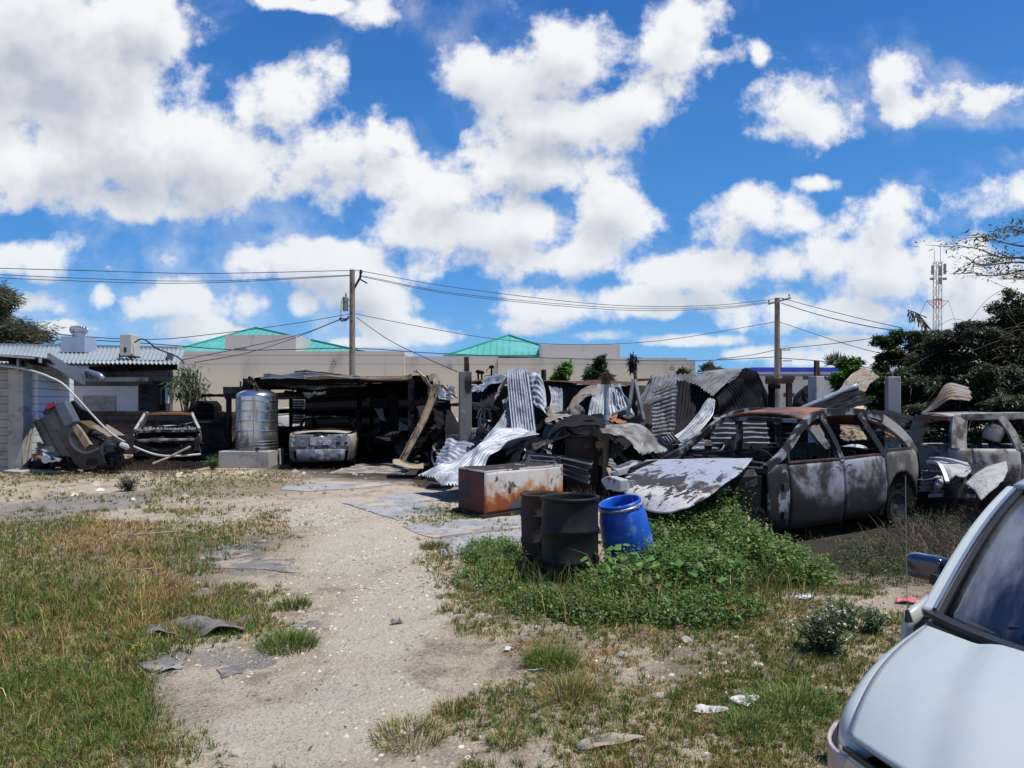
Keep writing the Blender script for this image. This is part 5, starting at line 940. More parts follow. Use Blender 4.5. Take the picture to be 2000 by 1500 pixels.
sheet('silver sheet with fold lines behind the charred-top post', [(1035,730,18),(1050,727,18),(1060,745,17.8),(1062,790,17.5)], [(1040,790,17.4),(1048,795,17.2),(1056,800,17.1),(1064,806,17)], 6, .02, 'galv')
sheet('silver roof sheet peak left of the tall upright sheet', [(948,742,18.4),(968,735,18.2),(992,727,18)], [(937,768,17.6),(960,753,17.5),(990,742,17.4)], 7, .02, 'galv')
sheet('black curling sheet under the silver peak left of the upright sheet', [(950,742,18.2),(944,765,17.8),(930,790,17.3)], [(988,730,17.9),(975,770,17.3),(955,800,16.9)], 6, .02, 'galvb')
sheet('tan narrow strip bent down left of the tall upright sheet', [(990,732,17),(975,755,16.8),(962,778,16.6)], [(993,735,16.8),(980,760,16.6),(969,779,16.4)], 2, .01, 'galvt')
sheet('pale sheet fragment behind the left of the tall upright sheet', [(981,782,17.4),(984,800,17),(990,815,16.8)], [(998,772,17.3),(1000,795,17),(1000,810,16.8)], 6, .02, 'galvr')
sheet('silver wing shaped sheet below the charred post', [(1072,755,20),(1076,780,19.5),(1070,806,19)], [(1098,758,20),(1104,780,19.5),(1105,807,19)], 8, .02, 'galv')
sheet('tan and rust scorched curl of sheet in the middle of the heap', [(1164,751,20),(1133,765,20),(1112,788,19.8),(1105,808,19.6)], [(1165,773,19),(1142,778,19),(1124,795,18.9),(1117,808,18.8)], 8, .022, 'galvr')
sheet('wide silver sheet hanging behind the pipe post', [(1167,753,22),(1152,790,21.5),(1146,820,21)], [(1212,752,22),(1224,788,21.5),(1240,818,21)], 12, .025, 'galv', dent=.18)
sheet('thin folded silver sheet right of the wide hanging sheet', [(1197,755,21.8),(1215,772,21.4),(1238,812,20.8)], [(1212,754,21.6),(1226,785,21),(1236,818,20.6)], 4, .02, 'galv')
sheet('grey flat sheet lying between the charred post and the arched sheet', [(1072,796,17.5),(1095,805,17),(1120,818,16.5)], [(1065,830,15.5),(1085,822,15.5),(1110,818,15.6)], 6, .02, 'galvr')
sheet('orange edged flat sheet behind the pipe post', [(1186,815,17),(1205,815,17),(1222,816,17)], [(1180,823,15.8),(1200,826,15.8),(1222,827,15.8)], 5, .015, 'orange')
sheet('silver scrap left of the tall sheet, near the sooty column', [(924,758,19),(940,752,19),(955,755,19)], [(922,768,18.5),(938,764,18.4),(950,768,18.4)], 5, .02, 'galv')
sheet('ribbed scrap under the silver scrap near the sooty column', [(925,795,18.4),(940,785,18.3),(955,788,18.2)], [(936,810,17.8),(946,806,17.7),(956,802,17.7)], 6, .02, 'galvd')
sheet('silver sheet folded behind the leaning girder', [(855,762,19.4),(872,756,19.3),(890,757,19.2)], [(857,782,19),(872,781,18.9),(886,785,18.8)], 7, .02, 'galv')
sheet('tan bent strip crossing behind the sooty column', [(856,752,18.9),(873,766,18.7),(893,780,18.4)], [(862,750,18.8),(878,764,18.5),(894,776,18.3)], 2, .01, 'galvt')
# dark collapsed shed in the middle right
sheet('grey roof sheet of the collapsed black shed, sloping left to a point', [(1270,733,19.5),(1268,752,18.9),(1240,790,18)], [(1374,728,19.6),(1352,744,18.9),(1268,790,17.9)], 11, .026, 'galvd', dent=.12)
sheet('ribbed grey roof sheet at the top of the collapsed black shed', [(1350,746,18.6),(1372,728,19.2),(1410,722,19.5),(1448,722,19.6)], [(1392,777,17.4),(1412,758,17.8),(1430,738,18.3),(1450,724,18.8)], 9, .028, 'galvd', dent=.08)
sheet('black curved wall sheet at the right of the collapsed shed', [(1450,722,19),(1472,728,19.2),(1496,748,19.3),(1514,796,19.4),(1518,812,19.4)], [(1394,778,17.4),(1400,800,17.2),(1404,815,17.2),(1408,840,17),(1410,860,17)], 26, .025, 'galvb', dent=.2)
sheet('dark wall sheet with horizontal ribs under the sloping grey roof', [(1274,766,18.3),(1300,758,18.4),(1324,752,18.5)], [(1272,868,17.3),(1295,868,17.3),(1318,868,17.3)], 14, .026, 'galvd', dent=.08)
sheet('dark wall sheet with upright ribs in the collapsed black shed', [(1322,742,18.7),(1315,820,17.9),(1310,866,17.2)], [(1384,748,18.6),(1372,800,17.8),(1330,866,17)], 9, .026, 'galvb', dent=.12)
sheet('bright slanting strip in front of the collapsed black shed', [(1384,776,17.2),(1350,822,16.8),(1298,864,16.3)], [(1397,779,17.0),(1390,815,16.6),(1335,868,16.1)], 7, .022, 'galv', dent=.08)
sheet('black back sheet behind the bright slanting strip', [(1370,755,18.9),(1370,800,18.6),(1370,860,18.4)], [(1440,745,19.2),(1450,800,19.2),(1460,860,19.2)], 10, .02, 'galvb')
sheet('short curled silver sheet seen through the SUV windscreen frame', [(1326,862,14.6),(1350,859,14.6),(1374,858,14.6)], [(1325,880,14.4),(1350,879,14.4),(1376,878,14.4)], 4, .03, 'galv')
sheet('dark roof ridge sheet behind the collapsed shed, charred along the top', [(1378,722,20.5),(1395,719,20.5),(1416,720,20.5)], [(1375,730,20),(1398,728,20),(1416,727,20)], 5, .02, 'galvb')
sheet('long black wall sheet standing behind the burnt SUV windows', [(1395,796,18.5),(1480,798,18.3),(1570,800,18.2)], [(1395,900,18.3),(1480,900,18.2),(1570,900,18.1)], 10, .03, 'galvb', dent=.3)
sheet('dark sheet standing behind the rear half of the burnt SUV', [(1560,800,17),(1650,806,16.8),(1800,812,16.6)], [(1560,905,17),(1650,905,16.8),(1800,905,16.6)], 8, .03, 'galvb', dent=.3)
sheet('dark ribbed sheet seen through the far windows of the burnt SUV', [(1392,812,16.6),(1440,810,16.6),(1500,812,16.6)], [(1388,880,16.2),(1440,880,16.2),(1500,880,16.2)], 7, .03, 'galvd', dent=.1)
# right hand sheets
sheet('grey and rust sheet thrown up against the dark trees', [(1692,716,15.2),(1660,733,14.8),(1640,757,14.5),(1621,782,14.2)], [(1720,738,14.2),(1702,748,14.0),(1692,762,13.9),(1680,777,13.8)], 7, .028, 'galvr', dent=.1)
sheet('long dark sheet with a bright rolled edge resting above the burnt SUV', [(1562,801,13.3),(1615,779,13.2),(1674,754,13.1)], [(1600,808,12.6),(1650,803,12.6),(1702,788,12.6)], 6, .02, 'galvb', dent=.1)
mb = MB().tube([P(1560,802,13.25),P(1615,778,13.15),P(1675,753,13.05)],.055,8,12); tag(mb.build('rolled_edge_strip', M['galv'], smooth=True), 'bright rolled metal edge above the dark sheet over the burnt SUV', 'metal strip')
sheet('kite shaped ashy sheet with a rusty edge jutting up at right', [(1799,807,14.6),(1828,778,14.5),(1852,749,14.5),(1893,757,14.3)], [(1803,808,14.4),(1832,797,14.3),(1860,780,14.1),(1897,785,13.9)], 6, .010, 'galvr', dent=.05)
sheet('black arched sheet end left of the column near the blue building', [(1548,800,17),(1552,775,17),(1566,762,17),(1580,752,17)], [(1582,808,16.6),(1582,800,16.6),(1582,790,16.6),(1582,780,16.6)], 5, .02, 'galvb')
sheet('tan ribbed sheet seen through the rear windows of the burnt SUV', [(1640,830,13.8),(1665,826,13.7),(1692,825,13.6)], [(1645,862,13.2),(1668,864,13.1),(1694,858,13.0)], 6, .03, 'galvt')
sheet('pale sheet lying low behind the burnt SUV rear window', [(1640,876,13),(1680,872,12.9),(1715,880,12.8)], [(1645,884,12.5),(1680,882,12.5),(1715,888,12.5)], 4, .02, 'galv')
sheet('pale sheet slanting behind the quarter window of the burnt SUV', [(1725,838,13.6),(1745,850,13.4),(1760,862,13.3)], [(1735,880,13),(1750,872,13),(1765,868,13)], 6, .02, 'galvr')
sheet('black crumpled roof lining sheet right of the burnt SUV roof', [(1700,800,13.6),(1740,808,13.4),(1785,816,13.2)], [(1715,812,12.9),(1745,822,12.7),(1775,832,12.6)], 5, .02, 'galvb')
def scrap(seed, n, mat, spots, smax):
    rg = random.Random(seed); mb = MB()
    for k in range(n):
        px_, py_, Y_, rx, ry, ry_ = rg.choice(spots); c_ = P(px_+rg.gauss(0,rx*.5), py_+rg.gauss(0,ry*.5), Y_+rg.uniform(-ry_,ry_)); c_.z = max(c_.z, .05)
        u_ = Vector((rg.gauss(0,1),rg.gauss(0,.7),rg.gauss(0,.8))).normalized(); v_ = u_.cross(Vector((rg.gauss(0,1),rg.gauss(0,1),rg.gauss(0,1)))).normalized(); n_ = u_.cross(v_)
        L_ = rg.uniform(.25,smax); W_ = L_*rg.uniform(.25,.8); bo = rg.uniform(-.4,.4)*L_; tw = rg.uniform(-.6,.6); nr = rg.randint(2,5)
        mb.grid(lambda u,v: c_+u_*(u-.5)*L_+(v_*math.cos(tw*u)+n_*math.sin(tw*u))*(v-.5)*W_*(1-.4*u*rg.random()*.3)+n_*(bo*(4*u*(1-u))+.018*math.sin(2*math.pi*nr*v)),8,nr*4)
    return tag(mb.build('burnt_debris', M[mat], smooth=True), kind='stuff')
HEAP = [(955,850,16.8,50,40,.8),(1085,825,17.5,50,30,1.),(1120,880,14.4,50,24,.6),(1220,842,16.5,50,24,.8),(1245,893,14,50,16,.6),(880,892,16.8,36,20,.8),(1330,880,15.6,50,16,.6),(1020,892,14.6,50,20,.6)]
scrap(3, 44, 'galvd', HEAP, .75); scrap(5, 40, 'galvb', HEAP, .9); scrap(7, 14, 'galv', HEAP, .6); scrap(9, 20, 'galvw', HEAP, .65)
scrap(11, 40, 'galvb', [(640,770,22,160,12,1),(780,850,22,60,40,2),(840,820,20,30,50,1)], 1.0); scrap(13, 40, 'galvd', [(1840,940,11,50,24,.5),(1720,830,14.5,60,10,.4)], .6)
# low burnt shed behind the heap, and charred filling, its black also painting shade under the sheets
ls = thing('collapsed_shed', 'long low burnt shed with a rusty flat roof behind the heap of sheets', 'shed', (xat(1085,24),24,0), kind='thing')
o = sheet_mesh([(905,752,22.6),(960,748,22.6),(1060,750,22.6),(1150,747,22.6),(1242,752,22.6)],[(905,747,26),(960,744,26),(1060,745,26),(1150,745,26),(1240,748,26)],6,.02,50,dent=.25,seed=61).build('roof_sheet', M['rust'], ls, smooth=True, world=True)
MB().grid(lambda u,v: P(905+340*u,752+2*math.sin(9*u),22.9).lerp(Vector((xat(905+340*u,22.9),22.9,0)),v),40,8).build('wall', M['galvb'], ls, world=True, thick=.03)
MB().grid(lambda u,v: P(1245+30*u,753,22.5).lerp(Vector((xat(1245+30*u,22.5),22.5,0)),v),8,8).build('side_panel', M['wood'], ls, world=True, thick=.05)
def mound(label_kind, px0, px1, Yc, depth, h, seed, mat='char', n=44):
    x0, x1 = xat(px0,Yc), xat(px1,Yc); mb = MB()
    def fn(u,v):
        q = math.sin(math.pi*u)**.5*math.sin(math.pi*v)**.6; x = x0+(x1-x0)*u; y = Yc-depth/2+depth*v
        return Vector((x+.12*(float(vnoise(u*20,v*20,1,seed))-.5), y, q*h*(.45+.8*float(fbm(u*5+seed,v*4,1.,seed)))+q*.18*(float(vnoise(u*26,v*20,1.,seed+4))-.5)))
    mb.grid(fn,n,n//2); return tag(mb.build(label_kind, M[mat]), kind='stuff')
mound('burnt_debris', 925, 1075, 15.6, 3.2, 1.0, 2); mound('burnt_debris', 1050, 1190, 14.2, 2.4, .95, 5); mound('burnt_debris', 1180, 1330, 15.2, 3.0, 1.0, 8); mound('burnt_debris', 1380, 1560, 15.5, 3.2, 1.1, 11)  # first mound: char black also stands in for shade below the curling sheet
mound('burnt_debris', 1500, 1800, 13.6, 2.2, .75, 14); mound('burnt_debris', 820, 930, 17.8, 2.5, .5, 17); mound('burnt_debris', 1000, 1260, 19.5, 3.5, 1.5, 19); mound('burnt_debris', 225, 400, 19.6, 1.6, .16, 23)
mb = MB().lathe([(0,0),(.30,0),(.31,.03),(.31,1.12),(.28,1.16),(.0,1.17)],28,Matrix.Translation((xat(1136,13.3),13.3,.0))); tag(mb.build('rusty_tank', M['drumr']), 'rust brown upright tank in the dark under the arched sheet', 'tank')
mb = MB().beam([P(1040,872,13.2),P(1062,866,13.2),P(1080,858,13.1)],.03,.10,n=6).beam([P(1045,878,13.1),P(1066,866,13.1)],.1,.03); tag(mb.build('bent_strap', M['galvr']), 'bent metal strap behind the charred-top post foot', 'strap')
mb = MB().beam([P(1163,868,13.0),P(1175,868,13.0),P(1178,870,13.0)],.25,.12); tag(mb.build('brick_lump', M['orange']), 'orange brick beside the pipe post under the arched sheet', 'brick')
mb = MB().beam([P(1200,958,11.5),P(1196,935,11.9),P(1188,915,12.2)],.07,.03); tag(mb.build('leaning_lath', M['wood']), 'thin lath leaning right of the pipe post', 'lath')
burnt_bits = MB()
for k in range(90):
    Y_ = random.uniform(12.5,21); x_ = xat(random.uniform(830,1560),Y_); a_ = random.uniform(0,3.1); l_ = random.uniform(.2,1.1)
    burnt_bits.beam([(x_,Y_,.05+random.uniform(0,.5)),(x_+l_*math.cos(a_),Y_+l_*math.sin(a_),.05+random.uniform(0,.8))],random.uniform(.03,.09),random.uniform(.02,.06))
tag(burnt_bits.build('charred_rubble', M['charlt']), kind='stuff')
# ---------------------------------------------------------------- chest freezer
A_, B_, C_ = Vector((-.87,11.62,.06)), Vector((-.415,10.95,.06)), Vector((.86,12.15,.06))
fz = thing('chest_freezer', 'old chest freezer, front white with orange rust, end rust brown', 'freezer', tuple((A_+C_)/2*Vector((1,1,0)) if 0 else ((A_.x+C_.x)/2,(A_.y+C_.y)/2,0)))
hF = .66; D_ = A_+(C_-B_)
def quad_panel(name, a, b_, h, mat, nu=24, nv=12, d=.006, top=.0):
    n_ = (b_-a).cross(Vector((0,0,1))).normalized()
    MB().grid(lambda u,v: a.lerp(b_,u)+Vector((0,0,h*v))+n_*(.012*math.sin(math.pi*u)*math.sin(math.pi*v)+d*(float(vnoise(u*7,v*5,1.,3))-.5)),nu,nv).build(name, M[mat], fz, smooth=True, world=True, thick=.02, edge=0)
quad_panel('end_panel', A_, B_, hF, 'frzr'); quad_panel('front_panel', B_, C_, hF, 'frzw'); quad_panel('back_panel', D_, A_, hF, 'frzr'); quad_panel('end_panel', C_, D_, hF, 'frzr')
MB().grid(lambda u,v: (A_.lerp(B_,v)).lerp(D_.lerp(C_,v),u)+Vector((0,0,hF-.03*math.sin(math.pi*u)*math.sin(math.pi*v)-.02*float(vnoise(u*5,v*4,1.,8)))),20,10).build('top_panel', M['frzt'], fz, world=True, thick=.02)
mb = MB().beam([B_+Vector((0,0,0)),B_+Vector((0,0,hF))],.022,.022).beam([B_+Vector((0,0,hF)),C_+Vector((0,0,hF))],.025,.025).beam([A_+Vector((0,0,hF)),B_+Vector((0,0,hF))],.022,.022).beam([C_,C_+Vector((0,0,hF))],.02,.02); mb.build('corner_trim', M['frzw'], fz, world=True)
mb = MB().prism([(A_.x-.12,A_.y+.05),(B_.x-.02,B_.y-.1),(C_.x+.06,C_.y-.05),(D_.x,D_.y)],.012,.055); mb.build('base_plate', M['frzt'], fz, world=True)
nE = (B_-A_).cross(Vector((0,0,1))).normalized(); mb = MB().grid(lambda u,v: A_.lerp(B_,.42+.09*u+.02*math.sin(6*v))+Vector((0,0,.22+.14*v))+nE*.022,4,4); mb.build('rust_hole', M['dark'], fz, world=True)
nF = (C_-B_).cross(Vector((0,0,1))).normalized(); mb = MB().grid(lambda u,v: B_.lerp(C_,.27+.035*u)+Vector((0,0,.29+.09*v))+nF*.024,2,2); mb.build('badge_scar', M['rust'], fz, world=True, thick=.004)
# ---------------------------------------------------------------- drums
def drum_prof(r_, h, kind_):
    if kind_ == 'steel':
        p = [(r_-.012,.02),(r_,0),(r_,.01)]
        for zr in (.30,.58): p += [(r_,zr-.025),(r_+.012,zr-.008),(r_+.012,zr+.008),(r_,zr+.025)]
        p += [(r_,h-.02),(r_+.012,h-.012),(r_+.012,h),(r_-.004,h),(r_-.008,h-.02),(r_-.01,.03),(0,.03)]
    else:
        p = [(r_*.84,0),(r_*.93,.04),(r_*.96,.12)]
        for zr in (.22,.52): p += [(r_*.985,zr-.03),(r_+.008,zr-.012),(r_+.008,zr+.012),(r_*.985,zr+.03)]
        p += [(r_*.985,h-.14),(r_*.97,h-.06),(r_*.97,h-.035),(r_*1.0,h-.03),(r_*1.0,h),(r_*.955,h),(r_*.94,h-.03),(r_*.94,.05),(0,.05)]
    return p
q = P(1113,1000,7.2); dk = thing('black_drum', 'black plastic open-topped drum standing in the weeds, nearest of the drums', 'drum', (q.x,7.2,0), .3, 'drums in the weeds')
mb = MB().lathe(drum_prof(.288,.85,'plastic'),56,wob=lambda a,z:.012*math.sin(2*a+1)*(z/.85)+.022*(float(vnoise(2+1.3*math.cos(a),3+1.3*math.sin(a)+z*3,1.2,4))-.5)); mb.build('shell', M['drumk'], dk, smooth=True)
mb = MB().lathe([(.286,.815),(.300,.822),(.302,.846),(.288,.852)],56,wob=lambda a,z:.012*math.sin(2*a+1)); mb.build('top_rim', M['drumk'], dk, smooth=True)
q = P(1056,1000,7.75); dr = thing('rusty_drum', 'rust brown steel drum half hidden behind the black drum', 'drum', (q.x,7.75,0), 0, 'drums in the weeds')
mb = MB().lathe(drum_prof(.213,.80,'steel'),48,wob=lambda a,z:.05*(float(vnoise(2+1.6*math.cos(a),3+1.6*math.sin(a)+z*4,1.2,9))-.5)*(z<.74)); o = mb.build('shell', M['drumr'], dr, smooth=True)
mb = MB().lathe([(.216,.785),(.229,.79),(.229,.802),(.213,.806)],48); mb.build('top_rim', M['rust'], dr, smooth=True)
q = P(1238,1000,7.55); db = thing('blue_drum', 'bright blue plastic drum leaning left with a steel clamp ring', 'drum', (q.x,7.55,-.02), 0, 'drums in the weeds', rot=(R(6),R(-12),0))
h = .80; r_ = .262
mb = MB().lathe([(r_*.80,0),(r_*.90,.04),(r_*.955,.14),(r_*1.0,.34),(r_*1.0,.46),(r_*.95,.62),(r_*.86,.715),(r_*.80,.735),(r_*.80,.752),(r_*.85,.756),(r_*.85,.80),(r_*.80,.805),(r_*.77,.79),(r_*.76,.70),(r_*.9,.5),(r_*.85,.05),(0,.05)],56); mb.build('shell', M['drumb'], db, smooth=True)
mb = MB().lathe([(r_*.84,.738),(r_*.89,.742),(r_*.89,.762),(r_*.84,.766)],56); mb.build('clamp_ring', M['ring'], db, smooth=True)
mb = MB().beam([(.10,-.195,.75),(.17,-.16,.755)],.02,.03).box((.02,-.23,.752),(.06,.02,.02)); mb.build('clamp_latch', M['ring'], db)
# ---------------------------------------------------------------- the pale car in the foreground
fw_ = Vector((-.69,-.724,0)); ang = math.atan2(fw_.y, fw_.x)
wc = thing('pale_car', 'pale silver-blue car with tinted windscreen, its bonnet filling the bottom right corner', 'car', (1.68,2.875,0), ang)
CW = 1.62                          # local: x forward from the right screen corner, y left across the car
def qd(y): return (y-CW/2)/(CW/2)
def cowl_x(y): return .50-.50*abs(qd(y))**2.2
def nose_x(y): return 1.275-.43*abs(qd(y))**2.6
def hood_z(x, y):
    q = abs(qd(y)); t_ = (x-cowl_x(y))/max(.01, nose_x(y)-cowl_x(y))
    z = .985-.10*t_-.075*t_**3 - .035*q**2-.03*q**6
    return z+.016*math.exp(-((q-.62)/.05)**2)*0-.026*max(0,min(1,(q-.58)/.09))
def pb(p):      # the plan of the front end bows outward between screen and nose
    s_ = math.sin(math.pi*min(1,max(0,(p.x-.02)/1.12)))
    return Vector((p.x, p.y-.06*s_*(1-2*p.y/CW), p.z))
def hfn(u, v):
    y = .035+(CW-.07)*u; x = cowl_x(y)+.035+(nose_x(y)-cowl_x(y)-.045)*v; return pb(Vector((x, y, hood_z(x, y))))
MB().grid(hfn, 64, 36).build('bonnet', M['paint'], wc, smooth=True, thick=.02)
for s in (0, 1):
    def ffn(u, v):      # wing: rolls over from the bonnet gap down to the side
        y_e = .027 if s == 0 else CW-.027; x0 = cowl_x(y_e)+.0; x1 = nose_x(y_e)+.02
        x = -.12+(x1+.12)*u; zt_ = hood_z(max(x, .02), y_e)+ (0.03*min(0,x)*-1); th = v*math.pi*.5
        if v <= .5:
            th = v/.5*math.pi/2; yy_ = y_e-.055*math.sin(th); zz_ = zt_-.09*(1-math.cos(th))
        else: yy_ = y_e-.055-.03*math.sin((v-.5)*math.pi); zz_ = zt_-.09-(v-.5)/.5*.42
        if u > .8: yy_ += .09*((u-.8)/.2)**2
        return Vector((x, yy_ if s == 0 else CW-(yy_), zz_)) if s == 0 else Vector((x, CW-(yy_-(CW-.027))-.027 if 0 else CW+.0-( .027-(CW-.027-yy_))*-1 if 0 else 2*(CW-.027)-yy_, zz_))
    MB().grid(lambda u,v: pb(ffn(u,v)), 30, 20).build('wing', M['paint'], wc, smooth=True, thick=.01)
mb = MB().grid(lambda u,v: Vector((cowl_x(CW*u)+.03-.10*v, CW*u, .955-.03*v-.03*qd(CW*u)**2)),40,4); mb.build('cowl_grille', M['trim'], wc, thick=.01)
def screen(u, v):
    y = CW*u; x0 = cowl_x(y)-.06; xt = -1.10+.12*(1-qd(y)**2); yt = CW/2+(y-CW/2)*(1-.17*v)
    return Vector((x0+(xt-x0)*v, yt, .955-.03*qd(y)**2+.43*v+.05*math.sin(math.pi*v)))
MB().grid(lambda u,v: screen(.035+.93*u,.02+.95*v),36,20).build('windscreen', M['tint'], wc, smooth=True, thick=.006)
for u0 in (0., 1.):
    off = Vector((0, -.01 if u0 == 0 else .01, 0))
    mb = MB().beam([screen(u0,v/14)+off for v in range(15)] if 0 else [screen(u0,v/14)+off for v in range(15)],.06,.05,up=(.3,0,1)); mb.build('windscreen_pillar', M['paint'], wc, smooth=False, bevel=.015)
    mb = MB().beam([screen(.028 if u0 == 0 else .972,v/14)+Vector((0,0,.012)) for v in range(15)],.022,.022,up=(.3,0,1)); mb.build('screen_trim', M['trim'], wc)
    mb = MB().beam([screen(.012 if u0 == 0 else .988,v/14)+Vector((0,0,.032)) for v in range(15)],.014,.014,up=(.3,0,1)); mb.build('bright_strip', M['chrome'], wc)
mb = MB().beam([screen(u/24,.0)+Vector((.02,0,.014)) for u in range(25)],.05,.02); mb.build('screen_seal', M['trim'], wc)
def rfn(u, v):
    x = -1.02-1.75*v; q = u*2-1; return Vector((x, CW/2+q*(CW/2*.83), 1.40+.05*(1-q*q)-.06*(v-.4)**2))
MB().grid(rfn, 20, 14).build('roof', M['paint'], wc, smooth=True, thick=.03)
for s, y_ in ((-1, .0), (1, CW)):
    def dfn(u, v): x = -.12-2.2*u; return Vector((x, y_+s*(.085+.03*math.sin(math.pi*v)), .22+.68*v))
    MB().grid(dfn, 12, 10).build('door', M['paint'], wc, smooth=True, thick=.03)
    def wfn(u, v): x0 = -.2-2.0*u; return Vector((x0-.95*v*(1-u)+.35*v*u, y_+s*(.06-.20*v), .91+.44*v))
    MB().grid(wfn, 12, 6).build('side_window', M['tint'], wc, smooth=True, thick=.006)
    mb = MB().beam([(-2.3,y_+s*.05,.9),(-1.95,y_-s*.13,1.37)],.10,.05,up=(0,1,0)).beam([(-1.15,y_+s*.06,.9),(-1.2,y_-s*.13,1.37)],.07,.04,up=(0,1,0)); mb.build('door_pillar', M['trim'], wc)
    for x_ in (.42, -2.35):
        mt_ = Matrix.Translation((x_, y_-s*.04, .30)) @ Matrix.Rotation(R(-90*s),4,'X'); mb = MB().lathe([(.17,-.08),(.27,-.10),(.30,-.07),(.30,.07),(.27,.10),(.18,.09)],28,mt_); wh = mb.build('wheel', M['trim'], wc, smooth=True)
        mb = MB().lathe([(.19,.085),(.17,.06),(.05,.05),(0,.06)],20,mt_); q = mb.build('rim', M['ring'], wc); q.parent = wh
def rear(u, v):
    q = u*2-1; return Vector((-2.85-.08*(1-q*q), CW/2+q*CW/2*1.08, .3+.62*v))
MB().grid(rear,12,6).build('tail_panel', M['paint'], wc, smooth=True, thick=.03)
MB().grid(lambda u,v: Vector((-2.3-.55*v, CW/2+(u*2-1)*CW/2, .92+.03*math.sin(math.pi*u))),12,5).build('boot_lid', M['paint'], wc, smooth=True, thick=.03)
MB().grid(lambda u,v: Vector((-2.05-.28*v, CW/2+(u*2-1)*CW/2*(.83+.12*v), 1.38-.45*v)),12,5).build('rear_window', M['tint'], wc, smooth=True, thick=.006)
for s in (0, 1):                    # wrap-round lamps below the bonnet edge
    def side(p):
        p = pb(p); return p if s == 0 else Vector((p.x, CW-p.y, p.z))
    def lamp(u, v):
        y = -.005+.47*u; return side(Vector((nose_x(y)+.035+.03*math.sin(math.pi*v)-.02*v, y, hood_z(nose_x(y), y)-.022-.17*(1-v))))
    MB().grid(lamp,16,8).build('headlamp', M['lens'], wc, smooth=True, thick=.02)
    def corner(u, v):
        y = .045-.098*math.sin(u*math.pi/2); return side(Vector((nose_x(.02)+.03-.02*u-.26*u*u, y-.008, hood_z(nose_x(.02),.02)-.03-.02*u-.16*(1-v))))
    MB().grid(corner,12,8).build('corner_lamp', M['lenspink'], wc, smooth=True, thick=.012)
mb = MB().beam([Vector((nose_x(.02+(CW-.04)*k/30)+.02, .02+(CW-.04)*k/30, hood_z(nose_x(.02+(CW-.04)*k/30),.02+(CW-.04)*k/30)-.018)) if 0 else pb(Vector((nose_x(.02+(CW-.04)*k/30)+.02, .02+(CW-.04)*k/30, hood_z(nose_x(.02+(CW-.04)*k/30),.02+(CW-.04)*k/30)-.018))) for k in range(31)],.02,.012); mb.build('bonnet_gap', M['trim'], wc)
MB().grid(lambda u,v: Vector((nose_x(CW*u)+.10+.06*math.sin(math.pi*v), CW*u, .22+.42*v)),30,10).build('bumper', M['paint'], wc, smooth=True, thick=.03)
MB().grid(lambda u,v: Vector((nose_x(.55+.5*u)+.05, .55+.5*u, .66+.13*v)),10,4).build('grille', M['trim'], wc, thick=.02)
MB().box((-.6,CW/2,.32),(3.4,CW-.2,.12)).build('floor_pan', M['trim'], wc)
mb = MB().beam([(.24,.38,.985),(.12,.9,1.02)],.02,.015).beam([(.20,.36,.98),(.30,.42,.985)],.03,.03).beam([(.16,.30,.985),(.06,1.0,1.03)],.012,.02); mb.build('wiper', M['trim'], wc)
mb = MB().beam([(.30,.42,.975),(.42,.70,.99)],.05,.012); mb.build('wiper_arm', M['ring'], wc)
mi = MB(); mtx = Matrix.Translation((-.60,-.14,1.01)) @ Matrix.Scale(.72,4) @ Matrix.Rotation(R(-12),4,'Z')
def mfn(u, v):
    a = 2*math.pi*u; b_ = math.pi*(v-.5); cx_, sx_ = math.cos(a), math.sin(a); e = .55
    sg = lambda k_: math.copysign(abs(k_)**e, k_)
    return mtx @ Vector((.055*sg(math.cos(b_))*sg(sx_) + (.02 if sx_ > 0 else 0)*abs(math.cos(b_)), .135*sg(math.sin(b_)), .085*sg(math.cos(b_))*sg(cx_)))
mi.grid(mfn, 36, 20); mr = mi.build('door_mirror', M['mirror'], wc, smooth=True)
mb = MB().beam([(-.54,-.10,.975),(-.48,.02,.94)],.05,.05,n=4); q = mb.build('mirror_foot', M['trim'], wc); q.parent = mr
mb = MB().tube([(.12,-.035,.93),(.125,-.04,.975)],[.016,.008],8); mb.build('antenna_base', M['trim'], wc)
mb = MB().tube([(.125,-.04,.97),(.10,-.05,1.25),(.07,-.06,1.50)],[.0018,.0013],6,8); mb.build('antenna', M['steel'], wc)
# ---------------------------------------------------------------- leaves, grass, trees
def leaf_mesh(name, Cn, size, cols, mat, parent=None, droop=.3, aspect=.42, kind=None, nrm=None, origin=None):
    n = len(Cn); Cn = np.asarray(Cn); size = np.broadcast_to(size, (n,)) if np.ndim(size) == 0 else size
    az = RNG.uniform(0, 2*np.pi, n); pit = RNG.normal(-droop, .45, n)
    d = np.stack([np.cos(az)*np.cos(pit), np.sin(az)*np.cos(pit), np.sin(pit)], 1)
    s = np.stack([-np.sin(az), np.cos(az), RNG.normal(0, .35, n)], 1); s /= np.linalg.norm(s, axis=1)[:, None]
    L = size[:, None]; up = np.cross(s, d)
    V = np.stack([Cn, Cn+d*L*.45+s*L*aspect*.5+up*L*.06, Cn+d*L+up*(-.05)*L, Cn+d*L*.45-s*L*aspect*.5+up*L*.06], 1).reshape(-1, 3)
    I = np.arange(n)[:, None]*4
    tri = np.concatenate([I+np.array([0,1,2]), I+np.array([0,2,3])])
    return np_mesh(name, V, None, M[mat], np.repeat(cols, 4, 0), parent, tri=tri, origin=origin)
def pick(n, palette, jit=.25):
    p = np.array(palette); k = RNG.integers(0, len(p), n); return p[k]*(1+RNG.normal(0, jit, (n, 1))).clip(.35, 1.9)
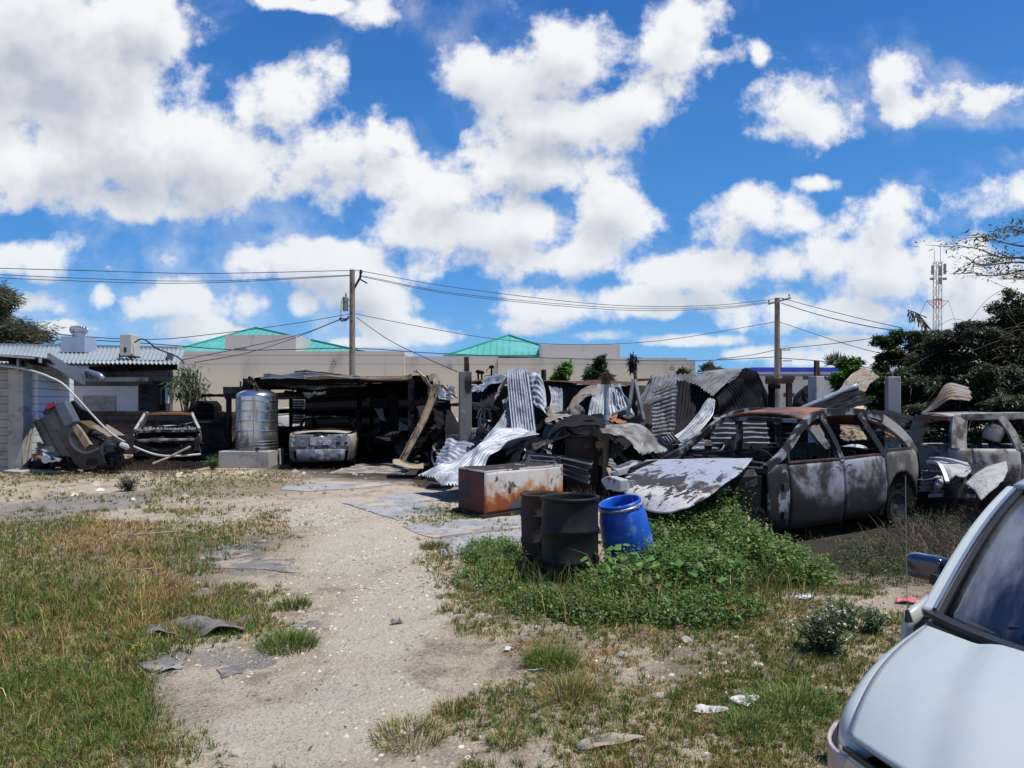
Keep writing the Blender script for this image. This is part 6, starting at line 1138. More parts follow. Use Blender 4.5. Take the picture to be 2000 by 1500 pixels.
def blades(name, X, Y, hgt, wid, lean, cols, parent=None, tipc=None, kind='stuff', z0=None, azim=None):
    n = len(X); az = RNG.uniform(0, 2*np.pi, n) if azim is None else azim; fa = RNG.uniform(0, 2*np.pi, n)
    b = np.stack([X, Y, np.zeros(n) if z0 is None else z0], 1); ld = np.stack([np.cos(az), np.sin(az), np.zeros(n)], 1); wd = np.stack([np.cos(fa), np.sin(fa), np.zeros(n)], 1)*wid[:, None]/2
    up = np.array([0, 0, 1.]); m_ = b+up*(hgt*.55)[:, None]+ld*(hgt*lean*.28)[:, None]; t_ = b+up*(hgt*(1-.35*lean))[:, None]+ld*(hgt*lean)[:, None]
    V = np.stack([b-wd, b+wd, m_+wd*.8, m_-wd*.8, t_], 1).reshape(-1, 3); I = np.arange(n)[:, None]*5
    c5 = np.repeat(cols, 5, 0).reshape(n, 5, 3).copy()
    if tipc is not None: c5[:, 4] = tipc
    return np_mesh(name, V, I+np.array([0,1,2,3]), M['blade'], c5.reshape(-1, 3), parent, tri=I+np.array([3,2,4]))
def pxy(x, y): """world to frame"""; return CX+F*x/y, HY+H*F/y
GREEN = [(.065,.14,.022),(.095,.18,.03),(.05,.11,.022),(.12,.20,.04)]
OLIVE = [(.13,.155,.028),(.18,.18,.042),(.10,.13,.026)]
STRAW = [(.36,.255,.095),(.43,.33,.14),(.28,.19,.07),(.22,.15,.06)]
def ell(px, py, cx, cy, rx, ry): return np.exp(-(((px-cx)/rx)**2+((py-cy)/ry)**2))
def sample_ground(n, y0, y1):
    """points spread evenly over the ground seen in the frame between two distances"""
    Y = np.sqrt(RNG.uniform(y0*y0, y1*y1, n)); X = RNG.uniform(-1.2, .85, n)*Y; return X, Y
# dense meadow at left + sparse tufts everywhere
def meadow(n, y0, y1, scale=1.):
    X, Y = sample_ground(int(n*1.28), y0, y1); n = len(X); px, py = pxy(X, Y); px = np.maximum(px, 30)
    nz = fbm(X+40, Y+40, .8, 3); nz2 = fbm(X+90, Y+10, 2.6, 5)
    d = 1.15*ell(px,py,40,1190,300,140)+.8*ell(px,py,230,1160,170,90)+1.2*ell(px,py,60,1420,270,110)+.6*ell(px,py,260,1040,230,40)+.55*ell(px,py,420,1060,170,26)+.2*ell(px,py,280,1250,160,60)-(.15+.5*nz2)*ell(px,py,410,1300,150,120)-.3*ell(px,py,450,1130,110,60)-.3*ell(px,py,330,1420,90,60)+.75*ell(px,py,100,931,140,10)+.65*ell(px,py,330,948,110,22)+.75*ell(px,py,470,945,140,26)+.35*ell(px,py,560,1010,100,20)
    d += .8*ell(px,py,1500,1370,110,60)+.7*ell(px,py,1600,1330,90,80)+.5*ell(px,py,1650,1110,150,60)+.55*ell(px,py,1080,1280,70,50)+.5*ell(px,py,1100,1330,90,40)+.5*ell(px,py,1250,1230,330,60)+.55*ell(px,py,990,1150,140,60)+.4*ell(px,py,1350,1410,300,90)+.5*ell(px,py,1560,1470,150,60)+.4*ell(px,py,880,1110,70,60)+.8*ell(px,py,840,1075,40,40)+.6*ell(px,py,860,1005,60,14)+.4*ell(px,py,1050,1030,60,60)+.45*ell(px,py,1000,1400,260,50)+.6*ell(px,py,870,1003,70,8)+.5*ell(px,py,780,1024,30,8)+.7*ell(px,py,930,1086,70,10)+.4*ell(px,py,700,962,40,6)
    d += .17*(py > 1080)+.13*(py <= 1080)*(py > 965)
    d -= 1.2*ell(px,py,720,1240,120,220)+.5*ell(px,py,640,1000,110,24)
    keep = RNG.uniform(0, 1, n) < np.clip((d*1.15+nz*1.5+nz2*1.5-1.72)*1.7, 0, 1)
    return X[keep], Y[keep], px[keep], py[keep], d[keep], nz[keep]
def tuft_batch(n, y0, y1, wm, hm, nb):
    """tufts of blades that splay out from a common foot"""
    X, Y, px, py, d, nz = meadow(n, y0, y1); k = len(X)
    straw = fbm(X+7, Y+3, 1.0, 9)+.25*(fbm(X+70, Y+31, 4., 12)-.5)+.30*ell(px,py,270,1110,170,100)+.2*ell(px,py,480,950,160,40)+.10*(px > 600)*(px < 1300)-.3*ell(px,py,20,1120,120,120)-.3*ell(px,py,1540,1380,150,90)-.1*ell(px,py,80,1450,300,70)
    isst = RNG.uniform(0, 1, k) < np.clip((straw-.45)*2.8, .08, .92)
    c = np.where(isst[:, None], pick(k, STRAW, .25), np.where((RNG.uniform(0,1,k) < .5)[:, None], pick(k, OLIVE, .25), pick(k, GREEN, .25)))
    left = np.clip(1.2*ell(px,py,60,1180,330,160)+.9*ell(px,py,250,1120,200,90)+1.*ell(px,py,60,1420,280,110), 0, 1)
    hg = RNG.gamma(4, .0105, k)*(.80+.95*left*(.1+2.3*nz**1.7))*hm; rad = RNG.gamma(2.5, .010, k)*(1+.8*left)
    m_ = k*nb; r = lambda a: np.repeat(a, nb, 0); a = RNG.uniform(0, 2*np.pi, m_); q = np.sqrt(RNG.uniform(0, 1, m_)); R_ = r(rad)*q
    bend = r(RNG.uniform(0, 2*np.pi, k)); a2 = np.where(RNG.uniform(0,1,m_) < .35, bend, a)+RNG.normal(0, .5, m_)
    lean = np.abs(.25+.75*q*RNG.uniform(.3,1.3,m_)+RNG.normal(0,.2,m_)).clip(.05,1.45)
    cc = r(c)*(1+RNG.normal(0,.22,(m_,1))).clip(.4,1.8); sw = RNG.uniform(0,1,m_) < .16; cc[sw] = pick(int(sw.sum()), STRAW, .25)
    return r(X)+R_*np.cos(a), r(Y)+R_*np.sin(a), r(hg)*RNG.uniform(.35,1.2,m_), RNG.uniform(.0025,.0055,m_)*wm, lean, cc, a2
allb = [tuft_batch(*q) for q in ((15000,2.9,4.6,1.,1.,16),(21000,4.6,7.,1.2,1.05,13),(24000,7.,12.,1.7,1.15,9),(16000,12.,19.,2.8,1.4,6))]
X, Y, h_, w_, l_, c_, a_ = (np.concatenate([q[i] for q in allb]) for i in range(7))
tag(blades('grass', X, Y, h_, w_, l_, c_, azim=a_), kind='stuff'); print('blades', len(X))
# tall dry stems standing over the left meadow
n = 1500; X, Y = sample_ground(n, 4.5, 10); px, py = pxy(X, Y); k_ = RNG.uniform(0,1,n) < 1.1*ell(px,py,230,1110,210,110)+.5*ell(px,py,100,1300,200,90); X, Y = X[k_], Y[k_]; k = len(X)
tag(blades('dry_grass', X, Y, RNG.uniform(.22,.52,k), RNG.uniform(.003,.006,k), np.abs(RNG.normal(.6,.35,k)), pick(k, STRAW, .2)), kind='stuff')
# scattered tufts that stand alone on the sand
def tuft(px, py, r_, nb, hg, pal, label, droop=.6):
    q = G(px, py); a = RNG.uniform(0, 2*np.pi, nb); rr = r_*np.sqrt(RNG.uniform(0, 1, nb))*.5
    o = blades('grass_tuft', q.x+rr*np.cos(a), q.y+rr*np.sin(a), RNG.uniform(.25,1.15,nb)*hg*(1.1-.5*rr/(r_*.5)), RNG.uniform(.003,.007,nb), (.15+1.0*rr/(r_*.5)*RNG.uniform(.4,1.2,nb)+np.abs(RNG.normal(0,.2,nb))).clip(.05,1.4), pick(nb, pal, .2), azim=a+RNG.normal(0,.5,nb)); return tag(o, label, 'grass tuft', 'single grass tufts')
tuft(575,1185,.28,420,.15,GREEN+OLIVE,'round green grass tuft at the edge of the track, farther of two')
tuft(562,1262,.42,900,.17,GREEN+OLIVE,'large dark green grass tuft right of the dirty cloth')
tuft(1545,1385,.50,620,.17,[(.09,.19,.03),(.12,.23,.04),(.07,.15,.03),(.14,.19,.05),(.26,.24,.10)],'bright green broad-bladed grass clump near the pale car lamp')
tuft(1460,1425,.36,380,.13,[(.09,.18,.03),(.12,.21,.04),(.20,.2,.08)],'bright green grass clump left of the larger clump by the pale car')
tuft(1075,1300,.34,600,.20,OLIVE+GREEN,'olive grass tuft below the black drum weeds')
tuft(1110,1360,.40,600,.17,OLIVE+STRAW,'straw and olive tuft in front of the drum weeds')
tuft(800,1440,.40,500,.12,OLIVE+STRAW,'low brownish tuft at the bottom of the track')
tuft(885,1390,.25,300,.10,OLIVE+STRAW,'small wiry tuft right of the track near the bottom')
tuft(990,1450,.2,260,.11,GREEN+STRAW,'small pale tuft at the bottom middle')
tuft(848,1070,.35,500,.14,OLIVE+[(.06,.06,.03)],'dark wiry tuft at the corner of the pale paving slab')
# leafy weeds
def weed_field(name, spots, nst, hmax, lsz, pal, seed, flower=True, lab=None, stemc=(.10,.14,.05)):
    Cs = []; Ss = []; Fl = []; tips = []
    for cx, cy, rx, ry, dn, hm in spots:
        c0_ = G(cx, cy); m_ = int(nst*dn); a = RNG.uniform(0, 2*np.pi, m_); r2 = np.sqrt(RNG.uniform(0,1,m_)); dx = rx/F*c0_.y; ya = G(cx, cy-ry).y; yb = G(cx, cy+ry).y
        X = c0_.x+dx*r2*np.cos(a); Y = (ya+yb)/2+(ya-yb)/2*r2*np.sin(a); hh_ = hm*(.45+.75*RNG.uniform(0,1,m_))*(1-.5*r2**3)*(.7+.7*fbm(X,Y,1.6,seed))
        for i in range(m_):
            az = RNG.uniform(0, 6.28); ln = RNG.uniform(.05,.5)*hh_[i]; b_ = np.array([X[i],Y[i],0.]); t_ = b_+np.array([math.cos(az)*ln, math.sin(az)*ln, hh_[i]])
            nl = int(7+hh_[i]*38); f = RNG.uniform(.12, 1, nl)**.75; pts = b_+(t_-b_)*f[:, None]+RNG.normal(0, .028, (nl,3))*(1.1-.3*f[:,None]); pts[:,2] = np.maximum(pts[:,2], .012)
            Cs.append(pts); Ss.append(lsz*RNG.uniform(.5,1.25,nl)*(1.15-.5*f)); tips.append((b_, t_))
            if flower and RNG.uniform() < .035: Fl.append(t_+np.array([0,0,.02]))
    Cn = np.concatenate(Cs); sz = np.concatenate(Ss)
    o = leaf_mesh(name, Cn, sz, pick(len(Cn), pal, .25), 'leaf', droop=.05, aspect=.5); 
    V = []; T_ = []
    for i, (b_, t_) in enumerate(tips):
        w_ = np.array([.003,0,0]); V += [b_-w_, b_+w_, t_]; T_.append((3*i,3*i+1,3*i+2))
    org = np.array(o.location); XF[o.name] = Matrix.Translation(o.location)
    q = np_mesh('stem', np.array(V), None, M['blade'], np.tile(np.array([stemc]), (len(V),1)), o, tri=np.array(T_)); q['kind'] = 'stuff'
    if Fl:
        Fl = np.array(Fl); k = len(Fl); fp = np.repeat(Fl, 5, 0); q = leaf_mesh('flower', fp, .013, np.tile(np.array([(.75,.5,.06)]), (k*5,1))*RNG.uniform(.6,1.1,(k*5,1)), 'leaf', o, droop=-.2, aspect=.8); q['kind'] = 'stuff'
    return o
WEED = [(.085,.17,.03),(.12,.23,.042),(.05,.11,.024),(.17,.28,.07),(.10,.17,.05),(.14,.18,.055)]
o = weed_field('weeds', [(1400,1085,40,20,1.1,.62),(1460,1100,30,20,.6,.40),(1340,1090,60,26,1.0,.46),(1290,1100,40,20,.6,.4),(1400,1098,110,40,1.8,.50),(1320,1140,150,36,1.6,.40),(1200,1160,80,26,.7,.26),(1075,1190,90,24,.22,.15),(960,1135,70,30,.2,.14),(1490,1120,110,30,1.0,.34),(1000,1112,60,24,.3,.20),(1330,1200,170,30,.9,.18),(1170,1205,90,22,.35,.15),(1420,1050,50,26,.7,.55),(960,1085,60,24,.5,.16),(1290,1075,50,24,.6,.45),(1560,1125,60,30,.4,.22)], 420, .5, .062, WEED, 3); tag(o, kind='stuff')
# broad-leaved vines among them
Cn = []
for cx, cy, rx, ry, n_ in ((1300,1110,90,40,150),(1275,1040,24,60,46),(1330,1160,90,30,90),(1200,1140,70,25,50),(1400,1130,60,30,60)):
    c0_ = G(cx,cy); 
    for i in range(n_): q = G(cx+RNG.normal(0,rx*.5), cy+RNG.normal(0,ry*.5)); Cn.append((q.x,q.y,RNG.uniform(.16,.36)+(.25*RNG.uniform() if cx == 1275 else 0)))
o = leaf_mesh('vine_leaves', np.array(Cn), RNG.uniform(.07,.13,len(Cn)), pick(len(Cn), [(.10,.23,.045),(.13,.27,.06),(.07,.17,.03)], .2), 'leaf', droop=.25, aspect=.8); tag(o, kind='stuff')
o = weed_field('broad_weeds', [(1330,1120,150,40,1.,.40),(1430,1100,70,34,.9,.52),(1240,1165,90,26,.5,.26),(1500,1125,70,24,.4,.30)], 70, .5, .105, [(.11,.22,.05),(.15,.26,.07),(.08,.16,.035),(.20,.22,.07)], 13, flower=False); tag(o, kind='stuff')
n = 5200; Xa = []; Ya = []
for cx, cy, rx, ry, k in ((1320,1185,190,36,900),(1120,1190,130,34,520),(1480,1140,120,34,900),(1000,1125,90,36,600),(1360,1100,130,40,700)):
    for _ in range(k): q = G(cx+RNG.normal(0,rx*.5), cy+RNG.normal(0,ry*.5)); Xa.append(q.x); Ya.append(q.y)
k = len(Xa); tag(blades('weed_grass', np.array(Xa), np.array(Ya), RNG.gamma(5,.042,k).clip(.05,.5), RNG.uniform(.004,.009,k), np.abs(RNG.normal(.45,.3,k)), np.where((RNG.uniform(0,1,k) < .35)[:,None], pick(k,STRAW,.2), pick(k,GREEN,.25))), kind='stuff')
twigs_later = [(1300,1150,200,60,1.),(1450,1100,80,40,.5),(1130,1170,90,40,.4)]
# small shrubs as things
def shrub(cx, cy, wpx, h, nst, lsz, pal, label, name='weed_shrub', flower=None):
    base = G(cx, cy); o = thing(name, label, 'shrub', tuple(base)); r_ = wpx/F*base.y/2; Cs = []; mb = MB(); fl = []
    for i in range(nst):
        az = random.uniform(0,6.28); ln = random.uniform(.2,1)*r_; hh_ = h*random.uniform(.5,1.05)*(1-.35*(ln/r_)**2); t_ = np.array([math.cos(az)*ln, math.sin(az)*ln, hh_]); p0 = t_*np.array([.15,.15,0])
        mb.tube([Vector(p0), Vector(p0.tolist()).lerp(Vector(t_.tolist()),.55)+Vector((0,0,.05*h)), Vector(t_.tolist())], [.006,.002], 4)
        nl = 26; f = RNG.uniform(.2,1.02,nl); Cs.append(p0+(t_-p0)*f[:,None]+RNG.normal(0,.022,(nl,3)))
        if flower and random.random() < flower: fl.append(t_)
    mb.build('stem', M['bark'], o); Cn = np.concatenate(Cs)+np.array(base); 
    leaf_mesh('foliage', Cn, lsz*RNG.uniform(.6,1.2,len(Cn)), pick(len(Cn), pal, .25), 'leaf', o, droop=.0, aspect=.5)
    if fl: fp = np.repeat(np.array(fl)+np.array(base), 6, 0); fq = leaf_mesh('flower', fp, .016, np.tile(np.array([(.75,.74,.68)]), (len(fp),1)), 'leaf', o, droop=-.3, aspect=.8); fq['kind'] = 'stuff'
    return o
DK = [(.05,.10,.03),(.07,.135,.04),(.09,.16,.05)]
shrub(1610,1275,130,.34,60,.032,DK,'grey-green shrub with tiny white flowers beside the pale car', flower=.6)
shrub(1650,1225,90,.24,36,.03,DK,'upright green shrub behind the flowering one near the car aerial', flower=.3)
shrub(1705,1235,60,.22,26,.03,DK,'small shrub right beside the pale car aerial', flower=.3)
shrub(250,958,55,.34,30,.05,[(.10,.10,.06),(.14,.12,.08),(.07,.08,.04)],'dry grey shrub in the grass in front of the burnt sedan')
shrub(415,917,36,.42,30,.055,[(.06,.13,.03),(.09,.18,.04)],'leafy green plant at the left foot of the tank plinth')
shrub(150,905,110,.22,50,.05,[(.08,.10,.03),(.12,.12,.05)],'olive weeds growing under the overturned pickup bed')
# dry undergrowth at right in front of the crew cab
X_ = []
def twigs(name, spots, n, hm, colp):
    V = []; T_ = []; cs = []; i = 0
    for cx, cy, rx, ry, dn in spots:
        for k in range(int(n*dn)):
            q = G(cx+RNG.normal(0,rx*.5), max(cy+RNG.normal(0,ry*.5), 860)); b_ = np.array([q.x,q.y,RNG.uniform(0,.08)]); az = RNG.uniform(0,6.28); L_ = RNG.uniform(.15,1)*hm; el = RNG.uniform(.05,1.2)
            t_ = b_+L_*np.array([math.cos(az)*math.cos(el),math.sin(az)*math.cos(el),math.sin(el)]); m_ = (b_+t_)/2+RNG.normal(0,.05,3); w_ = np.array([RNG.uniform(.002,.005),0,RNG.uniform(.002,.004)])
            V += [b_-w_,b_+w_,m_+w_*.8,m_-w_*.8,t_]; T_ += [(i,i+1,i+2),(i,i+2,i+3),(i+3,i+2,i+4)]; i += 5; cs += [colp[RNG.integers(len(colp))]]*5
    return tag(np_mesh(name, np.array(V), None, M['twig'], np.array(cs)*RNG.uniform(.7,1.2), tri=np.array(T_)), kind='stuff')
twigs('undergrowth', [(1880,1020,70,60,1.),(1960,980,60,50,1.),(1800,1070,90,40,.7),(1930,930,60,30,.7),(1840,1110,60,40,.5)], 900, .42, [(.10,.07,.045),(.06,.045,.032),(.16,.12,.08),(.03,.025,.022)])
twigs('dry_brush', [(225,915,50,12,1.),(300,925,80,10,.7),(1130,960,60,14,.8),(1150,985,50,14,.6),(280,903,40,6,.6)], 700, .42, [(.15,.09,.055),(.09,.06,.04),(.2,.14,.08)])
o = weed_field('ground_weeds', [(1880,1060,80,60,.9,.30),(1960,1000,60,70,.9,.36),(1780,1100,110,36,.8,.16),(1960,930,60,36,.8,.55),(1700,1120,120,26,.5,.12),(1900,965,60,20,.5,.4)], 420, .4, .04, [(.05,.085,.02),(.08,.10,.03),(.12,.11,.05),(.035,.05,.02)], 5, flower=False); tag(o, kind='stuff')
twigs('dead_stalks', twigs_later, 90, .5, [(.20,.15,.08),(.13,.10,.06)])
# ---- trees
def crown_pts(cl, n, shell=.45):
    """points in a set of lumpy clusters (x,y,z,rx,ry,rz)"""
    cl = np.array(cl); vol = (cl[:,3]*cl[:,4]*cl[:,5])**.75; k = RNG.choice(len(cl), n, p=vol/vol.sum()); d = RNG.normal(0,1,(n,3)); d /= np.linalg.norm(d,axis=1)[:,None]
    r_ = RNG.uniform(shell,1.05,n)**.8; return cl[k,:3]+d*cl[k,3:]*r_[:,None], k
def tree(name, label, base, top_cl, n, lsz, pal, trunk_pts=None, r0=.12, cat='tree', droop=.2, aspect=.45, shell=.35, sub=5, jit=.28, limbs=True):
    """base and clusters in world space; each big cluster breaks into sub-clumps so gaps and lumps show"""
    o = thing(name, label, cat, tuple(base)); cl = []
    for c_ in top_cl:
        cl.append((*c_[:3], c_[3]*.62, c_[4]*.62, c_[5]*.62))
        for k in range(sub):
            d = Vector((random.gauss(0,1),random.gauss(0,1),random.gauss(0,1))).normalized(); s_ = random.uniform(.28,.5)
            cl.append((c_[0]+d.x*c_[3]*.75, c_[1]+d.y*c_[4]*.75, c_[2]+d.z*c_[5]*.75, c_[3]*s_, c_[4]*s_, c_[5]*s_*.8))
    pts, k = crown_pts(cl, n, shell); pts[:,2] = np.maximum(pts[:,2], .05); cols = pick(n, pal, jit)*(1+RNG.normal(0,.22,len(cl)))[k][:,None].clip(.5,1.6)
    leaf_mesh('crown', pts, lsz*RNG.uniform(.6,1.3,n), cols, 'leaf', o, droop=droop, aspect=aspect)
    mb = MB(); b0 = Vector(base); 
    tp = [b0]+[Vector(p) for p in (trunk_pts or [Vector(top_cl[0][:3])])]
    mb.tube(tp, [r0, r0*.35], 8, 8)
    if limbs:
        for c_ in cl[::2]:
            q = tp[-1].lerp(tp[0], random.uniform(.05,.5)); mb.tube([q, q.lerp(Vector(c_[:3]),.6)+Vector((0,0,-.1)), Vector(c_[:3])], [r0*.35, r0*.08], 5, 5)
    mb.build('trunk', M['bark'], o); return o
def CL(px, py, Y, rpx, rpy, dY=None): p = P(px,py,Y); k = Y/F; return (p.x,p.y,p.z,rpx*k,(dY or rpx*k),rpy*k)
tree('sapling', 'bright green young tree in front of the tan warehouse', (xat(1097,38),38,0), [CL(1097,733,38,22,22),CL(1090,745,38,14,14),CL(1106,716,38,10,14)], 1500, .30, [(.07,.17,.03),(.10,.22,.04)], [P(1098,740,38)], .06, shell=.15)
tree('young_tree', 'olive green rounded young tree right of the bright sapling', (xat(1167,36),36,0), [CL(1167,722,36,28,26),CL(1152,740,36,18,16),CL(1185,742,36,16,14),CL(1170,702,36,16,12)], 3200, .24, [(.04,.075,.03),(.06,.10,.04),(.08,.12,.05)], [P(1168,735,36)], .08, shell=.15)
tree('bright_tree', 'bright green bushy tree beside the thrown-up rusty sheet', (xat(1655,30),30,0), [CL(1660,715,30,22,18),CL(1640,745,30,20,22),CL(1668,740,30,24,26),CL(1655,775,30,26,24)], 5000, .24, [(.06,.14,.025),(.09,.19,.035),(.05,.11,.02)], [P(1656,750,30)], .1)
tree('distant_shrub', 'wispy grey green shrub behind the collapsed black shed', (xat(1386,45),45,0), [CL(1388,712,45,10,8),CL(1380,722,45,14,10),CL(1400,722,45,10,8)], 320, .35, [(.08,.12,.06)], [P(1386,722,45)], .05, shell=.1)
tree('grey_shrub', 'pale dry shrub in front of the right end of the tan warehouse', (xat(1330,45),45,0), [CL(1332,725,45,16,6)], 260, .35, [(.16,.15,.09)], [P(1332,728,45)], .05, shell=.1)
tree('wispy_tree', 'wispy grey needle tree above the blue roof band', (xat(1625,42),42,0), [CL(1622,705,42,12,9),CL(1638,712,42,14,10)], 420, .5, [(.11,.12,.09)], [P(1628,712,42)], .06, aspect=.1, droop=-.6, shell=.1)
tree('green_tree', 'dark green broadleaf tree in front of the lattice mast', (xat(1765,22.5),22.5,0), [CL(1752,655,23,30,20),CL(1722,668,23,22,16),CL(1790,662,23,30,22),CL(1745,690,23,32,24),CL(1720,715,23,26,24),CL(1790,700,23,36,30),CL(1760,740,23,44,34),CL(1728,765,22,34,30),CL(1775,750,20,44,54),CL(1715,790,20.5,40,30),CL(1706,752,21,36,32)], 20000, .14, [(.03,.065,.02),(.045,.09,.028),(.06,.11,.03),(.04,.05,.025)], [P(1768,720,22.5)], .16)
DKV = [(.028,.046,.018),(.040,.060,.023),(.046,.046,.026),(.034,.058,.020),(.058,.05,.032),(.05,.075,.028)]
def thicket(name, label, base, cls, n, seed, lsz=.14):
    o = tree(name, label, base, cls, n, lsz, DKV, None, .14, cat='tree', droop=.5, aspect=.45, sub=7, jit=.35, limbs=False, shell=.2)
    mb = MB()     # a tangle of hanging dead vines over it
    for k in range(int(n/500)):
        c_ = random.choice(cls); d = Vector((random.gauss(0,1),-abs(random.gauss(0,1)),random.gauss(0,.8))).normalized(); p = Vector((c_[0]+d.x*c_[3],c_[1]+d.y*c_[4],c_[2]+d.z*c_[5]))-Vector(base)
        e = p+Vector((random.uniform(-1.1,1.1),random.uniform(-.3,.3),random.uniform(-1.2,.3))); mb.tube([p, p.lerp(e,.5)+Vector((random.uniform(-.2,.2),-.1,random.uniform(-.05,.3))), e], [.007,.004], 4, 6)
    mb.build('vine', M['bark'], o); return o
thicket('vine_covered_tree', 'dark vine-smothered tree mass under the lattice mast', (xat(1850,21),21,0), [CL(1830,672,21,40,22),CL(1880,655,20,62,30),CL(1810,715,20.5,44,36),CL(1860,720,20,60,46),CL(1820,770,19.5,60,40),CL(1880,775,19,64,44),CL(1800,810,19,56,30),CL(1870,820,18.5,70,30),CL(1790,860,18.5,50,36),CL(1850,870,18,60,34),CL(1740,850,19,40,40)], 52000, 1, .115)
thicket('vine_covered_tree', 'tall dark vine-covered hump rising at the right edge', (xat(1985,18.5),18.5,0), [CL(1988,598,18.5,44,46),CL(1955,640,18.5,52,46),CL(1920,668,18.4,50,34),CL(2005,640,18.5,44,44),CL(1930,672,18.3,46,30),CL(1975,700,18,64,48),CL(2040,690,18,60,70),CL(1930,745,17.5,64,44),CL(2000,760,17.3,66,50),CL(1950,800,17,80,34),CL(2050,800,17,70,50),CL(2010,830,16.8,70,30),CL(1930,865,17,70,34),CL(2020,875,16.8,70,34)], 64000, 2, .115)
# flat-topped sparse tree at the top right
ft = thing('flat_crowned_tree', 'sparse flat-crowned tree spreading left at the top right edge', 'tree', (xat(2006,26),26,0)); YF = 26; base = Vector((xat(2006,YF),YF,0))
mb = MB(); tr_ = [Vector((xat(2032,YF),YF,0)),P(2032,650,YF),P(2026,550,YF),P(2018,500,YF),P(2013,470,YF),P(2020,445,YF)]; mb.tube([p-base for p in tr_],[.12,.10,.085,.07,.05,.03],7); tips = []
for pts in ([(1998,530),(1975,505),(1930,503),(1880,485),(1832,482)],[(1996,516),(1960,512),(1925,515),(1890,518),(1855,500)],[(1990,482),(1965,480),(1940,475),(1910,468),(1890,462)],[(1998,535),(1970,528),(1940,536),(1905,538),(1868,532)],[(1988,470),(1975,455),(1950,448)],[(1994,450),(2010,440),(2020,436)],[(1999,540),(1985,542),(1972,542)],[(1930,504),(1918,512),(1900,517)],[(1992,490),(2020,480),(2050,470)],[(1998,520),(2030,505),(2070,500)]):
    q = [P(x_,y_,YF+random.uniform(-1.5,1.5)*(1-i/3 if i < 2 else 1)*(0 if i == 0 else 1)) for i,(x_,y_) in enumerate([(a_+26,b__) for a_,b__ in pts])]; mb.tube([p-base for p in q],[.045,.012],5,14); c_ = catmull(q,24); tips += c_[8:]
    for k in range(6):
        s_ = random.choice(c_[8:]); e = s_+Vector((random.uniform(-.9,.3),random.uniform(-.6,.6),random.uniform(-.05,.25))); mb.tube([s_-base, e-base],[.018,.006],4); tips += [s_.lerp(e,.5), e]
mb.build('trunk', M['bark'], ft)
tp = np.array([tuple(p) for p in tips]); k = RNG.integers(0,len(tp),1700); dens = vnoise(tp[k,0]*1.1, tp[k,2]*1.1, 1., 4) > .38; k = k[dens]
pts = tp[k]+RNG.normal(0,1,(len(k),3))*np.array([.28,.3,.07])+np.array([0,0,.06]); leaf_mesh('crown', pts, .24*RNG.uniform(.5,1.2,len(k)), pick(len(k),[(.05,.065,.025),(.075,.075,.03),(.035,.05,.02),(.11,.085,.035)],.25), 'leaf', ft, droop=.05, aspect=.3)
# dead branch with hanging pods in front of the mast
dbn = thing('dead_branch_tree', 'bare dead branch with hanging pods left of the lattice mast', 'tree', (xat(1812,22),22,0)); base = Vector((xat(1812,22),22,0)); mb = MB()
main = [P(1815,700,22),P(1812,660,22),P(1806,630,22),P(1792,612,22),P(1773,605,22)]; mb.tube([Vector((0,0,0))]+[p-base for p in main],[.06,.05,.045,.035,.02,.01],5)
for k in range(34):
    c_ = catmull(main,30)[random.randint(8,30)]; e = c_+Vector((random.uniform(-.12,.2),random.uniform(-.2,.2),-random.uniform(.1,.45))); mb.tube([c_-base,e-base],[.012,.02],4)
mb.build('trunk', M['bark'], dbn)
# ironwood behind the left house
iw = thing('ironwood_tree', 'feathery dark ironwood tree behind the pale corrugated roof', 'tree', (xat(-5,40),40,0)); base = Vector((xat(-5,40),40,0)); mb = MB(); mb.tube([Vector((0,0,0)),Vector((.1,0,3)),P(2,575,40)-base],[.25,.06],7); tips = []
for k in range(70):
    f = random.uniform(.35,1); q = Vector((0,0,0)).lerp(P(2,575,40)-base, f); a = random.uniform(0,6.28); L_ = 2.9*(1.15-f)*random.uniform(.4,1.1)+.3; e = q+Vector((math.cos(a)*L_,math.sin(a)*L_,random.uniform(-.2,.9))); m_ = q.lerp(e,.5)+Vector((0,0,.2)); mb.tube([q,m_,e],[.035,.008],4)
    tips += [(q.lerp(m_,t_/6) if t_ < 6 else m_.lerp(e,(t_-6)/6)) for t_ in range(3,13)]
for px_, py_ in ((70,650),(55,655),(82,655),(40,640)):
    e = P(px_,py_,40)-base; tips += [e+Vector((random.gauss(0,.35),random.gauss(0,.35),random.gauss(0,.3))) for _ in range(40)]; mb.tube([Vector((0,0,2.5)),e],[.06,.02],4)
mb.build('trunk', M['bark'], iw); tp = np.array([tuple(p) for p in tips]); k = RNG.integers(0,len(tp),9000); pts = tp[k]+RNG.normal(0,.13,(9000,3))+np.array(base)
leaf_mesh('crown', pts, .5*RNG.uniform(.5,1.2,9000), pick(9000,[(.04,.06,.03),(.06,.075,.035),(.10,.085,.035),(.03,.05,.03)],.3), 'leaf', iw, droop=.35, aspect=.07)
